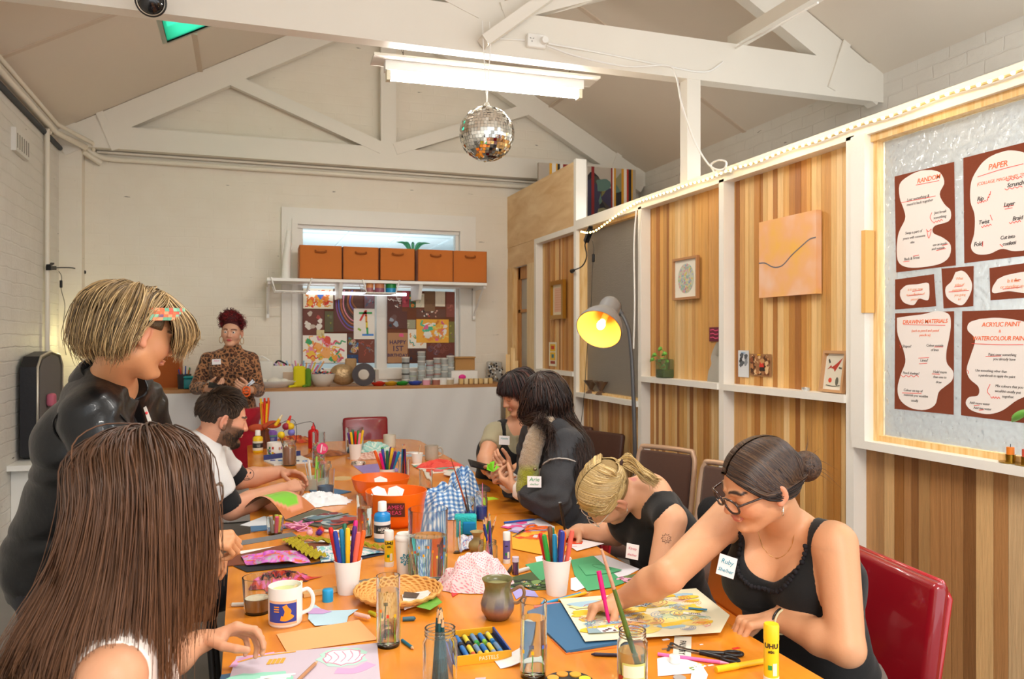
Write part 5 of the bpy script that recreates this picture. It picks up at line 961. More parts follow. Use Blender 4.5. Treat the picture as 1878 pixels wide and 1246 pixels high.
def mug(name,label,px,py,wpx,hpx,M,hside=1,draw=None,inside=None,level=.86,handle=True,bulge=0,hang=None):
 s=sc((px,py));c=T((px,py));R_=wpx*s/2;H=hpx*s;t=thing(name,label,'mug',(c.x,c.y+R_,ZT))
 m=MB();pr=[(0,0),(R_*.9,0),(R_*.98,.006)]+[(R_*(1+bulge*sin(pi*k/6)),H*(.1+.9*k/6))for k in range(1,7)];w=.0035
 m.lathe(pr+[(R_-w,H),(R_-w-.001,.008),(0,.008)],n=40);m.build('cup',M,t);a=camang(t.location)
 if handle:
  ha=hang if hang is not None else a+hside*pi/2;u=Vector((cos(ha),sin(ha),0));m=MB();m.tube(smoothpath([u*(R_*.95)+Vector((0,0,H*.82)),u*(R_*1.35)+Vector((0,0,H*.84)),u*(R_*1.62)+Vector((0,0,H*.62)),u*(R_*1.5)+Vector((0,0,H*.34)),u*(R_*.95)+Vector((0,0,H*.22))],22),R_*.12,10);m.build('handle',M,t)
 if inside:m=MB();m.lathe([(0,H*level),(R_-w-.0003,H*level)],n=36);m.build('drink',inside,t)
 if draw:m=MB();draw(m,Cyl((0,0,0),R_+.0004,a),R_,H);m.build('printed_picture',M_ATTRG,t)
 return t
def dr_flow(m,cy,R_,H):
 rr=random.Random(4)
 for i in range(11):
  u=(rr.uniform(-1.2,1.2))*R_;v=rr.uniform(.2,.7)*H;m.color(rr.choice(['c0392b','e8b820','8a4ab0','2f9a55','e07a2c','2e7d4a']));cy.ribbon(m,[(u,v-.008),(u+.001,v+.008)],.012,.0003+i*.00005)
mug('flower_mug','white mug printed with colourful flowers beside the yellow paint bottle',*c3(285,535),27,27,mat('f5f0ea',.25),1,dr_flow)
t_,R_,H_=jar('brush_jar','glass jar of murky peach rinse water holding a brush','jar',*c3(407,605),25,45,mat('d9a07c',.1,trans=.6,ior=1.2),.75)
m=MB();m.tube([(.0,0,.012),(-.055,0,.17)],.003,6);o=m.build('paint_brush',mat('4a3c34',.5));o.location=t_.location;tag(o,'thin dark brush leaning in the jar of peach rinse water','paint brush')
t=thing('watercolour_tin','open dark blue watercolour tin on the far table','paint tin',tuple(T(c3(400,575))));A_,B_,C_2,D_2=[T(c3(*q))-T(c3(400,575))for q in((195,565),(500,525),(605,575),(280,600))]
m=MB();m.slab([A_,D_2,C_2,B_],(0,0,1),.008);m.build('tray',mat('eceae6',.3),t);m=MB();e_=Vector((0,.05,0));m.slab([A_+e_,B_+e_,B_+e_+Vector((0,.02,.03)),A_+e_+Vector((0,.02,.03))],(0,-1,0),.004);m.build('lid',mat('1f2a6a',.3),t)
for i,c in enumerate(('2a3a9a','3a7ac0','d8d4c8','2c2c60','4a8ad0')):m=MB();q=A_.lerp(C_2,.18+.16*i);m.rbox(q+Vector((0,0,.009)),(.03,.02,.006),.002);m.build('paint_pan',mat(c,.4),t)
c=T(c3(155,330));t=thing('straw_vase','brown vase of red and yellow twisted sticks with an orange bow behind the yellow bottle','vase',(c.x+.02,5.72,ZT));m=MB();m.lathe([(0,0),(.03,0),(.038,.05),(.028,.11),(.033,.13),(.028,.13),(0,.02)],n=20);m.build('vase',mat('6a3a26',.4),t)
for i in range(12):m=MB();a=i*.52;m.tube([(.012*cos(a),.012*sin(a),.1),(.03*cos(a),.02*sin(a),.33+.02*sin(i*3))],.007,6);m.build('twisted_stick',mat(['d8281e','f0c81e','e8641e'][i%3],.4),t)
m=MB();[m.sph((sx*.055,-.03,.155+.01*sx),(.055,.014,.028),14,8)for sx in(-1,1)];m.sph((0,-.035,.155),.02);m.build('orange_bow',mat('b84a24',.7,bump=.3),t)
for(x0,y0,x1,y1,lb,dn)in((290,270,345,185,'bent wire craft figure with an orange and yellow pencil on top, the left one',0),(375,290,415,190,'bent wire craft figure with a red tipped pencil and bobbles, the right one',1)):
 c=T(c3(370 if dn else 300,400));t=thing('wire_craft_figure',lb,'craft figure',(c.x+.05*dn,5.55-.15*dn,ZT));q0=onY(*c3(x0,y0),t.location.y)-t.location;q1=onY(*c3(x1,y1),t.location.y)-t.location
 m=MB();m.tube([q0,q0.lerp(q1,.6)],.012,8);m.build('yellow_part',mat('eec21e',.4),t);m=MB();m.tube([q0.lerp(q1,.6),q1],.011,8,r2=.006);m.build('tip',mat(['e8d8b0','d0201c'][dn],.5),t);m=MB();m.tube([q0+(q0-q1)*.12,q0],.009,8);m.build('end_piece',mat(['d85a1e','6a1f18'][dn],.5),t)
 m=MB();m.tube(smoothpath([(-.08,0,.0),(-.1,0,q0.z*.8),(-.02,0,q0.z*1.15),q0,(.09,0,q0.z*1.2),(.11,0,q0.z*.5),(.08,0,0)],30),.002,5);m.build('wire',M_BLACK,t)
 if dn:
  for(dx,dz,cc)in((-.03,.045,'e8c820'),(.035,.06,'7a7ad0'),(.0,.1,'9a1f3a'),(.03,.1,'e8c01e')):m=MB();m.sph((q0.x+dx,-.01,q0.z-.03+dz-.06),.024);m.build('bobble',mat(cc,.4),t)
c=T(c3(400,405));b=MB();crumple(b,.17,.1,.05,5,20,50,.6,5,lambda x,y,z,f:srgb(['c8402a','d86a2a','9a3a2a','e0a03a'][int(abs(x*60+y*40))%4]));o=b.build('ribbon_heap',M_CLOTHA);o.location=(c.x+.03,c.y-.02,ZT);tag(o,'tangle of orange and red ribbon scraps at the far end of the table','ribbon')
t,R_,H_=jar('bead_container','tall clear tub half full of small pastel beads with a round pink sticker','container',*c3(648,615),23,64,None,neck=False)
m=MB();rr=random.Random(8)
for i in range(420):
 a=rr.uniform(0,6.3);q=rr.uniform(.7,1)**.5*(R_-.007);m.mat(i%6);m.sph((q*cos(a),q*sin(a),.012+rr.uniform(0,H_*.62)),.0055,6,4)
o=m.build('beads',[mat(x,.4)for x in('8ac8c0','f0a08a','f4ece0','e8c86a','c8a0d8','e86a5a')],t);o['kind']='stuff'
a=camang(t.location);m=MB();cc_=Vector((cos(a),sin(a),0))*(R_+.004)+Vector((.02,0,H_*.55));m.lathe([(0,0),(.033,0),(.033,.002),(0,.002)],cc_,30,rotm((cos(a),sin(a),0)));m.build('pink_sticker',mat('e8407a',.5),t)
m=MB();fr=Fr(cc_+Vector((cos(a),sin(a),0))*.0025,(-sin(a),cos(a),0),(0,0,1));m.color('fbe8ee');fr.ribbon(m,[(-.008,-.024),(-.001,.024)],.008,0);[fr.ribbon(m,[(.006+.006*i,-.014),(.009+.006*i,.014-.004*i)],.0025,0)for i in range(3)];m.build('sticker_print',M_ATTR,t)
cloth_thing('paint_rag','crumpled rust brown rag behind the bead container','rag',*c3(700,515),.14,.07,.035,2,lambda x,y,z,f:srgb('9a5a34' if f>.3 else '7a3f22'))
cloth_thing('paint_rag','crumpled turquoise floral cloth beside the off-white mug','rag',*c3(1085,480),.13,.1,.065,7,lambda x,y,z,f:srgb(['a8dcd4','bfe4dc','8accc4','e8efe4'][int(abs(x*90)+abs(y*70))%4]),amp=.35)
cloth_thing('paint_rag','crumpled pinkish striped cloth in front of the turquoise cloth','rag',*c3(1100,535),.17,.07,.04,11,lambda x,y,z,f:srgb(['d8b0a0','c48a7c','e6cabc'][int((x+y)*120)%3]),amp=.5)
mug('mug','off-white handleless mug at the far right of the table',*c3(1230,458),23,24,mat('ddd6c6',.5,bump=.1,bscale=40),handle=False)
mug('mug','grey-beige speckled mug with its handle to the right, near the table edge',*c3(1577,560),25,27,mat('bdb3a4',.5,bump=.15,bscale=80,var=.1,vscale=60),1)
t,rb,rt_,H_=tube_cup('paper_cup','small white pot with a wooden stick, beside the speckled mug','cup',*c3(1455,580),21,17,17)
m=MB();m.beam((0,0,.006),(.02,.0,.11),.012,.003);o=m.build('wooden_stick',mat('e2c49a',.6));o.location=t.location;tag(o,'flat wooden stick standing in the small white pot','stick')
t,R_,H_=jar('clear_tub','clear plastic tub of coloured chalks behind the farther cup of felt pens','tub',*c3(945,500),33,46,None,neck=False)
for i in range(26):m=MB();a=i*2.4;q=(R_-.012)*((i%5)/5+.15);m.tube([(q*cos(a),q*sin(a),.01+.035*(i//9)),(q*cos(a+.6),q*sin(a+.6),.05+.04*(i//9))],.008,8);m.build('chalk',mat(['e8a88a','d83a2a','f0c8a8','e88a3a','6aa0d0','f2e8d8','e87aa0'][i%7],.8),t)
def pens_cup(label,px,py,wt,wb,h,cols,names,glab,kind='marker',L=.14,r=.0062,spread=.26,seed=1,cupmat=M_CUP,make=True,given=None):
 if given:t,rb,rt_,H_=given
 else:t,rb,rt_,H_=tube_cup('paper_cup',label,'cup',px,py,wt,wb,h,cupmat)
 rr=random.Random(seed);n_=len(cols)
 for i,c in enumerate(cols):
  a=(i+.5)/n_*2*pi*1.0+rr.uniform(-.1,.1);rr_=1.0 if n_<4 else(1 if i%3 else.45);tl=spread*rr_
  st_=.45*rb*rr_;en=(rt_-r*1.2)*rr_;tl=math.atan2(en-st_,H_);pen(names[i]+' '+glab,t.location,a,tl,L*rr.uniform(.95,1.08),r,c,kind,.006,-.45*rr_/.6,'pens '+glab,rb)
 return t
CN={'k':('1c1a22','black'),'r':('d8201c','red'),'g':('2f9a3c','green'),'dg':('1f6a4a','dark green'),'v':('5a2a7a','purple'),'p':('e0187a','magenta'),'b':('2a3f9a','blue'),'lb':('1f8ab8','light blue'),'y':('f2c01e','yellow'),'o':('e8641e','orange'),'s':('f06a58','salmon'),'br':('7a4a2a','brown'),'w':('e8e0d4','white'),'n':('24304e','navy'),'t':('1f8a8a','teal'),'pk':('f08aa8','pink'),'c':('d8a878','tan')}
def cn(s):
 seen={};cols=[];nm=[]
 for k in s.split():
  c,n_=CN[k];seen[k]=seen.get(k,0)+1;cols.append(c);nm.append(n_ if seen[k]==1 else['','','second ','third ','fourth '][seen[k]]+n_)
 return cols,nm
def pc(label,q,wt,wb,h,keys,glab,**k):
 cols,nm=cn(keys);return pens_cup(label,q[0],q[1],wt,wb,h,cols,[x+(' felt pen' if k.get('kind','marker')=='marker' else ' coloured pencil')for x in nm],glab,**k)
pc('white paper cup of felt pens in front of the clear tub of chalks',c3(948,552),24,19,28,'g k p dg v y r pk y','in the farther white cup beside the tub of chalks',L=.17,r=.007,seed=3)
pc('white paper cup of felt pens beside the glass of coloured pencils',c3(1212,706),29,25,16,'y v g b o p dg v lb','in the white cup beside the pencil glass',L=.15,r=.0075,seed=5)
g_=jar('tumbler','drinking glass full of upright coloured pencils on the far table','glass',*c3(1348,710),22,34,None,neck=False);
for i,k_ in enumerate('lb o k r v w y n br p b pk'.split()):c,n_=CN[k_];pen(n_+' coloured pencil standing in the drinking glass on the far table',g_[0].location,i*.56,.12*(1 if i%2 else.4),.178,.0042,c,'pencil',.008,.8,'pencils in the drinking glass',g_[1])
c=T(c3(975,600));t=thing('jar_lid','clear glass jar lid lying on the purple paper','lid',(c.x,c.y+.04,ZT));m=MB();m.lathe([(0,.003),(.034,.003),(.042,.0),(.045,.006),(.04,.02),(.0,.024)],n=30);m.build('lid',M_GLASS,t)
sheet('coloured_paper','sheet of violet paper lying in the middle of the far table','paper',[c3(925,600),c3(1220,575),c3(1310,645),c3(1015,668)],'9a86c4',1)
def dr_pal(b,fr,w_,h_):scribble(b,fr,w_,h_,['e8502a','f0b83a','6ab09a','e8e0d0','d8402a','7a9ad0','e88a9a'],26,3,.008,.0004,'b')
sheet('paint_palette','messy paper palette under the red tissue near the right edge','palette',[c3(1400,590),c3(1690,560),c3(1850,640),c3(1530,668)],'f0e6dc',2,dr_pal,.003)
cloth_thing('tissue','crumpled coral red tissue on the messy palette','tissue',*c3(1610,610),.13,.07,.045,4,lambda x,y,z,f:srgb('ee5a4e' if f>.2 else 'd8403a'),amp=.5)
sheet('paper_strip','thin blue and white patterned sheet behind the small pot','paper',[c3(1210,490),c3(1420,485),c3(1530,520),c3(1260,530)],'9fb8c8',1,lambda b,fr,w_,h_:scribble(b,fr,w_,h_,['3a5a7a','e8e4dc','c86a5a'],12,2,.006))
c=T(c3(1760,690));t=thing('plate','small white plate with green crumbs by the checked cloth','plate',(c.x+.02,c.y+.03,ZT));m=MB();m.lathe([(0,.002),(.05,.002),(.075,.01),(.078,.012),(.05,.006),(0,.006)],n=32);m.build('plate',mat('efeae2',.3),t);m=MB();[m.sph((.01*k-.02,.01*sin(k*2),.01),.007)for k in range(5)];m.build('crumbs',mat('a8c860',.7),t)
jar('tumbler','small empty ribbed tumbler to the right of the orange bowls','glass',*c3(1530,800),24,35,None,neck=False,taper=1.05)
c=T(c3(830,705));t=thing('coaster','round kraft card coaster near the muddy glass','coaster',(c.x,c.y,ZT));m=MB();m.cyl((0,0,0),(0,0,.003),.06,n=32);m.build('disc',mat('cfae78',.7),t)
def bowl(label,cx_,cy_,wpx,hpx,col):
 s=sc((cx_,cy_));c=T((cx_,cy_));R_=wpx*s/2;H=hpx*s;t=thing('orange_bowl',label,'bowl',(c.x,c.y+R_*.5,ZT));m=MB()
 pr=[(0,0),(R_*.5,0),(R_*.68,H*.12),(R_*.88,H*.45),(R_,H)];m.lathe(pr+[(R_-.004,H)]+[(r_-.004,z+.003)for r_,z in pr[::-1][1:]],n=48);m.build('bowl',mat(col,.35),t);return t,R_,H
bA,RA,HA=bowl('orange plastic bowl with folded notes inside, the farther of the two',*c3(1168,880),108,38,'ee6c10')
bB,RB,HB=bowl('orange plastic bowl with a brown sign on its side, the nearer of the two',*c3(1300,1115),114,66,'f2700f')
for(tb,dx,dy,dz,rot,lb)in((bA,.0,0,HA*.62,.1,'folded white note in the farther orange bowl'),(bB,-.07,.0,HB*.86,.4,'folded white note sticking out of the nearer orange bowl'),(bB,.0,.03,HB*.8,-.3,'second folded white note in the nearer orange bowl')):
 m=MB();m.slab([(-.03,-.02,0),(.03,-.02,.004),(.034,.022,.02),(.0,.03,.03),(-.03,.022,.02)],(0,0,1),.0008);o=m.build('folded_note',mat('eeeae6',.7));o.location=tb.location+Vector((dx,dy,dz));o.rotation_euler=(.3,.1,rot);tag(o,lb,'note')
m=W();a=camang(bB.location)-.1;fr=Fr(bB.location+Vector((cos(a)*RB*.9,sin(a)*RB*.9,HB*.62)),(-sin(a),cos(a),0),(cos(a)*.25,sin(a)*.25,1));m.color('5a2a20');fr.poly(m,[(-.045,-.03),(.045,-.03),(.045,.028),(-.045,.028)],.004,.001);m.color('e0487a');
for tx,v in(('GAMES/',.010),('IDEAS',-.013)):put_text(m,tx,.024,fr.p(0,v,.0056),fr.x,fr.y,th=.0003)
m.build('sign_label',M_ATTR,bB)
def chk(x,y,z,f):
 u=int(math.floor(x/.011))%2;v=int(math.floor((y+z*.8)/.011))%2;return srgb(['eaf0f4','7fa8d0','7fa8d0','3f6fae'][u+2*v])
for(q,rx,ry,h,sd,lb)in((c3(1690,1010),.135,.10,.14,3,'blue and white checked cloth crumpled beside the orange bowl, the lower fold'),(c3(1830,900),.085,.08,.17,6,'blue and white checked cloth rising behind the blue water jars')):
 c=T(q);b=MB();crumple(b,rx,ry,h,sd,90,200,.35,2.0,chk,edge=.15);o=b.build('checked_cloth',M_CLOTHA);o.location=(c.x,c.y+.02,ZT);tag(o,lb,'cloth')
MBL=mat('2f7fd8',.05,trans=.55,ior=1.2);t,R_,H_=jar('paint_water_jar','glass jar of blue paint water with a tall brush, the left one','jar',*c4(250,1210),22,46,mat('1f6fd0',.08,trans=.35,ior=1.2),.45)
t2,R2,H2=jar('paint_water_jar','glass jar of blue paint water standing to the right of its twin','jar',*c4(335,1195),23,52,mat('3f5fc8',.08,trans=.35,ior=1.2),.5)
def brush_in(tj,label,top,col,r=.0035,col2='c9a57a',name='paint_brush',zb=.01):
 p1=at(*top,(tj.location-Vector((0,0,CAMZ))).length*0+tj.location.y/ray(*top)[1]);p0=tj.location+Vector((.004,0,zb));d=p1-p0;t=thing(name,label,'paint brush',tuple(p0));m=MB();m.tube([(0,0,0),tuple(d*.25)],r*1.2,8);m.build('bristles',mat('5a4a3a',.8),t);m=MB();m.tube([tuple(d*.25),tuple(d*.6),tuple(d)],[r*1.15,r,r*.5],8);m.build('handle',mat(col,.4),t);return t
brush_in(t,'long reddish brown brush rising from the blue water jars',c4(105,742),'9a4a2a');brush_in(t2,'thin pink straw like brush in the right blue water jar',c4(330,920),'e07aa8',.0025);brush_in(t,'short dark brush in the left blue water jar',c4(205,950),'3a3c48',.003)
c=T(c4(335,985));t=thing('small_tin','small dark tin of paper behind the blue water jars','tin',(c.x,c.y+.04,ZT));m=MB();m.rbox((0,0,.012),(.07,.1,.022),.004);m.build('tin',mat('6a6460',.4),t)
flat_pencil('fat magenta felt pen lying behind the blue water jars',c4(300,972),c4(366,964),'e0187a',.008,'felt_pen','felt pen','b01060',False)
for(q,lb,rz_)in((c4(380,1035),'lime green sticky note on the table near the blue jars',0),):c=T(q);m=MB();m.slab([(-.035,-.03,0),(.04,-.02,.0),(.03,.035,.0),(-.03,.03,.004)],(0,0,1),.002);o=m.build('sticky_note',mat('b8e02a',.7));o.location=c;tag(o,lb,'sticky note')
sheet('work_folder','blue-grey folder under the muddy water glass','folder',[c3(560,800),c3(760,790),c3(910,815),c3(640,870)],'4a6f92',1,th=.004)
cloth_thing('white_tissue','crumpled white tissue paper between the magazine and the muddy glass','tissue paper',*c3(640,905),.13,.11,.05,9,lambda x,y,z,f:srgb('eef0f2'),amp=.6,fs=4)
t,R_,H_=jar('muddy_glass','tall glass of greyish rinse water on the blue-grey folder','glass',*c3(705,868),31,52,None,neck=False,taper=1.1);
m=MB();m.lathe([(0,.006),(R_*.9,.006),(R_*.96,H_*.42),(0,H_*.30)],n=30);m.build('liquid',mat('6d86a4',.1,trans=.3,ior=1.2),t)
jar('clear_jar','clear screw top jar behind the tall muddy glass','jar',*c3(697,690),25,26,None)
c=T(c3(600,790));t=thing('craft_collage','small tub of snipped paper and green straws in front of the seated man','craft',(c.x,c.y,ZT));m=MB();m.lathe([(0,0),(.05,0),(.06,.06),(.055,.06),(.045,.005),(0,.005)],n=24);m.build('tub',mat('e8dfc8',.5,trans=.3),t)
for i,c_ in enumerate(('8ad84a','6ac83a','e8e4dc','c8d8e8','f2f0ea','9ad05a')):m=MB();m.beam((.02*cos(i),.02*sin(i),.02),(.045*cos(i),.04*sin(i),.12+.01*i),.01,.002);m.build('paper_strip',mat(c_,.6),t)
c=T(c3(380,960));t=thing('magazine','open art magazine with a curling page of green and orange print','magazine',tuple(c));q=[T(c3(*x))-c for x in((370,1050),(640,960),(985,1045),(760,1130))]
m=MB();m.color('5c5e4e');m.slab([q[0],q[3],q[2],q[1]],(0,0,1),.006);fr=Fr(q[0]+Vector((0,0,.0062)),q[3]-q[0],q[1]-q[0]);fr.n=Vector((0,0,1));w_,h_=(q[3]-q[0]).length,(q[1]-q[0]).length
m.color('6e7a80');fr.poly(m,[(w_*.14,h_*.2),(w_*.85,h_*.1),(w_*.9,h_*.95),(w_*.2,h_*.9)],.0002);scribble(m,fr,w_,h_,['8a9aa0','2f3a44','b0483a','5a7a8a','a8b8b8','7a2f34'],90,4,.004,.0006,'b',(.12,.12,.95,.95));m.color('4f5a3c');fr.ribbon(m,[(w_*.45,h_*.1),(w_*.5,h_*.95)],.012,.006);m.build('right_page',M_ATTR,t)
a0,a1=T(c3(370,1050))-c,T(c3(620,955))-c;l0,l1=T(c3(-20,1000))-c,T(c3(150,900))-c
def page(u,v):
 e0=a0.lerp(a1,v);e1=l0.lerp(l1,v);p=e0.lerp(e1,u);return(p.x,p.y,.006+.085*sin(pi*min(1,u*1.05))*(1-.25*v)+.04*u*0)
b=MB();nu,nv=26,16;vs=[Vector(page(i/(nu-1),j/(nv-1)))for j in range(nv)for i in range(nu)]
fs=[(j*nu+i,j*nu+i+1,(j+1)*nu+i+1,(j+1)*nu+i)for j in range(nv-1)for i in range(nu-1)];b.add([v-Vector((0,0,.003))for v in vs],fs,True);b.add(vs,fs,True)
for k,v in enumerate(vs+vs):
 k2=k%len(vs);u_,v_=(k2%nu)/(nu-1),(k2//nu)/(nv-1);c_=srgb('c87a4a')
 dd=((u_-.42)/.3)**2+((v_-.5)/.42)**2
 if dd<1:c_=srgb('7fd23c')
 elif u_>.8 or k<len(vs):c_=srgb('2c2622')
 elif dd<1.5:c_=srgb('e8a080')
 b.c[k]=c_
b.build('curled_page',M_ATTRG,t)
sheet('loose_page','pale loose page slipping out under the magazine towards the standing woman','paper',[c3(0,1085),c3(200,1010),c3(300,1050),c3(170,1108)],'d6d8dc',3)
sheet('work_folder','blue folder edge poking out from beneath the magazine','folder',[c3(85,1100),c3(480,1075),c3(500,1100),c3(90,1140)],'4a6f92',1,th=.004)
t,R_,H_=jar('clear_cup','small clear cup of fat coloured chalks near the ruler','cup',*c5(378,298),28,31,None,neck=False,taper=1.15)
for i,(k_,c_)in enumerate((('yellow','e8c84a'),('lime','b8c84a'),('orange','e88a3a'),('grey','9a9a92'),('pink','e05a7a'))):m=MB();a=i*1.26;m.tube([(.012*cos(a),.012*sin(a),.008),(.02*cos(a),.02*sin(a),.07)],.007,10);o=m.build('chalk_stick',mat(c_,.8));o.location=t.location;tag(o,k_+' chalk stick standing in the small clear cup','chalk','chalks in the clear cup')
b=MB();rr=random.Random(6);c=T(c5(530,262))
for i in range(9):b.mat(i%2);P=[(rr.uniform(-.06,.06),rr.uniform(-.04,.04),rr.uniform(.003,.03))for _ in range(5)];b.tube(smoothpath(P,16),.003,5)
o=b.build('ribbon_tangle',[mat('e8a0c0',.3),mat('c86aa0',.3)]);o.location=c;tag(o,'tangle of shiny pink ribbon behind the ruler','ribbon')
for(q,r_,c_,lb)in((c5(677,285),6,'d8401e','spiky red tinsel pompom'),(c5(667,297),5,'5a2a8a','small purple pompom under the red tinsel one'),(c5(605,300),6.5,'f2b8c0','smooth pale pink pompom')):
 c=T(q);s=sc(q)*r_*(.9 if 'pale' in lb else 1);b=MB();rr=random.Random(1)
 b.sph((0,0,s),s,14,10)
 if 'pale' not in lb:
  for i in range(90):d=Vector((rr.gauss(0,1),rr.gauss(0,1),rr.gauss(0,1))).normalized();b.tube([Vector((0,0,s))+d*s*.8,Vector((0,0,s))+d*s*(1.5 if 'red' in lb else 1.2)],.0008,3,r2=.0003)
 o=b.build('pompom',mat(c_,.8));o.location=c;tag(o,lb+' on the table near the long brush','pompom')
flat_pencil('long brush with a white handle and black grip behind the pens',c5(700,268),c5(935,277),'efe8dc',.006,'paint_brush','paint brush','1a1a1c',False)
m=MB();m.tube([T(c5(872,276),.007),T(c5(932,280),.007)],.0078,10);one('brush_grip',m,M_BLACK,'black rubber grip lying at the end of the white brush','grip')
sheet('coloured_paper','white backing sheet at the rear of the big collage','paper',[c5(115,405),c5(560,345),c5(900,300),c5(960,400),c5(300,470)],'f1efec',1)
sheet('card_sheet','brown card lying under the magenta foil collage','card',[c5(22,450),c5(430,360),c5(740,340),c5(700,440),c5(60,500)],'7a3f26',3,th=.0012)
sheet('card_sheet','black card at the bottom of the collage pile','card',[c5(100,500),c5(620,480),c5(760,470),c5(500,505),c5(190,540)],'1f1c22',2,th=.0012)
def warp(label,name,cat,corners,col,cols,h,seed,n=60,lw=.004,kinds='bw'):
 from mathutils import noise
 P=[T(q,.004)for q in corners];c=sum(P,Vector())/4;b=MB();nu,nv=40,16;vs=[];cs=[]
 for j in range(nv):
  for i in range(nu):
   u,v=i/(nu-1),j/(nv-1);p=P[3].lerp(P[2],u).lerp(P[0].lerp(P[1],u),v)-c;nz=noise.noise(Vector((u*3,v*2,seed)));p.z+=h*(.5+nz)*(.3+.7*sin(pi*u));vs.append(p);q=noise.noise(Vector((u*6,v*4,seed+5)));cs.append(srgb(cols[int((q+.6)*len(cols))%len(cols)]))
 fs=[(j*nu+i,j*nu+i+1,(j+1)*nu+i+1,(j+1)*nu+i)for j in range(nv-1)for i in range(nu-1)]
 b.add(vs,fs,True);b.add([v-Vector((0,0,.0012))for v in vs],[f[::-1]for f in fs],True);b.c=cs+cs;o=b.build(name,matattr('attr_foil',.22));o.location=c;return tag(o,label,cat)
warp('crinkled magenta, orange and silver foil on the dark card pile','foil_collage','collage',[c5(150,440),c5(560,405),c5(610,480),c5(190,500)],'d050c0',['d868c8','c050d0','e8623a','e07ad8','b8b0b8','d868c8','e890d8'],.022,2)
warp('white, blue and teal painted paper at the right of the collage','painted_paper','painting',[c5(650,370),c5(930,365),c5(1110,410),c5(680,475)],'e8f0f0',['f0eef0','e8f2f4','f4e8ee','4a9ac0','eef4f2','8ad0d0','f0eef0'],.006,7)
sheet('card_sheet','dark navy card edge under the teal painted paper','card',[c5(900,420),c5(1100,400),c5(1110,420),c5(880,470),c5(620,480)],'20263c',2)
def lace(label,pts,w,seed):
 P=[T(q,.010)for q in pts];c=P[0].copy();Q=crom([p-c for p in P],60);b=MB();vs=[];cs=[];nv=9;rr=random.Random(seed)
 for i in range(60):
  d=Q[min(i+1,59)]-Q[max(i-1,0)];L=math.hypot(d[0],d[1]);nx,ny=-d[1]/L,d[0]/L
  for j in range(nv):
   o=(j/(nv-1)-.5)*w*(1+.06*sin(i*2.1));vs.append((Q[i][0]+nx*o,Q[i][1]+ny*o,Q[i][2]+.006+.005*sin(i*.9+j*1.3)+rr.uniform(-.002,.002)));cs.append(srgb('d8c41e' if(i+j)%2 else 'b8a010'))
 fs=[(i*nv+j,i*nv+j+1,(i+1)*nv+j+1,(i+1)*nv+j)for i in range(59)for j in range(nv-1)];b.add(vs,fs,True);b.c=cs;o=b.build('lace_trim',matattr('attr_lace',.8,bump=1.0,bscale=300));o.location=c;tag(o,label,'lace')
lace('mustard yellow lace trim trailing over the magenta foil',[c5(465,325),c5(520,360),c5(600,410),c5(680,450)],.055,1)
lace('mustard yellow lace trim running behind the cup of felt pens',[c5(520,315),c5(700,335),c5(850,350),c5(1000,370),c5(1110,390)],.035,2)
pc('white paper cup of felt pens at the near left, beside the blue cap',c5(865,695),50,37,60,'v p dg lb r b y s o','in the near left white cup',L=.19,r=.0066,spread=.2,seed=9)
def glue(label,px,py,wpx,hpx,big=True,col='f2cc1e',txt='UHU',cap='f2efe8',base='efece4',cap_on=True):
 s=sc((px,py));c=T((px,py));R_=wpx*s/2;H=hpx*s;t=thing('glue_stick',label,'glue stick',(c.x,c.y+R_,ZT));a=camang(t.location)
 m=MB();m.lathe([(0,0),(R_*.98,0),(R_,.002),(R_,H*.14),(0,H*.14)],n=30);m.build('twist_base',mat(base,.4),t)
 m=MB();m.lathe([(R_*.97,H*.13),(R_*.97,H*.76)],n=36);m.build('tube',mat(col,.35),t)
 m=MB();m.lathe([(0,H*.74),(R_,H*.74),(R_*1.0,H*.97),(R_*.9,H),(0,H)],n=30);m.build('cap',mat(cap,.35),t)
 cy=Cyl((0,0,0),R_*.975,a);m=MB();m.color('2a2622');put_text(m,txt,R_*.85,(0,0,0),(1,0,0),(0,1,0),bend=lambda v:cy.p(v.x,H*(.66 if cap_on else.8)+v.y,.0006+v.z),bold=.0004);put_text(m,'stic',R_*.55,(0,0,0),(1,0,0),(0,1,0),bend=lambda v:cy.p(v.x,H*(.57 if cap_on else.7)+v.y,.0006+v.z),bold=.0003)
 m.color('2a9a4a');[cy.ribbon(m,[(-R_*.4,H*(.28+.012*i)),(R_*.1,H*(.28+.012*i))],.002,.0005)for i in range(6)];m.color('f0ead0');cy.rect(m,R_*.2,R_*.75,H*.18,H*.38,.0006,6);m.build('printed_label',M_ATTRG,t);return t
glue('yellow glue stick with a white cap standing next to the coffee cup',*c5(1134,508),17.5,66)
t,rb,rt_,H_=tube_cup('coffee_cup','white lidded takeaway coffee cup with a blue squiggle printed on it','cup',*c5(1247,560),38,30,66,mat('efe6da',.6),rim=False)
m=MB();m.lathe([(rt_+.001,H_-.006),(rt_+.002,H_),(rt_*.98,H_+.006),(rt_*.86,H_+.009),(rt_*.84,H_+.014),(0,H_+.014)],n=40);m.build('lid',mat('f5f0e8',.4),t)
a=camang(t.location);cy=Cyl((0,0,0),(rb+rt_)/2+.0012,a);m=MB();m.color('2a8aa0')
for k in range(7):q=2*pi*k/7;cy.ribbon(m,[(.004*cos(q),H_*.45+.004*sin(q)),(.012*cos(q+.3),H_*.45+.013*sin(q+.3)),(.016*cos(q+.1),H_*.45+.018*sin(q+.1)),(.010*cos(q-.25),H_*.45+.012*sin(q-.25))],.0028,.0006+.0001*k)
m.build('printed_logo',M_ATTRG,t)
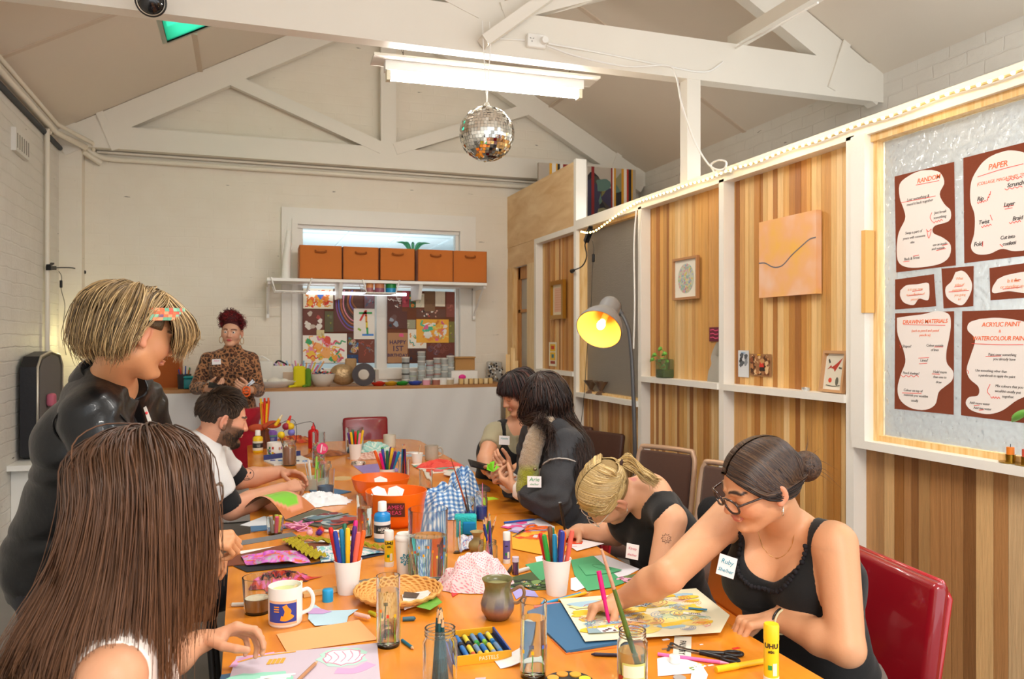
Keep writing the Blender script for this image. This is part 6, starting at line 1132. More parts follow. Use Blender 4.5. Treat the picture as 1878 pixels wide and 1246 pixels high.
def flor(m,cy,R_,H,n=16,lo=.08,hi=.62,seed=1,wide=3.1):
 rr=random.Random(seed)
 for i in range(n):
  u=-wide*R_+2*wide*R_*i/n+rr.uniform(-.002,.002);v1=H*rr.uniform(hi-.18,hi);m.color(rr.choice(['3f9a4a','5aaa3a','4a9a6a','9ab03a']));cy.ribbon(m,[(u,H*lo),(u+rr.uniform(-.002,.002),(H*lo+v1)/2),(u,v1)],.0011,.0004);m.color(rr.choice(['ee7a1e','f2b01e','e0401e','f2c83a','4a6ac0']));cy.ribbon(m,[(u,v1-.002),(u,v1+.006)],.006,.0006)
def flower_glass(label,px,py,w,h,lev,seed,n=14,hi=.62,name='water_glass'):
 t,R_,H=jar(name,label,'glass',px,py,w,h,M_WAT,lev,neck=False,taper=1.03,wall=.0022);m=MB();flor(m,Cyl((0,0,0),R_+.0006,camang(t.location)),R_,H,n,seed=seed,hi=hi);m.build('printed_flowers',M_ATTRG,t);return t,R_,H
flower_glass('tall flower printed glass of water beside the blue acrylic bottle',*c5(976,318),29,78,.7,1,9,.55)
paint_bottle('blue acrylic paint bottle with white cap in front of the orange bowl',*c5(1093,345),30,73,'1f8ad0',labelc='e8e8ea',text='acrylic',lab2='2b2b30')
flower_glass('large glass water jug printed with little flowers',*c5(1415,608),72,128,.62,3,26,.5,'glass_jug')
flower_glass('tall flower printed glass of water in front of the wicker tray',*c5(1137,1052),43,130,.8,5,10,.6)
flower_glass('tall glass of water with orange flowers at the front beside the pastels box',*c6(745,1260),49,140,.78,7,8,.5)
A_,B_=T(c5(560,690),.006),T(c5(800,640),.006);t=thing('flat_brush','wide flat paint brush with a pale wooden handle behind the near left cup','paint brush',tuple(A_));C2=T(c5(945,625),.008);D2_=T(c5(1100,585),.006)
m=W();m.beam(A_,A_.lerp(C2,.5),.024,.01);m.beam(A_.lerp(C2,.5),C2,.02,.012);m.build('handle',mat('e0b070',.5),t);m=W();m.beam(C2,C2.lerp(D2_,.4),.055,.012);m.build('ferrule',mat('a8a69a',.3,.8),t);m=W();m.beam(C2.lerp(D2_,.4),D2_,.05,.009);m.build('bristles',mat('8f8a72',.9,bump=.5,bscale=300),t)
c=T(c5(729,745));s=sc(c5(729,745));t=thing('blue_cap','bright blue plastic cap standing alone on the table','cap',(c.x,c.y+.02,ZT));m=MB();R_=10*s;m.lathe([(0,0),(R_,0),(R_,20*s),(R_*.9,22*s),(0,22*s)],n=28);m.build('cap',mat('1f9ad0',.3),t)
t,R_,H=jar('coffee_glass','half drunk glass of milky coffee on the near left of the table','glass',*c5(262,832),47,66,mat('a8703a',.3),.42,neck=False,taper=1.18,wall=.003)
m=MB();m.lathe([(0,H*.43),(R_*.95,H*.43)],n=30);m.build('froth',mat('e8d8bc',.8,bump=.3,bscale=90),t)
def dr_birdmug(m,cy,R_,H):
 m.color('f0b890');cy.rect(m,-R_*1.12,R_*.72,H*.1,H*.70,.0003,16);m.color('2a3f9a');cy.rect(m,-R_*1.08,R_*.68,H*.16,H*.64,.0006,16)
 m.color('f29a2a');cy.ribbon(m,[(-.012,H*.28),(.0,H*.26),(.014,H*.3),(.018,H*.34)],.012,.0008);cy.ribbon(m,[(.0,H*.3),(.004,H*.45),(-.002,H*.6)],.012,.001);cy.ribbon(m,[(.006,H*.32),(.012,H*.44),(.006,H*.52)],.006,.0011)
 for i in range(3):cy.ribbon(m,[(-.03,H*(.56-.06*i)),(-.016,H*(.56-.06*i))],.0028,.0008)
t=mug('bird_mug','white mug with a blue panel and an orange bird, holding pale green tea',*c5(450,915),62,72,mat('f4f0ea',.25),1,dr_birdmug,mat('c8d08a',.3));
m=MB();m.beam((.0,.0,.075),(.045,.035,.098),.008,.003);o=m.build('wooden_stirrer',mat('e8cfa0',.6));o.location=t.location;tag(o,'wooden stirrer resting in the bird mug','stirrer')
flat_pencil('short white wax crayon stub behind the coffee glass',c5(182,752),c5(80,755),'c8c0b4',.006,'wax_crayon','crayon')
cloth_thing('paper_scraps','red, orange and black torn paper scraps behind the coffee glass','paper scraps',*c5(400,600),.095,.05,.03,21,lambda x,y,z,f:srgb(['c83a1e','7a1f2a','201a1e','b0603a','d86aa0'][int(abs(x*50)+abs(y*90))%5]),amp=.7,fs=5,edge=.6)
sheet('paper_scrap','long red and orange sliver of paper pointing right','paper',[c5(500,578),c5(690,568),c5(560,600),c5(420,610)],'c8482a',3)
sheet('paper_scrap','black torn paper scrap beside the coffee glass','paper',[c5(350,570),c5(410,562),c5(480,625),c5(340,645)],'241f24',2)
sheet('paper_scrap','pale blue cut-out paper scrap beside the bird mug','paper',[c5(600,770),c5(640,755),c5(700,795),c5(850,790),c5(925,785),c5(860,830),c5(850,870),c5(760,885),c5(640,895),c5(595,850)],'b8d4e0',4)
sheet('paper_scrap','small mauve and white scrap on top of the pale blue one','paper',[c5(560,790),c5(650,775),c5(750,800),c5(690,815),c5(600,815)],'c8a0d0',6)
sheet('coloured_paper','peach paper rectangle in the near left foreground','paper',[c5(385,950),c5(930,855),c5(1055,985),c5(455,1070)],'f2ac70',3)
def dr_pad(b,fr,w_,h_):
 def blob(cx_,cy_,rx,ry,col,z,sd):
  rr=random.Random(sd);b.color(col);fr.poly(b,[(w_*(cx_+rx*rr.uniform(.85,1.1)*cos(a)),h_*(cy_+ry*rr.uniform(.85,1.1)*sin(a)))for a in[2*pi*i/22 for i in range(22)]],z)
 blob(.78,.72,.18,.24,'b8e0d0',.0003,1);blob(.78,.72,.15,.19,'d88aa8',.0006,2);blob(.78,.72,.14,.17,'f4f0f0',.0009,2);b.color('d8a0b8')
 for k in range(5):fr.ribbon(b,[(w_*(.66+.05*k),h_*.6),(w_*(.7+.05*k),h_*.72),(w_*(.66+.06*k),h_*.85)],.003,.0012)
 blob(.2,.34,.26,.24,'98d8c0',.0003,4);b.color('f2f4f2')
 for k in range(6):fr.ribbon(b,[(w_*(.02+.04*k),h_*(.2+.05*k)),(w_*(.15+.04*k),h_*(.3+.03*k)),(w_*(.3+.03*k),h_*(.24+.04*k))],.009,.0006)
 b.color('f0a83a');[fr.ribbon(b,[(w_*(.26+.03*k),h_*.72),(w_*(.28+.03*k),h_*.84)],.008,.0006)for k in range(4)];fr.ribbon(b,[(w_*.05,h_*.85),(w_*.2,h_*.94),(w_*.45,h_*.97)],.006,.0006)
 b.color('e0a8d0');fr.ribbon(b,[(w_*.02,h_*.75),(w_*.08,h_*.93),(w_*.3,h_*.985)],.016,.0003);fr.ribbon(b,[(w_*.72,h_*.42),(w_*.85,h_*.38),(w_*.97,h_*.5)],.03,.0003)
q4=[c5(120,1105),c5(1050,1015),c5(1075,1300),c5(20,1420)];sheet('painting_pad','large lilac pastel painting with two white flower shapes at the front left','painting',q4,'cfc0cc',5,dr_pad,.003)
sheet('work_folder','blue board edge under the lilac painting','folder',[c5(20,1225),c5(90,1215),c5(60,1290),c5(0,1300)],'4a7090',1,th=.003)
flat_pencil('brown pencil lying across the lilac painting',c5(520,1262),c5(655,1130),'b8825a',.0042,k=14);
s=sc(c5(1190,830));c=T(c5(1190,720));t=thing('wicker_tray','round wicker tray holding paper scraps in the near middle','wicker tray',tuple(c));b=MB();R_=T(c5(1435,720)).x;R_=.125
for i in range(15):rr_=R_*(.2+.8*i/14);zz=.004+.026*max(0,(i-8)/6)**1.3;b.tube([(rr_*cos(a),rr_*sin(a),zz+.0022*sin(a*22+(i%2)*pi))for a in[2*pi*k/110 for k in range(110)]],.0046,5,closed=True)
b.lathe([(0,.003),(R_*.6,.003),(R_*1.0,.026)],n=40);b.build('woven_basket',mat('dba055',.6,var=.15,vscale=90),t)
for(pts,col,k_,lb)in(([(1215,690),(1390,660),(1425,650),(1350,740),(1230,790)],'e8dcd4',0,'white and brown printed scrap in the wicker tray'),([(1230,670),(1330,680),(1310,710),(1220,705)],'5a4a40',1,'dark patterned scrap in the wicker tray'),([(1310,770),(1440,700),(1480,740),(1400,790)],'6aa83a',2,'green photo scrap in the wicker tray'),([(1080,740),(1180,720),(1200,790),(1100,800)],'e8a86a',1,'orange scrap in the wicker tray')):
 P=[T(c5(*q),.012+.003*k_)-c for q in pts];b=MB();b.slab(P,(0,0,1),.0008);o=b.build('paper_scrap',mat(col,.5,var=.3,vscale=60));o.location=c;tag(o,lb,'paper scrap')
flat_pencil('fat yellow-green crayon by the wicker tray',c5(1000,805),c5(1050,825),'b8b020',.006,'wax_crayon','crayon','b8b020',False);flat_pencil('dark teal crayon at the lower right of the wicker tray',c5(1218,850),c5(1305,845),'2f5a6a',.006,'wax_crayon','crayon','2f5a6a',False)
flat_pencil('short blue-green pencil beside the front flower printed glass',c5(1215,990),c5(1290,1045),'1f6a80',.0042)
flat_pencil('light pink translucent crayon on the pale blue scrap',c5(905,815),c5(1005,840),'f0c0b0',.006,'wax_crayon','crayon','f0c0b0',False,8)
t,R_,H=jar('pencil_jar','glass jar of dark teal pencils at the very front','jar',*c6(125,1370),65,118,None)
rr=random.Random(12)
for i in range(14):a=i*.45+.2;tl=.2*rr.uniform(.3,1);pen('dark teal pencil point up in the glass jar at the very front',t.location,a,tl,.168*rr.uniform(.92,1.04),.004,'0f4a50','pencil',.008,.7,'teal pencils in the front jar',R_)
P=[T(c6(*q))for q in((190,965),(405,945),(520,1140),(235,1180))];c=sum(P,Vector())/4;t=thing('pastels_box','open yellow and blue box of oil pastels at the front of the table','pastels box',tuple(c));u=((P[2]-P[3])+(P[1]-P[0])).normalized();v=Vector((-u.y,u.x,0));wB,hB=.128,.158;M=Matrix((u,v,Vector((0,0,1)))).transposed()
m=MB();m.box((0,0,.003),(wB,hB,.006),M=M);m.build('tray',mat('1e2026',.5),t)
m=MB();m.mat(0);m.box(M@Vector((0,-hB/2,.011)),(wB+.004,.004,.022),M=M);m.box(M@Vector((0,hB/2,.011)),(wB+.004,.004,.022),M=M);m.mat(1);m.box(M@Vector((wB/2,0,.011)),(.004,hB,.022),M=M);m.box(M@Vector((-wB/2,0,.011)),(.004,hB,.022),M=M);m.build('box_sides',[mat('f0a81e',.4),mat('2a4a9a',.4)],t)
m=MB();put_text(m,'PASTELS',.013,M@Vector((.01,-hB/2-.0022,.011)),M@Vector((1,0,0)),(0,0,1),th=.0003);m.build('printed_name',mat('f4e4c0',.5),t)
for r0,cols in((.032,['2a2a30','2a2a30','3aa04a','8ac03a','2f7fc0']),(-.036,['2f6fb0','c8502a','e8b82a','e8c83a','8aa0b8','2f7fc0'])):
 for i,c_ in enumerate(cols):x=-.05+.1*(i+.5)/len(cols)+.004;m=MB();a,b_=M@Vector((x,r0-.03,.012)),M@Vector((x,r0+.03,.012));m.cyl(a,b_,.0058,n=12);q=m.build('oil_pastel',mat(c_,.6),t);m=MB();m.cyl(a.lerp(b_,.25),a.lerp(b_,.95),.0061,n=12);m.build('paper_wrap',mat(['2f6fb0','e8c83a','6a8ab0'][i%3],.6),q)
c=T(c6(925,1262));t=thing('round_palette','round black palette of yellow paint discs at the bottom edge','palette',(c.x,c.y-.02,ZT));m=MB();m.cyl((0,0,0),(0,0,.008),.055,n=32);m.build('tray',M_BLACK,t)
for i,c_ in enumerate(('e8d02a','d8a02a','e0902a','f0a83a','e07a2a','c8c02a','9ab02a','e8c82a')):m=MB();m.cyl((.038*cos(i*.785),.038*sin(i*.785),.008),(.038*cos(i*.785),.038*sin(i*.785),.0105),.013,n=16);m.build('paint_disc',mat(c_,.5),t)
c=T(c6(590,1130));b=MB();b.grid(lambda u,v:(-.045+.09*u,-.03+.06*v,.001+.028*u*u),12,4);b.grid(lambda u,v:(-.045+.09*u,-.03+.06*v,.002+.028*u*u),12,4);o=b.build('paper_curl',mat('f0ece8',.7));o.location=c;tag(o,'curling strip of white paper beside the front water glass','paper')
sheet('paper_scrap','small pink scrap beside the front pencil jar','paper',[c6(330,1240),c6(400,1235),c6(390,1275),c6(330,1280)],'e8b0b8',1)
s=sc(c6(500,870));c=T(c6(500,870));t=thing('stoneware_mug','round bellied brown and grey glazed stoneware mug','mug',(c.x,c.y+.03,ZT));R_=31*s;H=74*s
mm_=mat('8a6a4c',.28,var=.45,vscale=22,bump=.15,bscale=30,coat=.4);m=MB();m.lathe([(0,0),(R_*.6,0),(R_*.72,.004),(R_*.97,H*.22),(R_*1.02,H*.4),(R_*.86,H*.62),(R_*.76,H*.76),(R_*.82,H*.9),(R_*.95,H),(R_*.9,H),(R_*.74,H*.88),(R_*.7,H*.74),(R_*.9,H*.4),(0,H*.08)],n=44)
from mathutils import noise as NZ
for i,v in enumerate(m.v):k=v[2]/H+.16*NZ.noise(Vector(v)*45);m.c[i]=srgb('5a3a26' if k<.12 else '8a5c46' if k<.3 else '6a6670' if k<.42 else '8c8272' if k<.7 else '6f6a44')
m.build('cup',matattr('attr_glaze',.25,var=.25,vscale=60),t)
a=camang(t.location)+pi/2-.2;u=Vector((cos(a),sin(a),0));m=MB();m.tube(smoothpath([u*R_*.92+Vector((0,0,H*.42)),u*R_*1.3+Vector((0,0,H*.44)),u*R_*1.62+Vector((0,0,H*.66)),u*R_*1.45+Vector((0,0,H*.84)),u*R_*1.05+Vector((0,0,H*.76)),u*R_*.8+Vector((0,0,H*.7))],26),.0045,10);m.build('handle',mm_,t);m=MB();m.lathe([(0,H*.86),(R_*.74,H*.86)],n=24);m.build('drink',mat('8f8a5a',.3),t)
def spot(x,y,z,f):return srgb('d8607a')if(math.sin(x*520)*math.sin((y+z)*520)>.55)else srgb('efd2d2')
c=T(c6(360,640));b=MB();crumple(b,.115,.095,.10,14,70,150,.35,2.2,spot,edge=.2);o=b.build('dotted_cloth',M_CLOTHA);o.location=(c.x,c.y+.03,ZT);tag(o,'pink dotted cloth folded in a heap behind the stoneware mug','cloth')
sheet('coloured_paper','bright red paper corner under the pink dotted cloth','paper',[c6(145,590),c6(200,575),c6(250,660),c6(180,705)],'d83a3a',2)
sheet('coloured_paper','lilac paper cut-out beside the stoneware mug','paper',[c6(560,640),c6(720,665),c6(750,705),c6(640,695),c6(600,720)],'a8a0dc',2)
t,R_,H=jar('pencil_jar','glass jar crammed with coloured pencils in the middle of the table','jar',*c6(432,500),36,42,None)
rr=random.Random(3)
for i,k_ in enumerate('o c r v k n lb dg br y s p t g b w c o'.split()):c_,n_=CN[k_];pen('%s coloured pencil in the crammed jar in the middle'%(n_ if i<16 else 'another '+n_),t.location,i*.72,.06+.22*((i%3)/2),.155*rr.uniform(.9,1.08),.0042,c_,'pencil',.008,.8,'pencils in the middle jar',R_)
glue('purple and green glue stick with white cap beside the pencil jar',*c6(545,485),14,57,col='6a5a9a',txt='',base='e8e8e4')
t,R_,H=jar('glitter_pot','tiny clear pot of purple glitter with a cap','pot',*c6(603,562),12,32,None,neck=False,wall=.001);m=MB();m.lathe([(0,.002),(R_-.0015,.002),(R_-.0015,H*.7),(0,H*.7)],n=18);m.build('glitter',mat('8a4a80',.4,.3),t);m=MB();m.lathe([(R_*1.08,H*.75),(R_*1.08,H*1.02),(0,H*1.04)],n=18);m.build('cap',mat('d8c8d8',.3),t)
flat_pencil('black marker lying beside the glitter pot',c6(545,545),c6(590,485),'201e20',.006,'felt_pen','felt pen','201e20',False);flat_pencil('white marker with dark end lying in front of the glitter pot',c6(680,515),c6(575,545),'e8e4e0',.007,'felt_pen','felt pen','2a2828',False)
c=T(c6(350,420));t=thing('bud_vase','small round khaki bud vase behind the dotted cloth','vase',(c.x,c.y+.02,ZT));m=MB();m.lathe([(0,0),(.018,0),(.03,.02),(.028,.035),(.013,.05),(.012,.06),(.024,.075),(.02,.075),(.008,.05),(0,.03)],n=28);m.build('vase',mat('a08c5a',.5,var=.2,vscale=60),t)
c=T(c6(275,300));t=thing('sponge','turquoise washing up sponge standing near the blue jars','sponge',(c.x,c.y+.02,ZT),-.3);m=MB();m.rbox((0,0,.04),(.085,.035,.08),.008,Matrix.Rotation(.2,3,'X'));m.build('sponge',mat('2fb8b8',.9,bump=.8,bscale=120),t);m=MB();m.rbox((.015,-.02,.03),(.05,.012,.05),.005,Matrix.Rotation(.2,3,'X'));m.build('stained_patch',mat('0f7ab0',.9),t)
warp('white sheet printed with blue and red figures beside the big water jug','printed_paper','paper',[c6(230,300),c6(330,310),c6(345,370),c6(235,410)],'f0eef0',['f0eef0','eae4ea','6a7ac0','f4f2f2','d87a8a','f0eef0'],.012,3)
jar('tumbler','slim empty glass right beside the big water jug','glass',*c6(215,420),14,60,None,neck=False)
sheet('printed_paper','mauve sheet under the yellow artwork near the pencil jar','paper',[c6(520,220),c6(760,185),c6(850,240),c6(640,300)],'b8a0c8',2,lambda b,fr,w_,h_:scribble(b,fr,w_,h_,['9a86b8','e8dcec','c8b8d8','e04a8a'],18,7,.006,kinds='b'))
sheet('printed_paper','white sheet with tiny floral print near the blonde woman','paper',[c6(640,215),c6(745,185),c6(855,240),c6(850,275),c6(740,235)],'ece6ea',3,lambda b,fr,w_,h_:scribble(b,fr,w_,h_,['c8a0b0','a8a0b8'],50,3,.002))
def dr_org(b,fr,w_,h_):scribble(b,fr,w_,h_,['e8501e','ee6a1e','d8461e','f0b83a'],20,11,.01,.0004,'b');b.color('d8d4cc');fr.poly(b,[(w_*.2,h_*.45),(w_*.5,h_*.42),(w_*.5,h_*.5),(w_*.25,h_*.55)],.002)
sheet('yellow_artwork','mustard yellow sheet with an orange painted shape and silver patch','artwork',[c6(570,290),c6(700,270),c6(860,265),c6(880,330),c6(960,395),c6(790,428),c6(575,385)],'e8a82a',4,dr_org)
def scissors(label,tip,piv,ha,hb,mcol,z=.004,r=.014):
 A_,P_,H1,H2=T(tip,z),T(piv,z),T(ha,z),T(hb,z);t=thing('scissors',label,'scissors',tuple(P_));d=(P_-A_).normalized();sd=Vector((-d.y,d.x,0))
 for s_ in(-1,1):
  m=W();m.slab([A_+sd*.001*s_,P_+sd*.007*s_-d*.01,P_+sd*.004*s_+d*.012,P_-sd*.004*s_],(0,0,1),.0016);m.build('blade',M_STEEL,t)
 for h_ in(H1,H2):
  m=W();e=h_-P_;L=e.length;ed=e.normalized();es=Vector((-ed.y,ed.x,0));rr_=min(r*1.5,L*.5);cc=P_+ed*(L-rr_*.55)
  m.tube([P_,cc-ed*rr_*.95],.0062,8,r2=.005);m.tube([cc+ed*rr_*1.0*cos(a)+es*r*.85*sin(a)for a in[2*pi*k/28 for k in range(28)]],.0042,8,closed=True);m.build('handle',mat(mcol,.35),t)
 m=W();m.cyl(P_+Vector((0,0,.001)),P_+Vector((0,0,.005)),.004,n=12);m.build('pivot_screw',M_STEEL,t);return t
scissors('orange handled scissors lying on the mauve paper',c6(575,308),c6(655,262),c6(715,235),c6(790,245),'ee6a14',.006,.019)
scissors('black handled scissors lying open in front of the woman in glasses',c9(465,920),c9(690,965),c9(955,975),c9(930,1022),'1c1a1c',.005,.014)
flat_pencil('blue ballpoint pen behind the orange scissors',c6(520,212),c6(725,190),'1f5aa8',.004,'ballpoint_pen','pen','1f5aa8',False,6)
def dr_red(b,fr,w_,h_):b.color('e8502a');fr.poly(b,[(w_*x,h_*y)for x,y in((.35,.5),(.5,.7),(.7,.75),(.85,.55),(.75,.35),(.55,.25),(.4,.35))],.0004);b.color('f0b8c0');fr.ribbon(b,[(w_*.1,h_*.3),(w_*.3,h_*.2)],.01,.0004)
sheet('drawing_sheet','white sheet with a red-orange blot under the blonde woman\'s hand','drawing',[c6(860,300),c6(1000,318),c6(1180,352),c6(1000,400)],'f2eaea',5,dr_red)
sheet('drawing_paper','plain white paper behind the green cut-outs','paper',[c6(1110,435),c6(1180,425),c6(1415,520),c6(1300,580),c6(1180,560)],'f2eef4',1)
sheet('drawing_paper','plain white paper to the left of the pen cup','paper',[c6(725,440),c6(800,425),c6(815,470),c6(735,475)],'f4f0f0',1)
sheet('green_paper','green paper to the left of the near right pen cup','paper',[c6(660,490),c6(800,460),c6(820,560),c6(765,602)],'4fa872',3)
sheet('green_paper','large green paper to the right of the near right pen cup','paper',[c6(960,460),c6(1110,432),c6(1180,490),c6(1315,610),c6(1230,640),c6(1070,664),c6(985,560)],'4fa872',4)
def dr_oval(b,fr,w_,h_):b.color('3f8f60');fr.ribbon(b,[(w_*(.45+.34*cos(a)),h_*(.5+.3*sin(a)))for a in[2*pi*k/12 for k in range(13)]],.0025,.0004)
sheet('green_paper','loose green strip with a cut oval outline on top','paper',[c6(1010,495),c6(1110,480),c6(1300,525),c6(1230,545),c6(1060,560)],'55ae78',7,dr_oval)
sheet('drawing_paper','small white paper under the large green paper','paper',[c6(960,580),c6(1020,570),c6(1060,640),c6(995,665),c6(960,655)],'f0ecf2',3)
def dr_daisy(b,fr,w_,h_):
 scribble(b,fr,w_,h_,['3a4f2a','5a7a3a','243020','7a9a5a','1c2418','4a6a3a'],60,12,.004,.0003,'b');
 for(x,y)in((.18,.5),(.3,.3),(.6,.6)):
  b.color('f0f0ea');[fr.poly(b,[(w_*x+.004*cos(a)+.006*cos(a+q),h_*y+.004*sin(a)+.006*sin(a+q))for q in(0,1.5,3,4.5)],.004)for a in[k*.9 for k in range(7)]];b.color('e8c02a');fr.poly(b,[(w_*x+.004*cos(q),h_*y+.004*sin(q))for q in(0,1.2,2.4,3.6,4.8)],.0046)
sheet('photo_print','photo print of daisies and dark leaves under the green paper','photo',[c6(545,580),c6(700,540),c6(820,590),c6(825,655),c6(700,660)],'4a5a34',2,dr_daisy)
sheet('photo_print','photo print of pink flowers at the right of the green papers','photo',[c6(1270,575),c6(1390,550),c6(1400,590),c6(1330,615)],'6a7a4a',2,lambda b,fr,w_,h_:scribble(b,fr,w_,h_,['c86a9a','7a9a4a','e8b0c8','4a5a34'],30,5,.005,kinds='b'))
pc('white paper cup of felt pens in the centre of the near table',c6(893,702),53,37,64,'k v dg br r g lb b s o','in the centre right white cup',L=.182,r=.0068,spread=.2,seed=4)
flat_pencil('yellow pencil lying in front of the white cup',c6(880,725),c6(1085,672),'e8b81e',.0042,k=3);flat_pencil('blue pencil lying beside the yellow pencil',c6(790,745),c6(1055,672),'2a9ad0',.0045,k=1);flat_pencil('coral pencil lying below the blue pencil',c6(720,758),c6(900,745),'e86a5a',.004,k=1)
sheet('work_folder','blue cloth folder under the big swirling drawing','folder',[c6(640,790),c6(890,755),c6(1350,980),c6(1320,1010),c6(930,1075)],'3a6a90',1,th=.006)
sheet('coloured_paper','thin orange card edge peeking from under the blue folder','card',[c6(830,985),c6(850,980),c6(960,1075),c6(1330,1018),c6(1335,1030),c6(930,1083)],'e8701e',0.6,th=.001)
P=[T(q,.012)for q in(c7(70,855),c7(740,803),c7(905,935),c7(860,1018),c7(195,1063))];c=sum(P,Vector())/5;b=MB();b.color('ece4c4');b.slab([p-c for p in P],(0,0,1),.0012)
QX=[T(q,.0136)-c for q in(c7(75,858),c7(195,1060),c7(862,1014),c7(900,930),c7(738,806))]
def bil(u,v):a=QX[0].lerp(QX[4],u);b_=QX[1].lerp(QX[2],u);return a.lerp(b_,v)
rr=random.Random(14);up=Vector((0,0,1))
for i in range(110):
 u,v=rr.uniform(.06,.93),rr.uniform(.1,.9);ce=bil(u,v);k=rr.choice('abbcdd');z=.0003+i*.000012;s=rr.uniform(.018,.055);b.color(rr.choice(['f0c83a','f2d874','ecc02e','e4dca0','a8c8d8','f2dc86']if k in 'ab' else['5a7ab0','3a5a90','e05a6a','6ab8c0','e8a03a','8a9ac0','c8506a']))
 fr=Fr(ce,(1,0,0),(0,1,0));s=min(s,.5*min(u,1-u)*.6,.3*min(v,1-v)*1.2+.004)
 if k in 'ab' and s>.006:fr.poly(b,[(s*(1+.3*sin(3*a+i))*cos(a),s*.6*(1+.3*cos(2*a))*sin(a))for a in[2*pi*q/14 for q in range(14)]],z)
 elif s>.004:[fr.ribbon(b,[(s*(q_+1)/4*cos(a),s*(q_+1)/4*.7*sin(a))for a in[i+q*.55 for q in range(8)]],.0012,.002+z)for q_ in range(4 if k=='c' else 3)]
fr=Fr(bil(.17,.84),QX[2]-QX[1],QX[4]-QX[2]);fr.n=up;b.color('8fa8b0');fr.poly(b,[(-.045,-.012),(-.005,-.014),(0,.016),(-.04,.02)],.004);b.color('eae4e0');fr.poly(b,[(-.01,-.013),(.035,-.014),(.03,.018),(-.015,.016)],.0042);b.color('4a1f24');[fr.poly(b,wpoly((-.002+.009*k,-.006+.006*(k%3)),7,.006,k),.0046)for k in range(4)]
for(u,v,tx,sz)in((.5,.3,'A WORDS',.016),(.42,.66,'KUUS',.011),(.88,.62,'LETTER',.012)):
 b.color('e8e2d6');fr=Fr(bil(u,v),(.78,-.62,0),(.62,.78,0));fr.poly(b,[(-.03,-.008),(.03,-.008),(.03,.008),(-.03,.008)],.003);b.color('2a2a30');put_text(b,tx,sz*.8,fr.p(0,0,.0042),fr.x,fr.y,th=.0002)
fr=Fr(bil(.93,.55),(.8,-.6,0),(.6,.8,0));b.color('1f7aa0');fr.poly(b,[(-.03,.0),(.02,.0),(.02,.014),(-.03,.012)],.005)
fr=Fr(bil(.7,.72),(1,0,0),(0,1,0));b.color('f4d048');fr.poly(b,[(-.05,-.03),(.06,-.028),(.04,.02),(-.03,.03)],.0007)
o=b.build('swirl_drawing',matattr('attr_paper',.75));o.location=c;tag(o,'big yellow and blue swirling drawing the woman in glasses is colouring','drawing')
t,R_,H=jar('rinse_jar','label wrapped glass jar of yellowish water with a long green brush, front right','jar',*c9(275,1220),57,100,mat('e4dfa8',.05,trans=.85,ior=1.2),.62);cy=Cyl((0,0,0),R_+.0006,camang(t.location));m=MB();m.color('c9cc78');cy.rect(m,-R_*.7,R_*.9,H*.16,H*.46,.0003);m.color('e8e6cc');cy.rect(m,-R_*.6,R_*.8,H*.2,H*.42,.0005);m.color('a83a2a');[cy.ribbon(m,[(-R_*1.0+.004*k,H*.14),(-R_*.9+.004*k,H*.22)],.005,.0007)for k in range(3)];m.build('jar_label',M_ATTRG,t)
p1=at(1103,1008,1.66);p0=t.location+Vector((.02,-.005,.012));tb=thing('paint_brush','long green handled brush sloping out of the front right jar','paint brush',tuple(p0));d=p1-p0
m=MB();m.tube([(0,0,0),tuple(d*.13)],[.007,.0065],8);m.build('bristles',mat('4f6a34',.8),tb);m=MB();m.tube([tuple(d*.12),tuple(d*.35),tuple(d*.7)],[.0055,.0062,.0045],10);m.build('handle',mat('4c6a2c',.45,var=.2,vscale=50),tb);m=MB();m.tube([tuple(d*.7),tuple(d*.85),tuple(d)],[.0045,.004,.003],10);m.build('worn_handle_end',mat('b89078',.6,var=.35,vscale=90),tb)
flat_pencil('dark plum pencil lying left of the front right jar',c9(150,985),c9(-60,978),'2c1c2c',.0045,wood_=False,cap='2c1c2c');flat_pencil('pink pencil lying behind the black scissors',c9(400,978),c9(890,1042),'e86aa8',.0045,wood_=False,cap='f0a0c0')
def strip(label,corners,txt):
 def dr(b,fr,w_,h_):b.color('3a3634');put_text(b,txt,h_*.55,fr.p(w_*.5,h_*.5,.0002),fr.x,fr.y,th=.0002)
 sheet('newspaper_strip',label,'paper',corners,'e6dfcf',2,dr)
strip('strip of newsprint with grey capitals beside the black scissors',[c9(515,855),c9(632,858),c9(628,1008),c9(500,1010)],'A')
m=MB();fr=Fr(T(c9(568,935),.0022),T(c9(505,1000))-T(c9(568,860)),(1,.3,0));fr.n=up;
a_,b_=T(c9(575,865),.0022),T(c9(560,1005),.0022);ux=(b_-a_).normalized();m.color('3a3634');put_text(m,'PALKERY',.022,a_.lerp(b_,.5)+Vector((0,0,.0006)),ux,Vector((-ux.y,ux.x,0)),th=.0002);o=m.build('newsprint_lettering',M_ATTR);tag(o,'bold grey capitals printed along the newsprint strip','lettering')
def dr_yel(b,fr,w_,h_):scribble(b,fr,w_,h_,['e8d81e','f2ea7a','f4f2ea','d8c81e','6a8a3a'],26,8,.004,.0004,'b')
sheet('paper_scrap','white paper smeared with yellow paint beside the front right jar','paper',[c9(395,1010),c9(490,985),c9(680,1040),c9(735,1060),c9(640,1110),c9(400,1130)],'efece8',2,dr_yel)
sheet('paper_scrap','jagged white paper offcut at the bottom edge','paper',[c9(640,1040),c9(700,1050),c9(745,1120),c9(720,1200),c9(620,1200)],'f4f2f0',4)
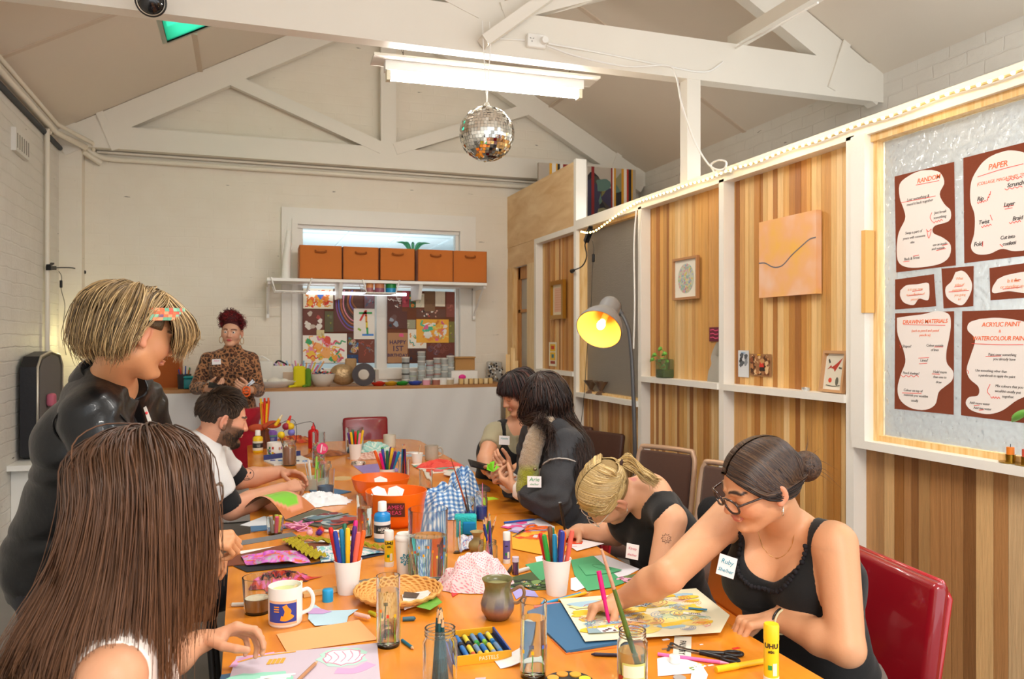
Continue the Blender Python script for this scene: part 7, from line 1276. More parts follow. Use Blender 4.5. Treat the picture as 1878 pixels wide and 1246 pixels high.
for i,(q,w_,c_,lb)in enumerate(((c9(700,912),.005,'f4f2f0','tiny white paper snip near the drawing'),(c9(455,878),.01,'f2efec','small white paper snip beside the jar'),(c9(940,938),.011,'d8301e','tiny bright red paper snip by the resting hand'),(c9(765,1055),.008,'e8e0d0','tiny cream paper snip under the scissors'),(c9(450,942),.009,'8a6a50','tiny brown patterned snip beside the scissors tip'))):
 c=T(q,.0005);b=MB();b.slab([(-w_,-w_*.4,0),(w_,-w_*.3,0),(w_*.8,w_*.5,0),(-w_*.9,w_*.4,0)],(0,0,1),.0005);o=b.build('paper_snip',mat(c_,.7));o.location=c;tag(o,lb,'paper snip')
c=T(c9(530,1052));t=thing('screw_cap','white screw cap lying on the yellow smeared paper','cap',(c.x,c.y+.01,ZT+.003));m=MB();m.lathe([(0,0),(.0125,0),(.0125,.014),(.0115,.0155),(0,.0155)],n=26);m.build('cap',mat('f4f1ea',.4),t)
c=T(c9(550,1150));t=thing('grey_coin_cap','flat grey disc at the bottom edge beside the jar','cap',(c.x,c.y,ZT));m=MB();m.cyl((0,0,0),(0,0,.004),.014);m.build('disc',mat('a8a09a',.5),t)
glue('yellow glue stick standing at the front right corner',*c9(1215,1205),28,112,cap='f0c81e')
a_,b_=T(c9(800,1085),.007),T(c9(1160,1020),.007);t=thing('felt_pen','fat yellow felt pen lying in front of the scissors','felt pen',tuple(a_));m=W();m.cyl(a_,a_.lerp(b_,.4),.0078,n=16);m.build('cap',mat('f0c01e',.3),t);m=W();m.cyl(a_.lerp(b_,.38),b_,.0068,n=16);m.build('barrel',mat('e8b41e',.3),t)
# ================================================================ PEOPLE
def V(*a):return np.array(a,float)
def A3(v):return np.array(tuple(v),float)
def nrm(v):v=A3(v);return v/np.linalg.norm(v)
def cone(a,b_,ra,rb):return('c',A3(a),A3(b_),ra,rb)
def ell(c,r,M=None):return('e',A3(c),np.array(r,float)if hasattr(r,'__len__')else np.array([r]*3,float),np.eye(3)if M is None else M)
def nr(x):return np.sqrt(np.einsum('ij,ij->i',x,x))
def prim(P,p):
 if p[0]=='c':
  a,ba=p[1],p[2]-p[1];pa=P-a;t=np.clip(pa@ba/max(ba@ba,1e-9),0,1);return nr(pa-t[:,None]*ba)-(p[3]+(p[4]-p[3])*t)
 q=(P-p[1])@p[3];k0=nr(q/p[2]);k1=nr(q/(p[2]**2))+1e-9;return k0*(k0-1)/k1
def smin(a,b_,k):
 h=np.clip(.5+.5*(b_-a)/k,0,1);return b_*(1-h)+a*h-k*h*(1-h)
def smax(a,b_,k):return-smin(-a,-b_,k)
def union(P,prims,k):
 d=None
 for p in prims:e=prim(P,p);d=e if d is None else smin(d,e,k)
 return d
def nets(fn,lo,hi,h):
 lo=np.array(lo,float);n=np.maximum(4,np.ceil((np.array(hi)-lo)/h).astype(int)+1)
 X=[lo[i]+h*np.arange(n[i])for i in range(3)];G=np.stack(np.meshgrid(*X,indexing='ij'),-1).reshape(-1,3)
 q=(n+2)//4+2;Xc=[lo[i]+h*4*np.arange(q[i])for i in range(3)];Sc=fn(np.stack(np.meshgrid(*Xc,indexing='ij'),-1).reshape(-1,3)).reshape(q)
 I_=[np.minimum(np.round(np.arange(n[i])/4).astype(int),q[i]-1)for i in range(3)];S=Sc[np.ix_(*I_)].ravel();mk=np.where(np.abs(S)<6*h+.014)[0]
 for i in range(0,len(mk),200000):S[mk[i:i+200000]]=fn(G[mk[i:i+200000]])
 S=S.reshape(n)
 ins=S<0;m=n-1;sl=lambda o:tuple(slice(o[i],m[i]+o[i])for i in range(3));cs=[(x,y,z)for x in(0,1)for y in(0,1)for z in(0,1)]
 cn=np.zeros(tuple(m),np.int8)
 for o in cs:cn+=ins[sl(o)]
 mask=(cn>0)&(cn<8);idx=-np.ones(tuple(m),int);idx[mask]=np.arange(mask.sum());ijk=np.argwhere(mask);cv={o:S[ijk[:,0]+o[0],ijk[:,1]+o[1],ijk[:,2]+o[2]]for o in cs};acc=np.zeros((len(ijk),3));cnt=np.zeros(len(ijk))
 for ax in range(3):
  for o in cs:
   if o[ax]:continue
   o2=tuple(1 if i==ax else o[i]for i in range(3));a,b_=cv[o],cv[o2];x=(a<0)!=(b_<0);t=np.where(x,a/np.where(x,a-b_,1),0)
   for q in range(3):acc[:,q]+=np.where(x,(t if q==ax else o[q]),0)
   cnt+=x
 V_=lo+h*(ijk+acc/cnt[:,None]);F_=[]
 for ax in range(3):
  o1,o2=[(1,2),(2,0),(0,1)][ax]
  a=ins;b_=np.roll(ins,-1,ax);x=a!=b_
  s=[slice(1,m[i])for i in range(3)];s[ax]=slice(0,m[ax]);I=np.argwhere(x[tuple(s)])
  if not len(I):continue
  off=np.array([1,1,1]);off[ax]=0;I=I+off;e1=np.zeros(3,int);e1[o1]=1;e2=np.zeros(3,int);e2[o2]=1
  g=lambda J:idx[J[:,0],J[:,1],J[:,2]]
  Q=np.stack([g(I-e1-e2),g(I-e2),g(I),g(I-e1)],1);fl=~ins[I[:,0],I[:,1],I[:,2]];Q[fl]=Q[fl][:,::-1]
  F_.append(Q[(Q>=0).all(1)])
 return V_,np.concatenate(F_)if F_ else np.zeros((0,4),int)
def npmesh(name,VV,FF,m,parent=None,col=None,smooth=True):
 me=bpy.data.meshes.new(name);off=np.array(tuple(worldloc(parent)))if parent is not None else 0;VV=VV-off
 me.vertices.add(len(VV));me.vertices.foreach_set('co',VV.astype(np.float32).ravel());k=FF.shape[1]
 me.loops.add(FF.size);me.loops.foreach_set('vertex_index',FF.astype(np.int32).ravel());me.polygons.add(len(FF));me.polygons.foreach_set('loop_start',np.arange(0,FF.size,k,dtype=np.int32))
 me.update(calc_edges=True);me.polygons.foreach_set('use_smooth',np.ones(len(FF),bool)if smooth else np.zeros(len(FF),bool))
 if col is not None:
  ca=me.color_attributes.new('Col','FLOAT_COLOR','POINT');c=np.ones((len(VV),4),np.float32);c[:,:3]=col;ca.data.foreach_set('color',c.ravel())
 me.materials.append(m);me.update();o=bpy.data.objects.new(name,me);COL.objects.link(o)
 if parent is not None:o.parent=parent
 return o
def joinm(parts):
 vs=[];fs=[];o=0
 for v,f in parts:vs.append(v);fs.append(f+o);o+=len(v)
 return np.concatenate(vs),np.concatenate(fs)
HEADLM=dict(nose=(0,.118,-.028),chin=(0,.088,-.106),crown=(0,-.01,.125),occ=(0,-.118,.02),earL=(-.08,-.006,0),earR=(.08,-.006,0),eyeL=(-.031,.088,.008),eyeR=(.031,.088,.008),mouth=(0,.1,-.055),brow=(0,.095,.05),lensL=(-.034,.106,.004),lensR=(.034,.106,.004))
def rodr(w):
 th=np.linalg.norm(w)
 if th<1e-9:return np.eye(3)
 k=w/th;K=np.array([[0,-k[2],k[1]],[k[2],0,-k[0]],[-k[1],k[0],0]]);return np.eye(3)+sin(th)*K+(1-cos(th))*K@K
def fit_head(lm,t0,f0,u0=(0,0,1),hs=1.0,wt=7):
 """find head position and rotation from where features sit in the photograph"""
 f=nrm(f0);r=nrm(np.cross(f,nrm(u0)));u=np.cross(r,f);R0=np.stack([r,f,u],1);x=np.zeros(6);px0=np.mean([v[0]for v in lm.values()]);py0=np.mean([v[1]for v in lm.values()]);c0=A3(at(px0,py0,t0))
 fw=V(S_,C_,0);rt_=V(C_,-S_,0)
 def res(x):
  Rm=rodr(x[:3])@R0;c=c0+x[3:6];out=[]
  for k,(a,b_)in lm.items():
   p=c+Rm@(np.array(HEADLM[k])*hs)-V(0,0,CAMZ);d=p@fw;out+=[CX+F*(p@rt_)/d-a,CY-F*p[2]/d-b_]
  d=(c-V(0,0,CAMZ))@fw;out.append((d-t0)*wt*10);out+=list(x[:3]*3);return np.array(out)
 for it in range(40):
  r_=res(x);J=np.stack([(res(x+np.eye(6)[i]*1e-4)-r_)/1e-4 for i in range(6)],1);dx=np.linalg.solve(J.T@J+np.eye(6)*1.0,-J.T@r_);x=x+dx*.8
 Rm=rodr(x[:3])@R0;return c0+x[3:6],Rm
def headprims(c,R_,s=1.0,ears=True,eyes='shut',jaw=1.0,nose=1.0):
 def L(*p):return c+R_@(np.array(p)*s)
 def E(p,r,M=None):return ell(L(*p),np.array(r)*s,R_ if M is None else R_@M)
 big=[E((0,-.014,.030),(.074,.093,.080)),E((0,.030,-.012),(.060,.060,.082)),cone(L(0,.02,-.05),L(0,.052,-.084),.047*s*jaw,.024*s)]
 big+=[E((sx*.034,.052,-.022),(.028,.030,.032))for sx in(-1,1)]+[cone(L(sx*.043*jaw,.0,-.055),L(sx*.014,.062,-.088),.021*s,.017*s)for sx in(-1,1)]
 fine=[cone(L(0,.084,.014),L(0,.104*nose,-.024),.0075*s,.0105*s),E((-.0115,.094,-.0285),(.0085,.010,.0075)),E((.0115,.094,-.0285),(.0085,.010,.0075)),E((0,.0805,-.088),(.020,.016,.015)),cone(L(-.044,.074,.026),L(-.014,.087,.024),.006*s,.007*s),cone(L(.044,.074,.026),L(.014,.087,.024),.006*s,.007*s)]
 lips=[E((0,.0900,-.0505),(.022,.0095,.0046)),E((0,.0880,-.0588),(.019,.0100,.0058))]
 earp=[]
 for sx in(-1,1):
  M=rodr(V(0,0,sx*.35))@rodr(V(-.2,0,0));earp.append((E((sx*.076,-.010,-.002),(.0075,.019,.031),M),E((sx*.083,-.006,.002),(.006,.011,.018),M),E((sx*.077,-.003,-.028),(.006,.009,.010),M)))
 sock=[E((sx*.031,.098,.006),(.018,.017,.012))for sx in(-1,1)]
 lids=[E((sx*.031,.0715,.006),(.0155,.0135,.0125))for sx in(-1,1)]
 def fn(P):
  d=union(P,big,.022*s)
  for p in sock:d=smax(d,-prim(P,p),.014*s)
  for p in lids:d=smin(d,prim(P,p),.004*s)
  for p in fine:d=smin(d,prim(P,p),.009*s)
  for p in lips:d=smin(d,prim(P,p),.0035*s)
  m=E((0,.106,-.0548),(.020,.008,.0012));d=smax(d,-prim(P,m),.002*s)
  if ears:
   for a,b_,e in earp:q=smax(smin(prim(P,a),prim(P,e),.006*s),-prim(P,b_),.004*s);d=smin(d,q,.004*s)
  return d
 return fn,L
def handprims(w,d,palm,side='R',curls=(.5,.5,.5,.5),s=1.0,thumb=.5,spread=.06,tdir=None):
 """palm, four fingers and a thumb; w wrist, d towards the fingers, palm = palm normal"""
 d=nrm(d);palm=A3(palm);palm=nrm(palm-d*(palm@d));lat=np.cross(d,palm)*(1 if side=='R' else-1)
 offs=[.026,.009,-.009,-.0255];kd=[.086,.090,.085,.077];segs=[(.041,.026,.020),(.045,.029,.021),(.042,.027,.021),(.033,.021,.018)];rad=[(.0092,.0080,.0068),(.0094,.0082,.0070),(.0090,.0078,.0066),(.0080,.0070,.0060)]
 palmp=[cone(w-d*.01*s,w+d*.02*s,.0235*s,.023*s)];fing=[];tips=[]
 for i in range(4):
  k=w+d*kd[i]*s+lat*offs[i]*s-palm*.003*s;palmp.append(cone(w+d*.018*s+lat*offs[i]*.6*s,k,.0135*s,.0105*s));p=k;dd=nrm(d+lat*offs[i]*spread*30*.1);c=curls[i];c=c if hasattr(c,'__len__')else(c,c*1.15,c*.8);pr=[];ang=0
  for j in range(3):
   ang+=c[j];dj=nrm(dd*cos(ang)+palm*sin(ang));q=p+dj*segs[i][j]*s;pr.append(cone(p,q,rad[i][j]*s,(rad[i][j+1]if j<2 else rad[i][2]*.88)*s));p=q
  fing.append(pr);tips.append(p)
 palmp.append(cone(w+d*.02*s+lat*.012*s+palm*.006*s,w+d*.052*s+lat*.022*s+palm*.010*s,.0150*s,.0135*s))
 tb=w+d*.028*s+lat*.024*s+palm*.008*s;t0=nrm(d*.62+lat*(.75-.45*thumb)+palm*(.25+.75*thumb))if tdir is None else nrm(tdir);t1=nrm(t0+(d*.5-lat*.5*thumb)*.7);p1=tb+t0*.036*s;p2=p1+t1*.031*s;p3=p2+nrm(t1+d*.2-lat*.2*thumb)*.024*s
 th=[cone(tb,p1,.0125*s,.0105*s),cone(p1,p2,.0103*s,.0092*s),cone(p2,p3,.0092*s,.0078*s)];tips.append(p3)
 def fn(P):
  f=None
  for pr in fing+[th]:
   e=union(P,pr,.003*s);f=e if f is None else np.minimum(f,e)
  return smin(union(P,palmp,.010*s),f,.007*s)
 allp=[p for pr in fing+[th]for p in pr]+palmp;pts=np.array([q for p in allp for q in(p[1],p[2])]);return fn,pts.min(0)-.016,pts.max(0)+.016,tips
SKINM=matattr('attr_skin',.48,bump=.06,bscale=260,sss=.10,spec=.4)
def person(label,J,head,skin='d9a583',build=1.0,lip='b8605a',brow='4a3426',hands=(),bust=0.0,hs=1.0,beard=None,armr=(.050,.040,.027),group=None,eyes='shut',cheek='d88a72',coltweak=None,neckr=.050,belly=1.0,res=.008,sleeves=None,jaw=1.0,tor=None):
 """J: joints P N SL SR EL ER WL WR HL HR KL KR AL AR (world). head = (centre, rotation)."""
 c,Rm=head;J={k:A3(v)for k,v in J.items()};t=thing('person',label,'person',tuple(np.array([J['P'][0],J['P'][1],0])))
 U=nrm(J['N']-J['P']);Lt=nrm(J['SL']-J['SR']);Lt=nrm(Lt-U*(Lt@U));Fw=np.cross(Lt,U);H_=np.linalg.norm(J['N']-J['P']);b_=build
 hf,HL_=headprims(c,Rm,hs,eyes=eyes,jaw=jaw)
 torso=[];wa=J['P']+U*H_*.38;ch=J['P']+U*H_*.70
 for s in(-1,1):
  hp=J['HL']if s>0 else J['HR'];sh=J['SL']if s>0 else J['SR'];side=Lt*s
  torso+=[cone(J['P']+side*.075*b_,wa+side*.058*b_,.115*b_,.088*b_*belly),cone(wa+side*.058*b_,ch+side*.068*b_,.088*b_*belly,.098*b_),cone(ch+side*.068*b_,J['N']+side*.06*b_-U*.075,.098*b_,.070*b_),cone(J['N']-U*.02+side*.03,sh-side*.02,.045*b_,.048*b_)]
  if bust:torso.append(ell(ch+side*.078*b_+Fw*(.078*b_)+U*.0,(bust*.070,bust*.070,bust*.072)))
 torso.append(cone(ch+Fw*.0,wa,.09*b_,.085*b_*belly))
 arms=[];
 for s in 'LR':
  a,e,w=J['S'+s],J['E'+s],J['W'+s];arms+=[cone(a,e,armr[0]*b_,armr[1]*b_),cone(e,e+(w-e)*.35,armr[1]*b_,armr[1]*1.03*b_),cone(e+(w-e)*.35,w,armr[1]*1.02*b_,armr[2])]
 legs=[]
 for s in 'LR':
  if 'K'+s in J:legs+=[cone(J['H'+s],J['K'+s],.088*b_,.058*b_),cone(J['K'+s],J['A'+s],.055*b_,.038*b_)]
 hb=c+Rm@V(0,-.022,-.055)*hs;neck=[cone(hb,J['N']-U*.02,neckr*hs,neckr*1.08),cone(J['N']-U*.01,J['N']-U*.06,neckr*1.15,.07)]
 hn=[];hbox=[]
 for(s,d,palm,kw)in hands:
  w=J['W'+s];f_,lo,hi,tips=handprims(w,d,palm,s,**kw);hn.append(f_);hbox.append((lo,hi,tips))
 def body(P):
  d=smin(union(P,torso,.045),union(P,neck,.03),.035)
  ar=union(P,arms,.012);d=smin(d,ar,.028)
  return d
 def full(P):
  d=body(P);m=nr(P-c)<.30
  if m.any():d[m]=smin(d[m],hf(P[m]),.022)
  for f_,(lo,hi,_)in zip(hn,hbox):
   m=((P>lo-.03)&(P<hi+.03)).all(1)
   if m.any():d[m]=smin(d[m],f_(P[m]),.010)
  return d
 R3=.155*hs;hlo,hhi=c-R3,c+R3;bx=[(hlo,hhi,.0032)]+[(lo,hi,.0027)for lo,hi,_ in hbox];parts=[nets(full,lo,hi,h)for lo,hi,h in bx]
 pts=np.array([q for p in torso+arms+neck if p[0]=='c' for q in(p[1],p[2])]);lo,hi=pts.min(0)-.15,pts.max(0)+.13
 def coarse(P):
  d=body(P)
  for f_,(l2,h2,_)in zip(hn,hbox):
   m=((P>l2-.03)&(P<h2+.03)).all(1)
   if m.any():d[m]=smin(d[m],f_(P[m]),.010)
  m=nr(P-c)<.30
  if m.any():d[m]=smin(d[m],hf(P[m]),.022)
  return d
 v,f=nets(coarse,lo,hi,res);q=v[f].mean(1);keep=np.ones(len(f),bool)
 for l2,h2,hh in bx:keep&=~((q>l2+res*.9)&(q<h2-res*.9)).all(1)
 parts.append((v,f[keep]));VV,FF=joinm(parts)
 col=np.tile(np.array(srgb(skin)),(len(VV),1));Q=((VV-c)@Rm)/hs;nearh=np.linalg.norm(Q,axis=1)<.17
 def blend(w,cc):
  w=np.clip(w,0,1)*nearh;col[:]=col*(1-w[:,None])+np.array(srgb(cc))*w[:,None]
 x,y,z=Q[:,0],Q[:,1],Q[:,2];ax=np.abs(x)
 blend(.45*np.exp(-(((ax-.042)/.02)**2+((z+.022)/.02)**2))*(y>.03),cheek);blend(.35*np.exp(-((x/.012)**2+((z+.024)/.012)**2))*(y>.08),cheek);blend(.5*(ax>.066)*(np.abs(y+.008)<.024)*(np.abs(z)<.035),cheek)
 blend(1.3-1.2*(((x/.023)**2+((z+.0548)/.0105)**2)),lip)if True else None
 bz=.0275+.006*np.cos((ax-.03)/.02*1.2)-.003;blend(1.5-((z-bz)/.0036)**2-np.maximum(0,np.abs(ax-.032)-.017)*300-(y<.04)*9,brow)
 if beard:
  jawl=np.clip((-.022-z+.35*(ax-.03)*(ax>.03)-.0)/.012,0,1)*(y>-.012)*(z>-.125)*np.clip((ax+np.maximum(0,-z-.03)*2.2)/.03,0,1);mo=((x/.026)**2+((z+.0548)/.012)**2)<1;must=np.exp(-((z+.041)/.006)**2-(x/.026)**4)*(y>.07);blend(np.maximum(jawl*(~mo),must*.8)*.93,beard);side=(ax>.055)*(z<.02)*(z>-.06)*(y>.0)*(y<.026);blend(side*.9,beard)
 if eyes=='shut':blend(1.3-((z+.0015+((ax-.031)/.014)**2*.0-.004*(1-((ax-.031)/.016)**2)*-1)/.0016)**2-np.maximum(0,np.abs(ax-.031)-.014)*600-(y<.05)*9,'2a1c18')
 if coltweak:coltweak(VV,col)
 o=npmesh('body',VV,FF,SKINM,t,col)
 t['_x']=1;del t['_x']
 fr=dict(t=t,U=U,L=Lt,F=Fw,J=J,N=J['N'],torso=torso,arms=arms,legs=legs,neck=neck,c=c,R=Rm,HL=HL_,hs=hs,tips=[h[2]for h in hbox],wa=wa,ch=ch,b=b_,hn=hn)
 if eyes=='open':
  for sx in(-1,1):
   m=W();e=HL_(sx*.031,.0755,.0065);M=Matrix([list(r_)for r_ in Rm]);m.color('efe8e2');m.sph(e,.0125*hs,16,12);m.color('3a2618');m.lathe([(0,.0002),(.0058*hs,0)],Vector(e)+M@Vector((0,.0124*hs,0)),16,rotm(M@Vector((0,1,0))));m.build('eye',M_ATTRG,t)
 return fr
def cloth(fr,name,base,cuts,color,inflate=.012,wr=.003,wf=22,arms_to=None,res=.0075,mat_=None,legs=False,extra=(),k=.03,colfn=None,keep=None,seed=0,torso=True,wdir=None):
 """a garment: the body form let out a little, cut to its own edges"""
 J=fr['J'];pr=list(fr['torso'])if torso else[]
 am=[]
 if arms_to is not None:
  for i,s in enumerate('LR'):
   f_=arms_to[i]if hasattr(arms_to,'__len__')else arms_to
   if f_<=0:continue
   a,e,w=J['S'+s],J['E'+s],J['W'+s];b_=fr['b'];r0,r1,r2=fr['arms'][0][3],fr['arms'][0][4],fr['arms'][2][4]
   if f_<=1:p=a+(e-a)*f_;am.append(cone(a,p,r0,r0+(r1-r0)*f_));
   else:g=f_-1;am+=[cone(a,e,r0,r1),cone(e,e+(w-e)*g,r1*1.03,r1+(r2-r1)*g+.006)]
 lg=list(fr['legs'])if legs else[];allp=pr+am+lg+list(extra);pts=np.array([q for p in allp for q in((p[1],p[2])if p[0]=='c' else(p[1],p[1]))]);lo,hi=pts.min(0)-.16,pts.max(0)+.16
 def fn(P):
  d=union(P,pr,.045)if pr else None
  if am:e=union(P,am,.012);d=e if d is None else smin(d,e,k)
  if lg:e=union(P,lg,.03);d=e if d is None else smin(d,e,.05)
  if extra:e=union(P,list(extra),.015);d=e if d is None else smin(d,e,.02)
  q=P*wf;w_=np.sin(q[:,0]*1.3+np.sin(q[:,2]*.9+seed)*1.6+q[:,1]*.6)*np.cos(q[:,2]*1.1+np.sin(q[:,1]*.8)*1.4);w2=np.sin(q[:,0]*2.3+q[:,1]*1.9-q[:,2]*2.7+np.sin(q[:,2]*1.7)*2)
  d=d-inflate-wr*(w_+.5*w2)
  if arms_to is not None:
   for i,s in enumerate('LR'):
    f_=arms_to[i]if hasattr(arms_to,'__len__')else arms_to
    a,e,w=J['S'+s],J['E'+s],J['W'+s]
    if f_<=0:continue
    if f_<=1:pnt=a+(e-a)*f_;ax=nrm(e-a)
    else:pnt=e+(w-e)*(f_-1);ax=nrm(w-e)
    near=nr(P-pnt)<.13;d=np.where(near&(((P-pnt)@ax)>0),np.maximum(d,(P-pnt)@ax),d)
  for cfn in cuts:d=np.maximum(d,cfn(P))
  return d
 v,f=nets(fn,lo,hi,res);col=None;m=mat_ or mat(color,.85,bump=.1,bscale=250,sheen=.1)
 if colfn:col=colfn(v);m=mat_ or M_CLOTHA
 return npmesh(name,v,f,m,fr['t'],col)
def below(p,n):p=A3(p);n=nrm(n);return lambda P:(P-p)@n
def notell(c,r,M=None):e=ell(c,r,M);return lambda P:-prim(P,e)
def notcap(a,b_,ra,rb):e=cone(a,b_,ra,rb);return lambda P:-prim(P,e)
HAIRM=matattr('attr_hair',.42,spec=.45)
class Hair:
 def __init__(s,fr,cols,seed=1,r=.0011):s.fr=fr;s.cols=[np.array(srgb(c))for c in cols];s.rng=np.random.default_rng(seed);s.V=[];s.F=[];s.C=[];s.n=0;s.r=r
 def S(s,az,el,off=0.0):a,e=R(az),R(el);return np.array([(.077+off)*sin(a)*cos(e),-.014+(.096+off)*cos(a)*cos(e),.030+(.083+off)*sin(e)])
 def strand(s,P,r0,col,tip=None,ns=4):
  K=len(P);d=np.gradient(P,axis=0);d/=np.linalg.norm(d,axis=1)[:,None]+1e-9;u=np.cross(d,[0.3,.2,.93]);u/=np.linalg.norm(u,axis=1)[:,None]+1e-9;w=np.cross(d,u);rr=r0*np.sin(np.clip(np.linspace(.25,1.0,K)*pi,.3,pi-.25))
  a=np.arange(ns)*2*pi/ns;ring=P[:,None]+rr[:,None,None]*(u[:,None]*np.cos(a)[None,:,None]+w[:,None]*np.sin(a)[None,:,None]);s.V.append(ring.reshape(-1,3))
  i=np.arange(K-1)[:,None]*ns;j=np.arange(ns)[None];q=np.stack([i+j,i+(j+1)%ns,i+ns+(j+1)%ns,i+ns+j],-1).reshape(-1,4);s.F.append(q+s.n);s.n+=K*ns
  tt=np.linspace(0,1,K)[:,None];c=col*(1-tt)+(tip if tip is not None else col)*tt;s.C.append(np.repeat(c,ns,0))
 def sheet(s,guides,n,jit=.004,K=14,layers=.006,r=None,wave=0,wfq=30,tipcol=None,lenj=.08,push=True,world=False):
  """strands combed between neighbouring guide curves (head space, or world space)"""
  G=np.array([crom(g,K)for g in guides])
  if not world:G=s.fr['c']+(G*s.fr['hs'])@s.fr['R'].T
  m=len(guides)
  for q in range(n):
   u=s.rng.uniform(0,m-1);i=min(int(u),m-2);f_=u-i;f_=f_*f_*(3-2*f_)*.5+f_*.5;P=G[i]*(1-f_)+G[i+1]*f_;L_=1-s.rng.uniform(0,lenj);P=crom(P[:max(4,int(round(K*L_)))],K)
   tt=np.linspace(0,1,K)[:,None];off=s.rng.normal(0,1,3)*jit;P=P+off*(.4+.8*tt)
   if wave:ph=s.rng.uniform(0,6.3);dr=s.rng.normal(0,1,3);dr/=np.linalg.norm(dr);P=P+dr*np.sin(tt*wfq*L_+ph)*wave*np.clip(tt*2,.2,1)
   if push:
    q_=((P-s.fr['c'])@s.fr['R'])/s.fr['hs'];e=(q_-np.array([0,-.016,.032]))/np.array([.0815,.1005,.0875]);l_=np.linalg.norm(e,axis=1);mk=l_<1.0
    if mk.any():e2=e.copy();e2[mk]=e[mk]/l_[mk][:,None]*1.01;q_=e2*np.array([.0815,.1005,.0875])+np.array([0,-.016,.032]);P=s.fr['c']+(q_*s.fr['hs'])@s.fr['R'].T
   col=s.cols[s.rng.integers(len(s.cols))]*s.rng.uniform(.8,1.2);s.strand(P,(r or s.r)*s.rng.uniform(.7,1.5),col,None if tipcol is None else np.array(srgb(tipcol))*s.rng.uniform(.7,1.2))
 def cap(s,name,prims,cuts,color,res=.005,k=.02,world=()):
  c,R_,hs=s.fr['c'],s.fr['R'],s.fr['hs'];pr=[ell(c+R_@(np.array(p)*hs),np.array(r)*hs,R_)for p,r in prims]+list(world)
  pts=np.array([p[1]for p in pr]+[p[2]if p[0]=='c' else p[1]for p in pr]);mr=.14
  def fn(P):
   d=union(P,pr,k);Q=((P-c)@R_)/hs
   for cf in cuts:d=smax(d,cf(Q),.006)
   return d+.0012*np.sin(Q[:,0]*400+Q[:,1]*120)
  v,f=nets(fn,pts.min(0)-mr,pts.max(0)+mr,res);s.capobj=npmesh(name,v,f,mat(color,.6,bump=.4,bscale=180),s.fr['t']);return s.capobj
 def build(s,name='hair',parent=None):
  return npmesh(name,np.concatenate(s.V),np.concatenate(s.F),HAIRM,parent or s.fr['t'],np.concatenate(s.C))
def facecut(z0=.055,y0=.052,zs=.0):return lambda Q:np.minimum(Q[:,1]-y0+np.maximum(0,Q[:,2]-z0)*-3.0,np.ones(len(Q)))
def sticker(fr,px,py,t,w,h,n_,up_,lines,col='2a9a8a'):
 c=at(px,py,t);n_=Vector(nrm(n_));f=Fr(c,Vector(up_).cross(n_),up_);m=W();m.color('f2f0f2');f.n=f.x.cross(f.y);f.poly(m,[(-w/2,-h/2),(w/2,-h/2),(w/2,h/2),(-w/2,h/2)],0,.002);m.color(col)
 for i,(tx,sz)in enumerate(lines):put_text(m,tx,sz,f.p(0,h*(.2-.42*i),.0024),f.x,f.y,.2,.0004)
 return m.build('name_sticker',M_ATTR,fr['t'])
def glasses(fr,col,r=.022,th=.0022,lens=None,yoff=.108,sq=.8):
 L=fr['HL'];m=W();mm_=mat(col,.25,coat=.3)
 for sx in(-1,1):
  m.tube([L(sx*.034+r*1.15*cos(a)*1.0,yoff-.008*abs(cos(a))if cos(a)*sx>0 else yoff,.004+r*sq*np.sign(sin(a))*abs(sin(a))**.8)for a in[2*pi*k/28 for k in range(28)]],th,6,closed=True)
  m.tube(smoothpath([L(sx*(.034+r*1.13),yoff-.008,.010),L(sx*.068,.085,.012),L(sx*.080,.02,.010),L(sx*.081,-.005,.006)],12),th*.9,6)
 m.tube(smoothpath([L(-.034+r*1.1,yoff,.008),L(0,yoff+.003,.011),L(.034-r*1.1,yoff,.008)],8),th,6);m.build('spectacles',mm_,fr['t'])
def hoop(fr,sx,R_=.012,col='d8b878',th=.0012):
 L=fr['HL'];c=Vector(L(sx*.080,.0,-.036-R_));m=W();m.tube([c+Vector((R_*cos(a)*.5,R_*cos(a)*.8,R_*sin(a)))for a in[2*pi*k/24 for k in range(24)]],th,6,closed=True);m.build('hoop_earring',mat(col,.2,.9),fr['t'])
def seatlegs(J,P,kx,feet=None,spread=.1):
 P=A3(P);L=nrm(np.cross(V(0,0,1),kx));k=nrm(kx)
 J['HL']=P+L*.09-V(0,0,.02);J['HR']=P-L*.09-V(0,0,.02)
 for s,q in(('L',1),('R',-1)):J['K'+s]=P+L*q*spread+k*.43+V(0,0,.0);J['A'+s]=np.array([*(P+L*q*spread+k*.45)[:2],.07])
 return J
def collar(fr,m,r0=.072,h=.034,up=0,open_=.5,rx=1.15):
 N,L_,U_,F_=fr['N'],fr['L'],fr['U'],fr['F'];b=W();K=40;pr=[(r0,-.012),(r0+.006,h*.6),(r0+.014,h),(r0+.024,h*.75),(r0+.036,-.006),(r0+.030,-.012)]
 vs=[];
 for i in range(K+1):
  a=-pi+open_+(2*pi-2*open_)*i/K;d=-F_*cos(a)+L_*sin(a)*rx;fr_=max(0,-cos(a));
  for r_,z in pr:vs.append(N+d*(r_+.02*fr_)+U_*(z+up-.05*fr_*fr_-.02*fr_))
 n_=len(pr);b.add(vs,[(i*n_+j,i*n_+(j+1)%n_,(i+1)*n_+(j+1)%n_,(i+1)*n_+j)for i in range(K)for j in range(n_)],True);b.build('collar',m,fr['t'])
def seam(fr,name,m,c,ax,r,th=.0022,sq=1.0):
 ax=nrm(ax);e1=nrm(np.cross(ax,(0,0,1)));e2=np.cross(ax,e1);b=W();b.tube([c+(e1*cos(a)+e2*sin(a)*sq)*r for a in[2*pi*k/40 for k in range(40)]],th,5,closed=True);b.build(name,m,fr['t'])
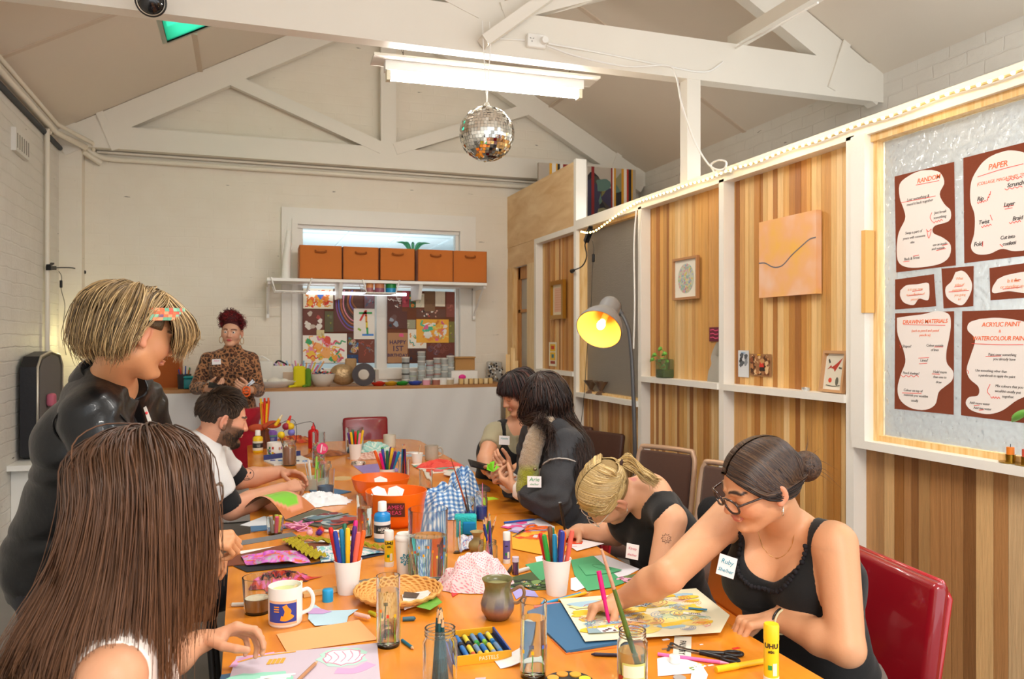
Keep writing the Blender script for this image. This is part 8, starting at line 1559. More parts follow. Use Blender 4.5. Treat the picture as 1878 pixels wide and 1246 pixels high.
hd=fit_head(dict(nose=(1323,945),chin=(1368,979),earL=(1426,908),crown=(1378,796),mouth=(1350,962),lensL=(1341,938),lensR=(1306,902)),2.03,(-.75,-.3,-.6),(-.4,-.3,1),1.0,40)
J=dict(P=(1.50,1.80,.55),N=at(1447,966,2.14),SL=at(1533,998,2.0),SR=at(1338,948,2.24),EL=at(1553,1190,1.86),WL=at(1424,1136,2.03),ER=at(1226,1056,2.0),WR=at(1140,1100,2.13));seatlegs(J,J['P'],(-1,-.15,0))
A=person('woman in tortoiseshell glasses and black lace-edged top, drawing at the right front',J,hd,'d39a72',1.03,'c06a60','3a281e',bust=1.14,armr=(.053,.041,.025),hands=(('L',V(-.93,.25,-.12),V(-.1,0,-1),dict(curls=((.9,1.3,.8),(.95,1.35,.8),(.95,1.3,.8),(.9,1.2,.8)),thumb=.7)),('R',A3(at(1098,1114,2.11))-A3(at(1140,1100,2.13)),V(.35,-.35,-.85),dict(curls=((.8,1.1,.5),(.95,1.25,.6),(1.1,1.3,.7),(1.15,1.3,.7)),thumb=.8))))
N,L_,U_,F_=A['N'],A['L'],A['U'],A['F'];B3=np.stack([L_,F_,U_],1)
cut=[notell(N+F_*.055+U_*.0,(.098,.15,.120),B3),notell(N+F_*.0,(.085,.085,.07),B3)]+[notell(A['J']['S'+s]+L_*q*.055-U_*.01,(.082,.12,.10),B3)for s,q in(('L',1),('R',-1))]+[below(A['J']['P']+U_*.04,-U_)]
cloth(A,'camisole',None,cut,'09090a',.007,.0012,26,res=.006)
b=W();sdf=lambda P:union(P,A['torso'],.045)-.009
pts=[]
for i in range(64):
 a=-2.5+5.0*i/63;d=np.array([sin(a)*.099,.0,-cos(a)*.121]);p=N+F_*.055+L_*d[0]+U_*d[2];q=np.stack([p+F_*h for h in np.linspace(-.1,.2,60)]);v_=sdf(q);k=np.where(v_>0)[0];k=k[0]if len(k)and v_[0]<0 else None
 if k is not None:pts.append(q[k])
for i,p in enumerate(pts):b.sph(p,.0055+.0015*(i%2),6,5)
b.build('lace_edge',mat('17151a',.9),A['t'])
cloth(A,'trousers',None,[below(A['J']['P']+U_*.05,U_)],'6f6058',.012,.0025,20,legs=True,res=.010)
hr=Hair(A,['2e1d15','3d281b','4a3120','59402b','241610'],3,.0013)
hr.cap('hair_base',[((0,-.016,.032),(.077,.095,.082)),((0,-.135,-.018),(.034,.031,.034))],[lambda Q:Q[:,1]-.058-np.maximum(0,Q[:,2]-.055)*1.2,lambda Q:(.0-Q[:,2])*1.0-.045+np.maximum(0,Q[:,1])*1.4],'2e1d15')
bun=(0,-.115,-.005)
for sx in(-1,1):
 G=[]
 for i in range(9):
  y=.075-.02*i;zt=.030+.086*math.sqrt(max(0,1-((y+.014)/.1)**2));G.append([(sx*.004,y,zt),(sx*.05,y-.02,zt-.02-.012*i*.3),(sx*(.080-.004*i),max(y-.055,-.088),.012-.003*i),(sx*(.05-.003*i),-.098,-.008),(sx*.014,-.112,-.014)])
 G.insert(0,[(sx*.012,.080,.072),(sx*.060,.058,.035),(sx*.080,.015,-.008),(sx*.065,-.055,-.035),(sx*.02,-.105,-.02)])
 hr.sheet(G,900,.0024,16,r=.0016,lenj=0)
for k in range(420):
 ax=nrm(hr.rng.normal(0,1,3)+V(.2,1.2,.3));e1=nrm(np.cross(ax,(.1,.2,1)));e2=np.cross(ax,e1);a0=hr.rng.uniform(0,6.3);of=hr.rng.uniform(-.6,.6);q=a0+np.linspace(0,2.6,10)[:,None];P=V(0,-.136,-.018)+.039*(ax*of+(e1*np.cos(q)+e2*np.sin(q))*math.sqrt(1-of*of));hr.strand(A['c']+P@A['R'].T,.0016,hr.cols[k%5]*1.2)
for k in range(16):
 a=hr.rng.uniform(0,6.3);p0=np.array([.02*cos(a),-.15,-.018+.03*sin(a)]);d=hr.rng.normal(0,.02,3);hr.strand(A['c']+crom([p0,p0+d*.8+V(0,-.01,0),p0+d*1.9+V(0,-.015,-.01)],8)@A['R'].T,.0006,hr.cols[3])
hr.build();glasses(A,'33201a',.025,.0031);hoop(A,-1,.011,'d9d2c4',.002)
sticker(A,1333,1039,1.93,.046,.05,(-.85,-.5,.1),(.25,0,1),[('Ruby',.016),('She/her',.013)],'3a9ab0')
b=W();w=A['J']['WL'];ax=nrm(A['J']['EL']-w);e1=nrm(np.cross(ax,(0,0,1)));e2=np.cross(ax,e1)
for q,c_,rr_ in((.012,'2a2624',.031),(.020,'d8cfa8',.0315)):b.color(c_);b.tube([w+ax*q+(e1*cos(a)+e2*sin(a))*rr_ for a in[2*pi*k/24 for k in range(24)]],.003,6,closed=True)
b.build('bracelet',M_ATTRG,A['t'])
b=W();P=[N+L_*.05*cos(a)+F_*(.055+.03*sin(a))+U_*(.01-.075*sin(a))for a in[pi*k/20 for k in range(21)]];P=[]
for i in range(25):
 a=-1.35+2.7*i/24;p=N+L_*sin(a)*.058-U_*(.085*cos(a)-.03);q=np.stack([p+F_*h for h in np.linspace(-.08,.2,90)]);v_=np.minimum(union(q,A['torso'],.045),union(q,A['neck'],.03));v_=smin(union(q,A['torso'],.045),union(q,A['neck'],.03),.035);k=np.where((v_[:-1]<0)&(v_[1:]>0))[0]
 if len(k):P.append(q[k[-1]]+F_*.002)
if len(P)>4:b.tube(P,.0009,5);b.build('necklace',mat('c9a060',.3,.8),A['t'])
def held(name,label,cat,a,b_,r,col,col2=None,r2=None,f=.3,tipc=None):
 a,b_=Vector(tuple(a)),Vector(tuple(b_));t=thing(name,label,cat,tuple(a));m=W();m.tube([a,a.lerp(b_,.06)],[r*.3,r*.9],10);m.build('tip',mat(tipc or col,.4),t);m=W();m.cyl(a.lerp(b_,.06),a.lerp(b_,f),r,n=12);m.build('grip',mat(col,.35),t);m=W();m.cyl(a.lerp(b_,f),b_,r2 or r,n=12);m.build('barrel',mat(col2 or col,.35),t);return t
tp=T((1117,1143),.016);held('felt_pen','magenta felt pen held by the woman in glasses over her drawing','felt pen',tp,at(1098,1048,2.06),.005,'e0187a','e0187a',.0065,.45)
hd=fit_head(dict(earL=(1141,934),nose=(1087,966),crown=(1058,878),occ=(1140,850),eyeL=(1098,940)),2.68,(-.35,-.35,-.85),(-.85,-.3,.35))
J=dict(P=(1.52,2.58,.53),N=at(1192,898,2.66),SL=at(1232,955,2.5),SR=at(1150,930,2.84),EL=at(1208,1062,2.42),WL=at(1130,1100,2.55),ER=at(1130,982,2.92),WR=at(1062,974,2.98));seatlegs(J,J['P'],(-1,-.1,0))
H=person('blonde woman with a ponytail and black sleeveless top, bending over her paper',J,hd,'d9a27e',.92,'c87a70','a88a5c',bust=.9,armr=(.053,.042,.026),hands=(('R',A3(at(1036,980,2.93))-A3(at(1062,974,2.98)),V(.2,-.3,-.9),dict(curls=((.7,1.0,.5),(.9,1.2,.6),(1.1,1.3,.7),(1.1,1.3,.7)),thumb=.8)),('L',V(-.9,0,-.2),V(0,0,-1),dict(curls=(.4,.4,.4,.4)))))
N,L_,U_,F_=H['N'],H['L'],H['U'],H['F'];B3=np.stack([L_,F_,U_],1)
cloth(H,'sleeveless_top',None,[notell(N+U_*.01,(.072,.085,.05),B3)]+[notell(H['J']['S'+s]+L_*q*.062-U_*.02,(.075,.11,.10),B3)for s,q in(('L',1),('R',-1))]+[below(H['J']['P']-U_*.02,-U_)],'09090a',.010,.002,24,res=.007)
cloth(H,'trousers',None,[below(H['J']['P']+U_*.0,U_)],'2a2c38',.012,.002,20,legs=True,res=.011)
hr=Hair(H,['b9985f','cdb078','a3834e','d8c090','8c7044','c2a468'],5,.0014)
hr.cap('hair_base',[((0,-.016,.032),(.077,.095,.082))],[lambda Q:Q[:,1]-.060-np.maximum(0,Q[:,2]-.055)*1.2,lambda Q:(-Q[:,2])-.030+np.maximum(0,Q[:,1])*1.0],'8f7344')
for sx in(-1,1):
 G=[[(sx*.012,.080,.072),(sx*.060,.062,.042),(sx*.082,.018,.012),(sx*.060,-.070,.012),(sx*.012,-.112,.03)]]
 for i in range(9):y=.075-.02*i;zt=.030+.086*math.sqrt(max(0,1-((y+.014)/.1)**2));G.append([(sx*.003,y,zt),(sx*.052,y-.016,zt-.018),(sx*(.080-.004*i),max(y-.05,-.085),.035+.002*i),(sx*(.045-.003*i),-.097,.036),(sx*.008,-.112,.036)])
 hr.sheet(G,1000,.0022,16,r=.0015,lenj=0)
Q0=H['c']+H['R']@V(0,-.112,.035)
pt=[A3(at(1174,862,2.60)),A3(at(1186,868,2.58)),A3(at(1197,884,2.57))]
G=[[Q0+V(*hr.rng.normal(0,.006,3)),Q0*.45+pt[0]*.55+V(*hr.rng.normal(0,.012,3))+V(0,0,.02),pt[1]+V(*hr.rng.normal(0,.016,3)),pt[2]+V(*hr.rng.normal(0,.02,3))]for _ in range(14)]
hr.sheet(G,420,.003,12,r=.0014,push=False,world=True);hr.build()
b=W();d=nrm(pt[0]-Q0);e1=nrm(np.cross(d,(0,0,1)));e2=np.cross(d,e1);b.tube([Q0+d*.012+(e1*cos(a)+e2*sin(a))*.013 for a in[2*pi*k/16 for k in range(16)]],.006,8,closed=True);b.build('hair_tie',mat('3a2018',.8),H['t'])
glasses(H,'d8cfc4',.021,.0014);hoop(H,-1,.007,'e0dcd4',.0012)
sticker(H,1160,1012,2.40,.04,.045,(-.75,-.65,.1),(.1,0,1),[('Kirsty',.011),('she/her',.010)],'d87a8a')
b=W();sc_=A3(at(1222,988,2.42));vn=nrm(V(0,0,1.5)-sc_);fr=Fr(sc_+vn*.0,np.cross((0,0,1),vn),(0,0,1));
def onbody(fr_,H_,u,v):
 p0=A3(fr_.p(u,v));q=p0+vn*np.linspace(.12,-.12,160)[:,None];d_=smin(union(q,H_['torso'],.045),union(q,H_['arms'],.012),.028);k=np.where(d_<0)[0];return q[k[0]]+vn*.0012 if len(k)else p0
T_=[(.016*(1 if k%2 else.62)*cos(k*pi/9),.016*(1 if k%2 else.62)*sin(k*pi/9))for k in range(18)]
b.tube([onbody(fr,H,u,v)for u,v in T_],.0008,4,closed=True);
for u in(-.004,.004):b.sph(onbody(fr,H,u,.002),.0012,6,4)
b.tube([onbody(fr,H,.005*cos(a),-.002+.004*sin(a))for a in[pi+pi*k/6 for k in range(7)]],.0006,4);b.build('tattoo',mat('3a3030',.6),H['t'])
held('drawing_pen','black fineliner pen upright in the blonde woman\'s hand','pen',T((1038,985),.006),at(1027,922,2.93),.0045,'1a1a1e','1c1c20',.0058,.4)
hd=fit_head(dict(crown=(1003,692),occ=(1036,728),nose=(957,742),chin=(968,768)),3.55,(-.9,.25,-.3),(0,0,1))
J=dict(P=(1.36,3.25,.53),N=at(1012,785,3.55),SL=at(1038,818,3.36),SR=at(985,800,3.72),EL=at(1014,922,3.22),WL=at(948,897,3.4),ER=at(960,900,3.72),WR=at(925,880,3.62));seatlegs(J,J['P'],(-1,.05,0))
G_=person('woman with long wavy dark hair in a washed black denim jacket, facing away',J,hd,'d49c7a',.95,'b86a60','2a1c16',armr=(.052,.044,.027),hands=(('L',A3(at(912,876,3.5))-A3(at(948,897,3.4)),V(.2,.6,.5),dict(curls=((.5,.9,.6),(.6,.9,.6),(.7,1,.6),(.8,1,.6)),thumb=.6)),('R',A3(at(905,872,3.55))-A3(at(925,880,3.62)),V(-.1,-.8,.4),dict(curls=(.6,.7,.8,.9),thumb=.6))))
N,L_,U_,F_=G_['N'],G_['L'],G_['U'],G_['F'];B3=np.stack([L_,F_,U_],1)
M_DEN=mat('38383b',.85,bump=.25,bscale=260,var=.5,vscale=14)
cloth(G_,'denim_jacket',None,[notell(N+F_*.045+U_*.03,(.05,.10,.08),B3),notell(N+F_*.16-U_*.10,(.045,.10,.30),B3),below(J['P']if 0 else G_['J']['P']-U_*.08,-U_)],'3a3a3c',.026,.008,24,arms_to=1.62,res=.0075,mat_=M_DEN)
cloth(G_,'shirt',None,[notell(N+U_*.02,(.06,.07,.05),B3),below(G_['J']['P']-U_*.02,-U_)],'efe6dc',.010,.002,24,arms_to=1.93,res=.008)
cloth(G_,'trousers',None,[below(G_['J']['P']+U_*.0,U_)],'1d1e26',.012,.002,20,legs=True,res=.012)
b=W();a=G_['J']['SL']*.62+G_['J']['EL']*.38;ax=nrm(G_['J']['EL']-G_['J']['SL']);e1=nrm(np.cross(ax,(0,0,1)));e2=np.cross(ax,e1);rr=random.Random(1)
b.tube([a+(e1*cos(q)+e2*sin(q))*(.074+rr.uniform(-.002,.002))+ax*.015*cos(q)for q in[2*pi*k/50 for k in range(50)]],.0035,5,closed=True);b.build('frayed_seam',mat('b8b0a8',.95),G_['t'])
b=W();cu=G_['J']['EL']+(G_['J']['WL']-G_['J']['EL'])*.62;ax=nrm(G_['J']['WL']-G_['J']['EL']);b.lathe([(.052,-.022),(.055,-.018),(.054,.02),(.050,.022),(.044,.018)],cu,28,rotm(ax));b.build('turned_cuff',mat('6a6866',.85,bump=.2,bscale=200),G_['t'])
collar(G_,M_DEN,.062,.03,.0,.7)
sc1=[A3(at(1000,778,3.50)),A3(at(985,800,3.38)),A3(at(972,840,3.34)),A3(at(968,880,3.34)),A3(at(966,900,3.34))];sp_=crom(sc1,30)
def scol(v):tt=np.clip((A3(at(970,848,3.34))[2]-v[:,2])/.03,0,1)[:,None];n_=.85+.3*np.sin(v[:,:1]*900)*np.sin(v[:,2:]*700)*.5;return(np.array(srgb('b49a7c'))*(1-tt)+np.array(srgb('a8a81c'))*tt)*n_
pr=[cone(sp_[i],sp_[i+1],.038,.040)for i in range(0,29,2)]+[cone(N+L_*.06+F_*.03+U_*.02,N+F_*.075+U_*.0,.035,.035),cone(N-L_*.06+F_*.03+U_*.02,N+F_*.075,.035,.035),cone(N+L_*.06+F_*.03+U_*.02,N-F_*.06+U_*.03,.035,.032),cone(N+L_*.05+F_*.03,sp_[0],.03,.036)]
v,f=nets(lambda P:union(P,pr,.02)+.002*np.sin(P[:,0]*160)*np.sin(P[:,2]*120),np.min([p[1]for p in pr],0)-.1,np.max([p[1]for p in pr],0)+.1,.006);npmesh('scarf',v,f,matattr('attr_wool',.95,bump=.8,bscale=220,sheen=.5),G_['t'],scol(v))
sticker(G_,980,884,3.23,.058,.046,(-.45,-.9,.1),(0,0,1),[('Arie',.024),('she/her',.012)],'2f9a5a')
b=W();q=A3(at(981,861,3.26));b.sph(q,.008,10,6);b.build('jacket_button',mat('8a7a62',.3,.8),G_['t'])
hr=Hair(G_,['1c1210','2a1b17','38241d','241815','432b22'],8,.0018)
hr.cap('hair_base',[((0,-.018,.036),(.086,.102,.088)),((0,-.06,-.06),(.080,.06,.10))],[lambda Q:Q[:,1]-.055-np.maximum(0,Q[:,2]-.055)*1.2],'1c1210')
fall=lambda x,y,z:G_['c']+G_['R']@V(x,y,z)
G=[]
dn=[(-.095,.05,960),(-.10,.02,967),(-.11,-.02,985),(-.08,-.09,1020),(-.02,-.12,1035),(.05,-.1,1030),(.1,-.03,1010),(.09,.03,985)]
for(x,y,pxe)in dn:
 e=A3(at(pxe+(42 if pxe>980 else 25),885 if pxe>980 else 782,3.24 if x<0.02 else 3.42));m1=fall(x,y,-.07);m2=m1*.45+e*.55+V(.02,-.05,.03);G.append([fall(x*.1,.02,.122),fall(x*.75,y*.55,.10),fall(x*1.02,y*.95,.02),m1,m2,e])
hr.sheet(G,1700,.011,22,r=.0021,wave=.009,wfq=24,world=True,lenj=.25);hr.build()
hd=fit_head(dict(nose=(926,745),chin=(942,765),mouth=(932,753),crown=(940,680),earL=(959,724),eyeL=(935,733),eyeR=(918,736)),4.2,(-.7,-.5,-.45),(-.1,-.2,1))
J=dict(P=(1.36,4.18,.53),N=at(945,782,4.28),SR=at(906,795,4.2),SL=at(975,795,4.25),ER=at(890,842,4.02),WR=at(893,862,3.93),EL=at(965,862,4.0),WL=at(934,866,3.86));seatlegs(J,J['P'],(-1,.05,0))
Fp=person('woman with short dark hair in black pinafore and khaki tee, looking at her phone',J,hd,'d49b7a',.97,'c06a62','2a1c18',bust=.95,armr=(.050,.042,.027),hands=(('R',V(.1,-.5,-.1),V(0,-.2,1),dict(curls=(.5,.6,.6,.6),thumb=.5)),('L',A3(at(916,852,3.8))-A3(at(934,866,3.86)),V(-.3,.3,.6),dict(curls=((.6,.9,.5),(.8,1,.6),(.9,1,.6),(1,1,.6)),thumb=.7))))
N,L_,U_,F_=Fp['N'],Fp['L'],Fp['U'],Fp['F'];B3=np.stack([L_,F_,U_],1)
cloth(Fp,'tee_shirt',None,[notell(N+U_*.01+F_*.02,(.065,.08,.045),B3),below(Fp['J']['P'],-U_)],'a39a7e',.009,.002,24,arms_to=.55,res=.0075)
cloth(Fp,'pinafore',None,[notell(N+F_*.10+U_*.02,(.075,.12,.135),B3),notell(N-F_*.02,(.07,.09,.06),B3)]+[notell(Fp['J']['S'+s]+L_*q*.035,(.07,.13,.12),B3)for s,q in(('L',1),('R',-1))]+[below(Fp['J']['P']-U_*.1,-U_)],'0d0d11',.017,.003,22,res=.0075,legs=True)
sticker(Fp,925,808,3.93,.055,.045,(-.55,-.85,.1),(.03,0,1),[('Natalie',.013)],'3aa0a0')
hr=Hair(Fp,['1d1414','2a1c1a','33211e','1a1212','4a2420'],9,.0018)
hr.cap('hair_base',[((0,-.018,.038),(.086,.104,.088)),((0,-.05,-.03),(.082,.06,.06))],[lambda Q:Q[:,1]-.050-np.maximum(0,Q[:,2]-.05)*1.3,lambda Q:(-Q[:,2])-.055+np.maximum(0,Q[:,1]+.02)*1.6],'1d1414')
G=[[hr.S(20,80,.008),hr.S(8,45,.014),(.0,.100,.060),(.012,.104,.035)],[hr.S(20,80,.008),hr.S(-20,45,.014),(-.03,.094,.055),(-.026,.1,.03)],[hr.S(10,85,.008),hr.S(-45,45,.016),(-.068,.066,.04),(-.06,.075,.01)],[hr.S(0,88,.008),hr.S(-75,40,.018),(-.092,.03,.01),(-.085,.04,-.03)],[hr.S(0,88,.01),hr.S(-110,40,.018),(-.095,-.03,.0),(-.085,-.02,-.05)],[hr.S(0,88,.01),hr.S(-150,40,.018),(-.06,-.11,-.01),(-.06,-.09,-.07)],[hr.S(0,88,.01),hr.S(180,40,.018),(0,-.13,-.01),(0,-.10,-.08)],[hr.S(0,88,.01),hr.S(130,40,.018),(.08,-.08,-.01),(.07,-.07,-.07)],[hr.S(0,88,.01),hr.S(90,40,.018),(.095,-.01,.0),(.088,-.0,-.05)],[hr.S(10,85,.008),hr.S(55,42,.016),(.085,.05,.03),(.08,.055,-.02)],[hr.S(20,80,.008),hr.S(30,45,.014),(.045,.088,.055),(.05,.09,.03)],[hr.S(20,80,.008),hr.S(8,45,.014),(.0,.100,.060),(.012,.104,.035)]]
hr.sheet(G,1000,.005,12,r=.002,lenj=.15,wave=.002,wfq=8);hr.build()
tb=thing('mobile_phone','black mobile phone held above the table by the woman in the pinafore','phone',tuple(at(886,856,3.86)));m=MB();m.rbox((0,0,0),(.15,.075,.009),.004,Matrix.Rotation(.3,3,'Y')@Matrix.Rotation(.3,3,'X'));m.build('phone_body',mat('15151a',.2),tb)
c=at(908,866,3.5);b=MB()
for k in range(4):a=k*1.2;b.slab([(0,0,0),(.03*cos(a),.03*sin(a)*.4,.02+.03*abs(sin(a))),(.03*cos(a+.8),.03*sin(a+.8)*.4,.01+.035*abs(sin(a+.8)))],(0,-1,.2),.002)
o=b.build('folded_paper',mat('7ad81e',.6));o.location=c+Vector((-.01,0,.0));tag(o,'bright green paper being folded in the denim jacket woman\'s hands','paper')
hd=fit_head(dict(nose=(418.5,617.5),chin=(420.5,636.5),eyeR=(412.5,607.5),eyeL=(429,610),mouth=(418.5,626)),6.22,(.05,-1,-.05),(-.06,0,1))
c_=hd[0];J=dict(N=(c_[0]+.005,c_[1]+.02,1.405),SR=at(382,660,6.2),SL=at(461,661,6.25),ER=at(361,712,6.15),EL=at(473,716,6.2),WR=at(383,714,5.98),WL=at(458,716,6.0));cx_=c_[0]+.0;J['P']=(cx_,c_[1]+.02,.93);
for s,q in(('L',1),('R',-1)):J['H'+s]=(cx_+q*.09,c_[1]+.02,.9);J['K'+s]=(cx_+q*.09,c_[1]+.02,.5);J['A'+s]=(cx_+q*.09,c_[1]+.03,.08)
E=person('woman with curly red hair and leopard print top, standing behind the table end',J,hd,'deaa8c',.96,'c0484a','5a2a22',bust=1.0,eyes='open',armr=(.052,.044,.027),hands=(('R',V(.5,-.5,.1),V(.3,.3,.8),dict(curls=(.5,.6,.6,.7),thumb=.6)),('L',V(-.5,-.5,.2),V(-.3,.6,.4),dict(curls=(.7,.8,.8,.8),thumb=.6))))
def leop(v):
 from mathutils import noise
 out=np.zeros((len(v),3));A_,B_,C_3=[np.array(srgb(x))for x in('a5714a','2a1812','6a3f28')]
 for i,p in enumerate(v):
  d_,pt_=noise.voronoi(Vector(p)*30,distance_metric='DISTANCE',exponent=2.5);e=d_[1]-d_[0];out[i]=A_*1.15 if e<.14 else(B_ if e<.42 else C_3)
 return out
N,L_,U_,F_=E['N'],E['L'],E['U'],E['F'];B3=np.stack([L_,F_,U_],1)
cloth(E,'leopard_top',None,[below(N+U_*.055,U_),below(E['J']['P']-U_*.02,-U_)],'6a3f28',.010,.002,24,arms_to=1.9,res=.0075,colfn=leop,extra=[cone(N-U_*.02,N+U_*.04,.060,.055)])
cloth(E,'skirt',None,[below(E['J']['P']+U_*.03,U_),below((0,0,.45),(0,0,-1))],'b3122a',.03,.004,18,legs=True,res=.012)
hr=Hair(E,['5a0d16','7a121c','3f0a12','8f1a22','4a0f14'],10,.0018);hr.cap('hair_base',[((0,-.018,.040),(.080,.094,.080)),((.01,.02,.115),(.07,.055,.05))],[lambda Q:Q[:,1]-.055-np.maximum(0,Q[:,2]-.062)*2.2,lambda Q:(-Q[:,2])-.02+np.maximum(0,Q[:,1]+.03)*1.0],'4a0c14')
for k in range(520):
 a=hr.rng.uniform(0,6.3);q=hr.rng.uniform(0,1)**.5;p0=V(.012+.078*q*cos(a),.012+.06*q*sin(a),.125+.045*math.sqrt(max(0,1-q*q))-.02*q+hr.rng.normal(0,.006));
 if k%3==0:p0=V(hr.rng.choice([-1,1])*(.078+hr.rng.normal(0,.006)),hr.rng.uniform(-.03,.04),hr.rng.uniform(.045,.12))
 r_=hr.rng.uniform(.006,.012);ph=hr.rng.uniform(0,6.3);dr=nrm(hr.rng.normal(0,1,3)+V(0,.3,0));e1=nrm(np.cross(dr,(0,.1,1)));e2=np.cross(dr,e1);tt=np.linspace(0,1,12)[:,None];P=p0+dr*tt*.035+e1*r_*np.cos(tt*9+ph)+e2*r_*np.sin(tt*9+ph);hr.strand(E['c']+P@E['R'].T,.0022,hr.cols[k%5]*hr.rng.uniform(.8,1.3))
hr.build()
for s in(-1,1):hoop(E,s,.026,'d8b060',.0022)
sticker(E,397,664,6.08,.065,.042,(0,-1,.0),(-.05,0,1),[('Alice',.02)],'e07aa0')
tb=thing('mobile_phone','black phone in the hand of the red haired woman','phone',tuple(at(399,708,5.9)));m=MB();m.rbox((0,0,0),(.13,.07,.01),.004,Matrix.Rotation(.15,3,'Y')@Matrix.Rotation(.5,3,'X'));m.build('phone_body',mat('15151a',.2),tb)
c=at(452,710,5.88);t=thing('scissors','orange handled scissors held up by the red haired woman','scissors',tuple(c));m=MB()
for s in(-1,1):m.tube([(.0+.024*cos(a)*1.0,-.004,-.035*1+.02*s*.6+.03*sin(a)*.8)for a in[2*pi*k/18 for k in range(18)]],.006,6,closed=True)
m.build('handle',mat('f0641a',.4),t)
for s in(0,.25):m=MB();m.beam((0,0,0),(.07*cos(.6+s),0,.07*sin(.6+s)),.012,.003,(0,1,0));m.build('blade',M_STEEL,t)
hd=fit_head(dict(nose=(454,787),chin=(431,820),earR=(411,775),crown=(415,712),occ=(369,752),mouth=(445,802)),3.45,(.85,-.1,-.35),(.1,0,1))
J=dict(P=(-.26,3.5,.50),N=at(373,812,3.5),SR=at(383,868,3.32),SL=at(402,846,3.72),ER=at(424,934,3.36),WR=at(517,898,3.62),EL=at(438,880,3.78),WL=at(513,867,3.95));seatlegs(J,J['P'],(1,.05,0))
D=person('bearded man in a white tee over black sleeves, crafting at the left',J,hd,'d3987a',1.08,'b06a5c','3a281c',beard='6b4c38',hs=1.04,jaw=1.08,armr=(.050,.044,.031),neckr=.058,hands=(('R',A3(at(556,888,3.72))-A3(at(517,898,3.62)),V(.1,.5,-.6),dict(curls=((.4,.7,.4),(.5,.8,.5),(.7,.9,.5),(.8,.9,.5)),thumb=.6,s=1.06)),('L',A3(at(560,872,3.92))-A3(at(513,867,3.95)),V(.0,-.5,-.7),dict(curls=((.2,.4,.3),(.3,.5,.3),(.4,.5,.4),(.5,.6,.4)),thumb=.5,s=1.06))))
N,L_,U_,F_=D['N'],D['L'],D['U'],D['F'];B3=np.stack([L_,F_,U_],1)
cloth(D,'tee_shirt',None,[notell(N+U_*.02+F_*.02,(.068,.085,.06),B3),below(D['J']['P']-U_*.02,-U_)],'dad8d6',.016,.005,20,arms_to=.62,res=.0075)
cloth(D,'undershirt',None,[notell(N+U_*.035+F_*.01,(.062,.075,.045),B3),below(D['J']['P'],-U_)],'111114',.008,.002,24,arms_to=.98,res=.0075)
cloth(D,'trousers',None,[below(D['J']['P']+U_*.02,U_)],'15151a',.014,.003,20,legs=True,res=.011)
hr=Hair(D,['3a291c','4a3626','2e2016','5a4330'],12,.0013)
hr.cap('hair_base',[((0,-.016,.034),(.077,.096,.084))],[lambda Q:Q[:,1]-.055-np.maximum(0,Q[:,2]-.055)*1.0,lambda Q:(.012-Q[:,2])*np.where(Q[:,1]>-.035,1,0)-np.where(Q[:,1]>-.035,0,Q[:,2]+.035)],'33241a')
for k in range(3000):
 az=hr.rng.uniform(-180,180);el=hr.rng.uniform(-18,90);
 if 60<abs(az)<112 and el<(14 if abs(az)>80 else 6):continue
 if abs(az)<=60 and el<38:continue
 if el<0 and abs(az)<110:continue
 p=hr.S(az,el,.002);nn=nrm(p-V(0,-.014,.03));top=max(0,el)/90;fl=nrm(V(.15,1.0,.1))*(top)+V(0,-.25,-1)*(1-top);fl=fl-nn*(fl@nn);fl=nrm(fl);Ln=.018+.028*top;P=crom([p,p+nn*.006*(1+top)+fl*Ln*.4,p+nn*.009*(1+1.2*top)+fl*Ln],6)+hr.rng.normal(0,.0012,3);hr.strand(D['c']+(P*D['hs'])@D['R'].T,.0013,hr.cols[k%4]*hr.rng.uniform(.8,1.25),ns=3)
hfD=headprims(D['c'],D['R'],D['hs'],jaw=1.08)[0];cand=hr.rng.uniform([-.07,0,-.112],[.07,0,-.022],(2600,3));cand=cand[~((np.abs(cand[:,0])<.025)&(cand[:,2]>-.068)&(cand[:,2]<-.040))];cand=cand[(np.abs(cand[:,0])+np.maximum(0,-cand[:,2]-.035)*3>.028)]
ys=np.linspace(.12,-.02,50);QQ=np.repeat(cand,50,0);QQ[:,1]=np.tile(ys,len(cand));dd=hfD(D['c']+(QQ*D['hs'])@D['R'].T).reshape(-1,50);kk=np.argmax(dd<0,1);ok=(dd<0).any(1)
for i in np.where(ok)[0]:
 p=cand[i].copy();p[1]=ys[kk[i]];
 if p[1]<.0:continue
 nn=nrm(p-V(0,.0,-.03));P=np.array([p-nn*.001,p+nn*.003+V(0,0,-.004),p+nn*.004+V(0,0,-.010)]);hr.strand(D['c']+(P*D['hs'])@D['R'].T,.0009,hr.cols[i%4]*.95,ns=3)
hr.build()
b=W();sc_=A3(at(453,872,3.8));vn=nrm(V(0,0,1.5)-sc_);fr=Fr(sc_,np.cross((0,0,1),vn),(0,0,1));q=lambda u,v:onbody(fr,D,u,v)
b.tube([q(.032*cos(a),.004+.028*sin(a))for a in[2*pi*k/26 for k in range(26)]],.0011,4,closed=True)
for(u,v,r_)in((-.006,.006,.009),(.012,.008,.008),(.001,-.006,.004)):b.tube([q(u+r_*k*cos(k),v+r_*k*sin(k))for k in np.linspace(.1,.9,8)],.003,5)
for k in range(5):b.tube([q(-.012+.006*k,-.012),q(-.012+.006*k,-.020)],.0014,4)
b.build('tattoo',mat('2c2c34',.6),D['t'])
hd=fit_head(dict(nose=(321,657),chin=(276,692),earR=(266,610),crown=(262,524),occ=(176,585),mouth=(303,672)),2.12,(.8,-.15,-.5),(.3,0,1))
J=dict(P=at(120,1010,2.42),N=at(203,700,2.22),SR=at(165,770,2.06),SL=at(255,745,2.44),ER=at(235,930,2.02),WR=at(362,990,2.16),EL=at(300,900,2.5),WL=at(345,1000,2.4));P_=J['P']
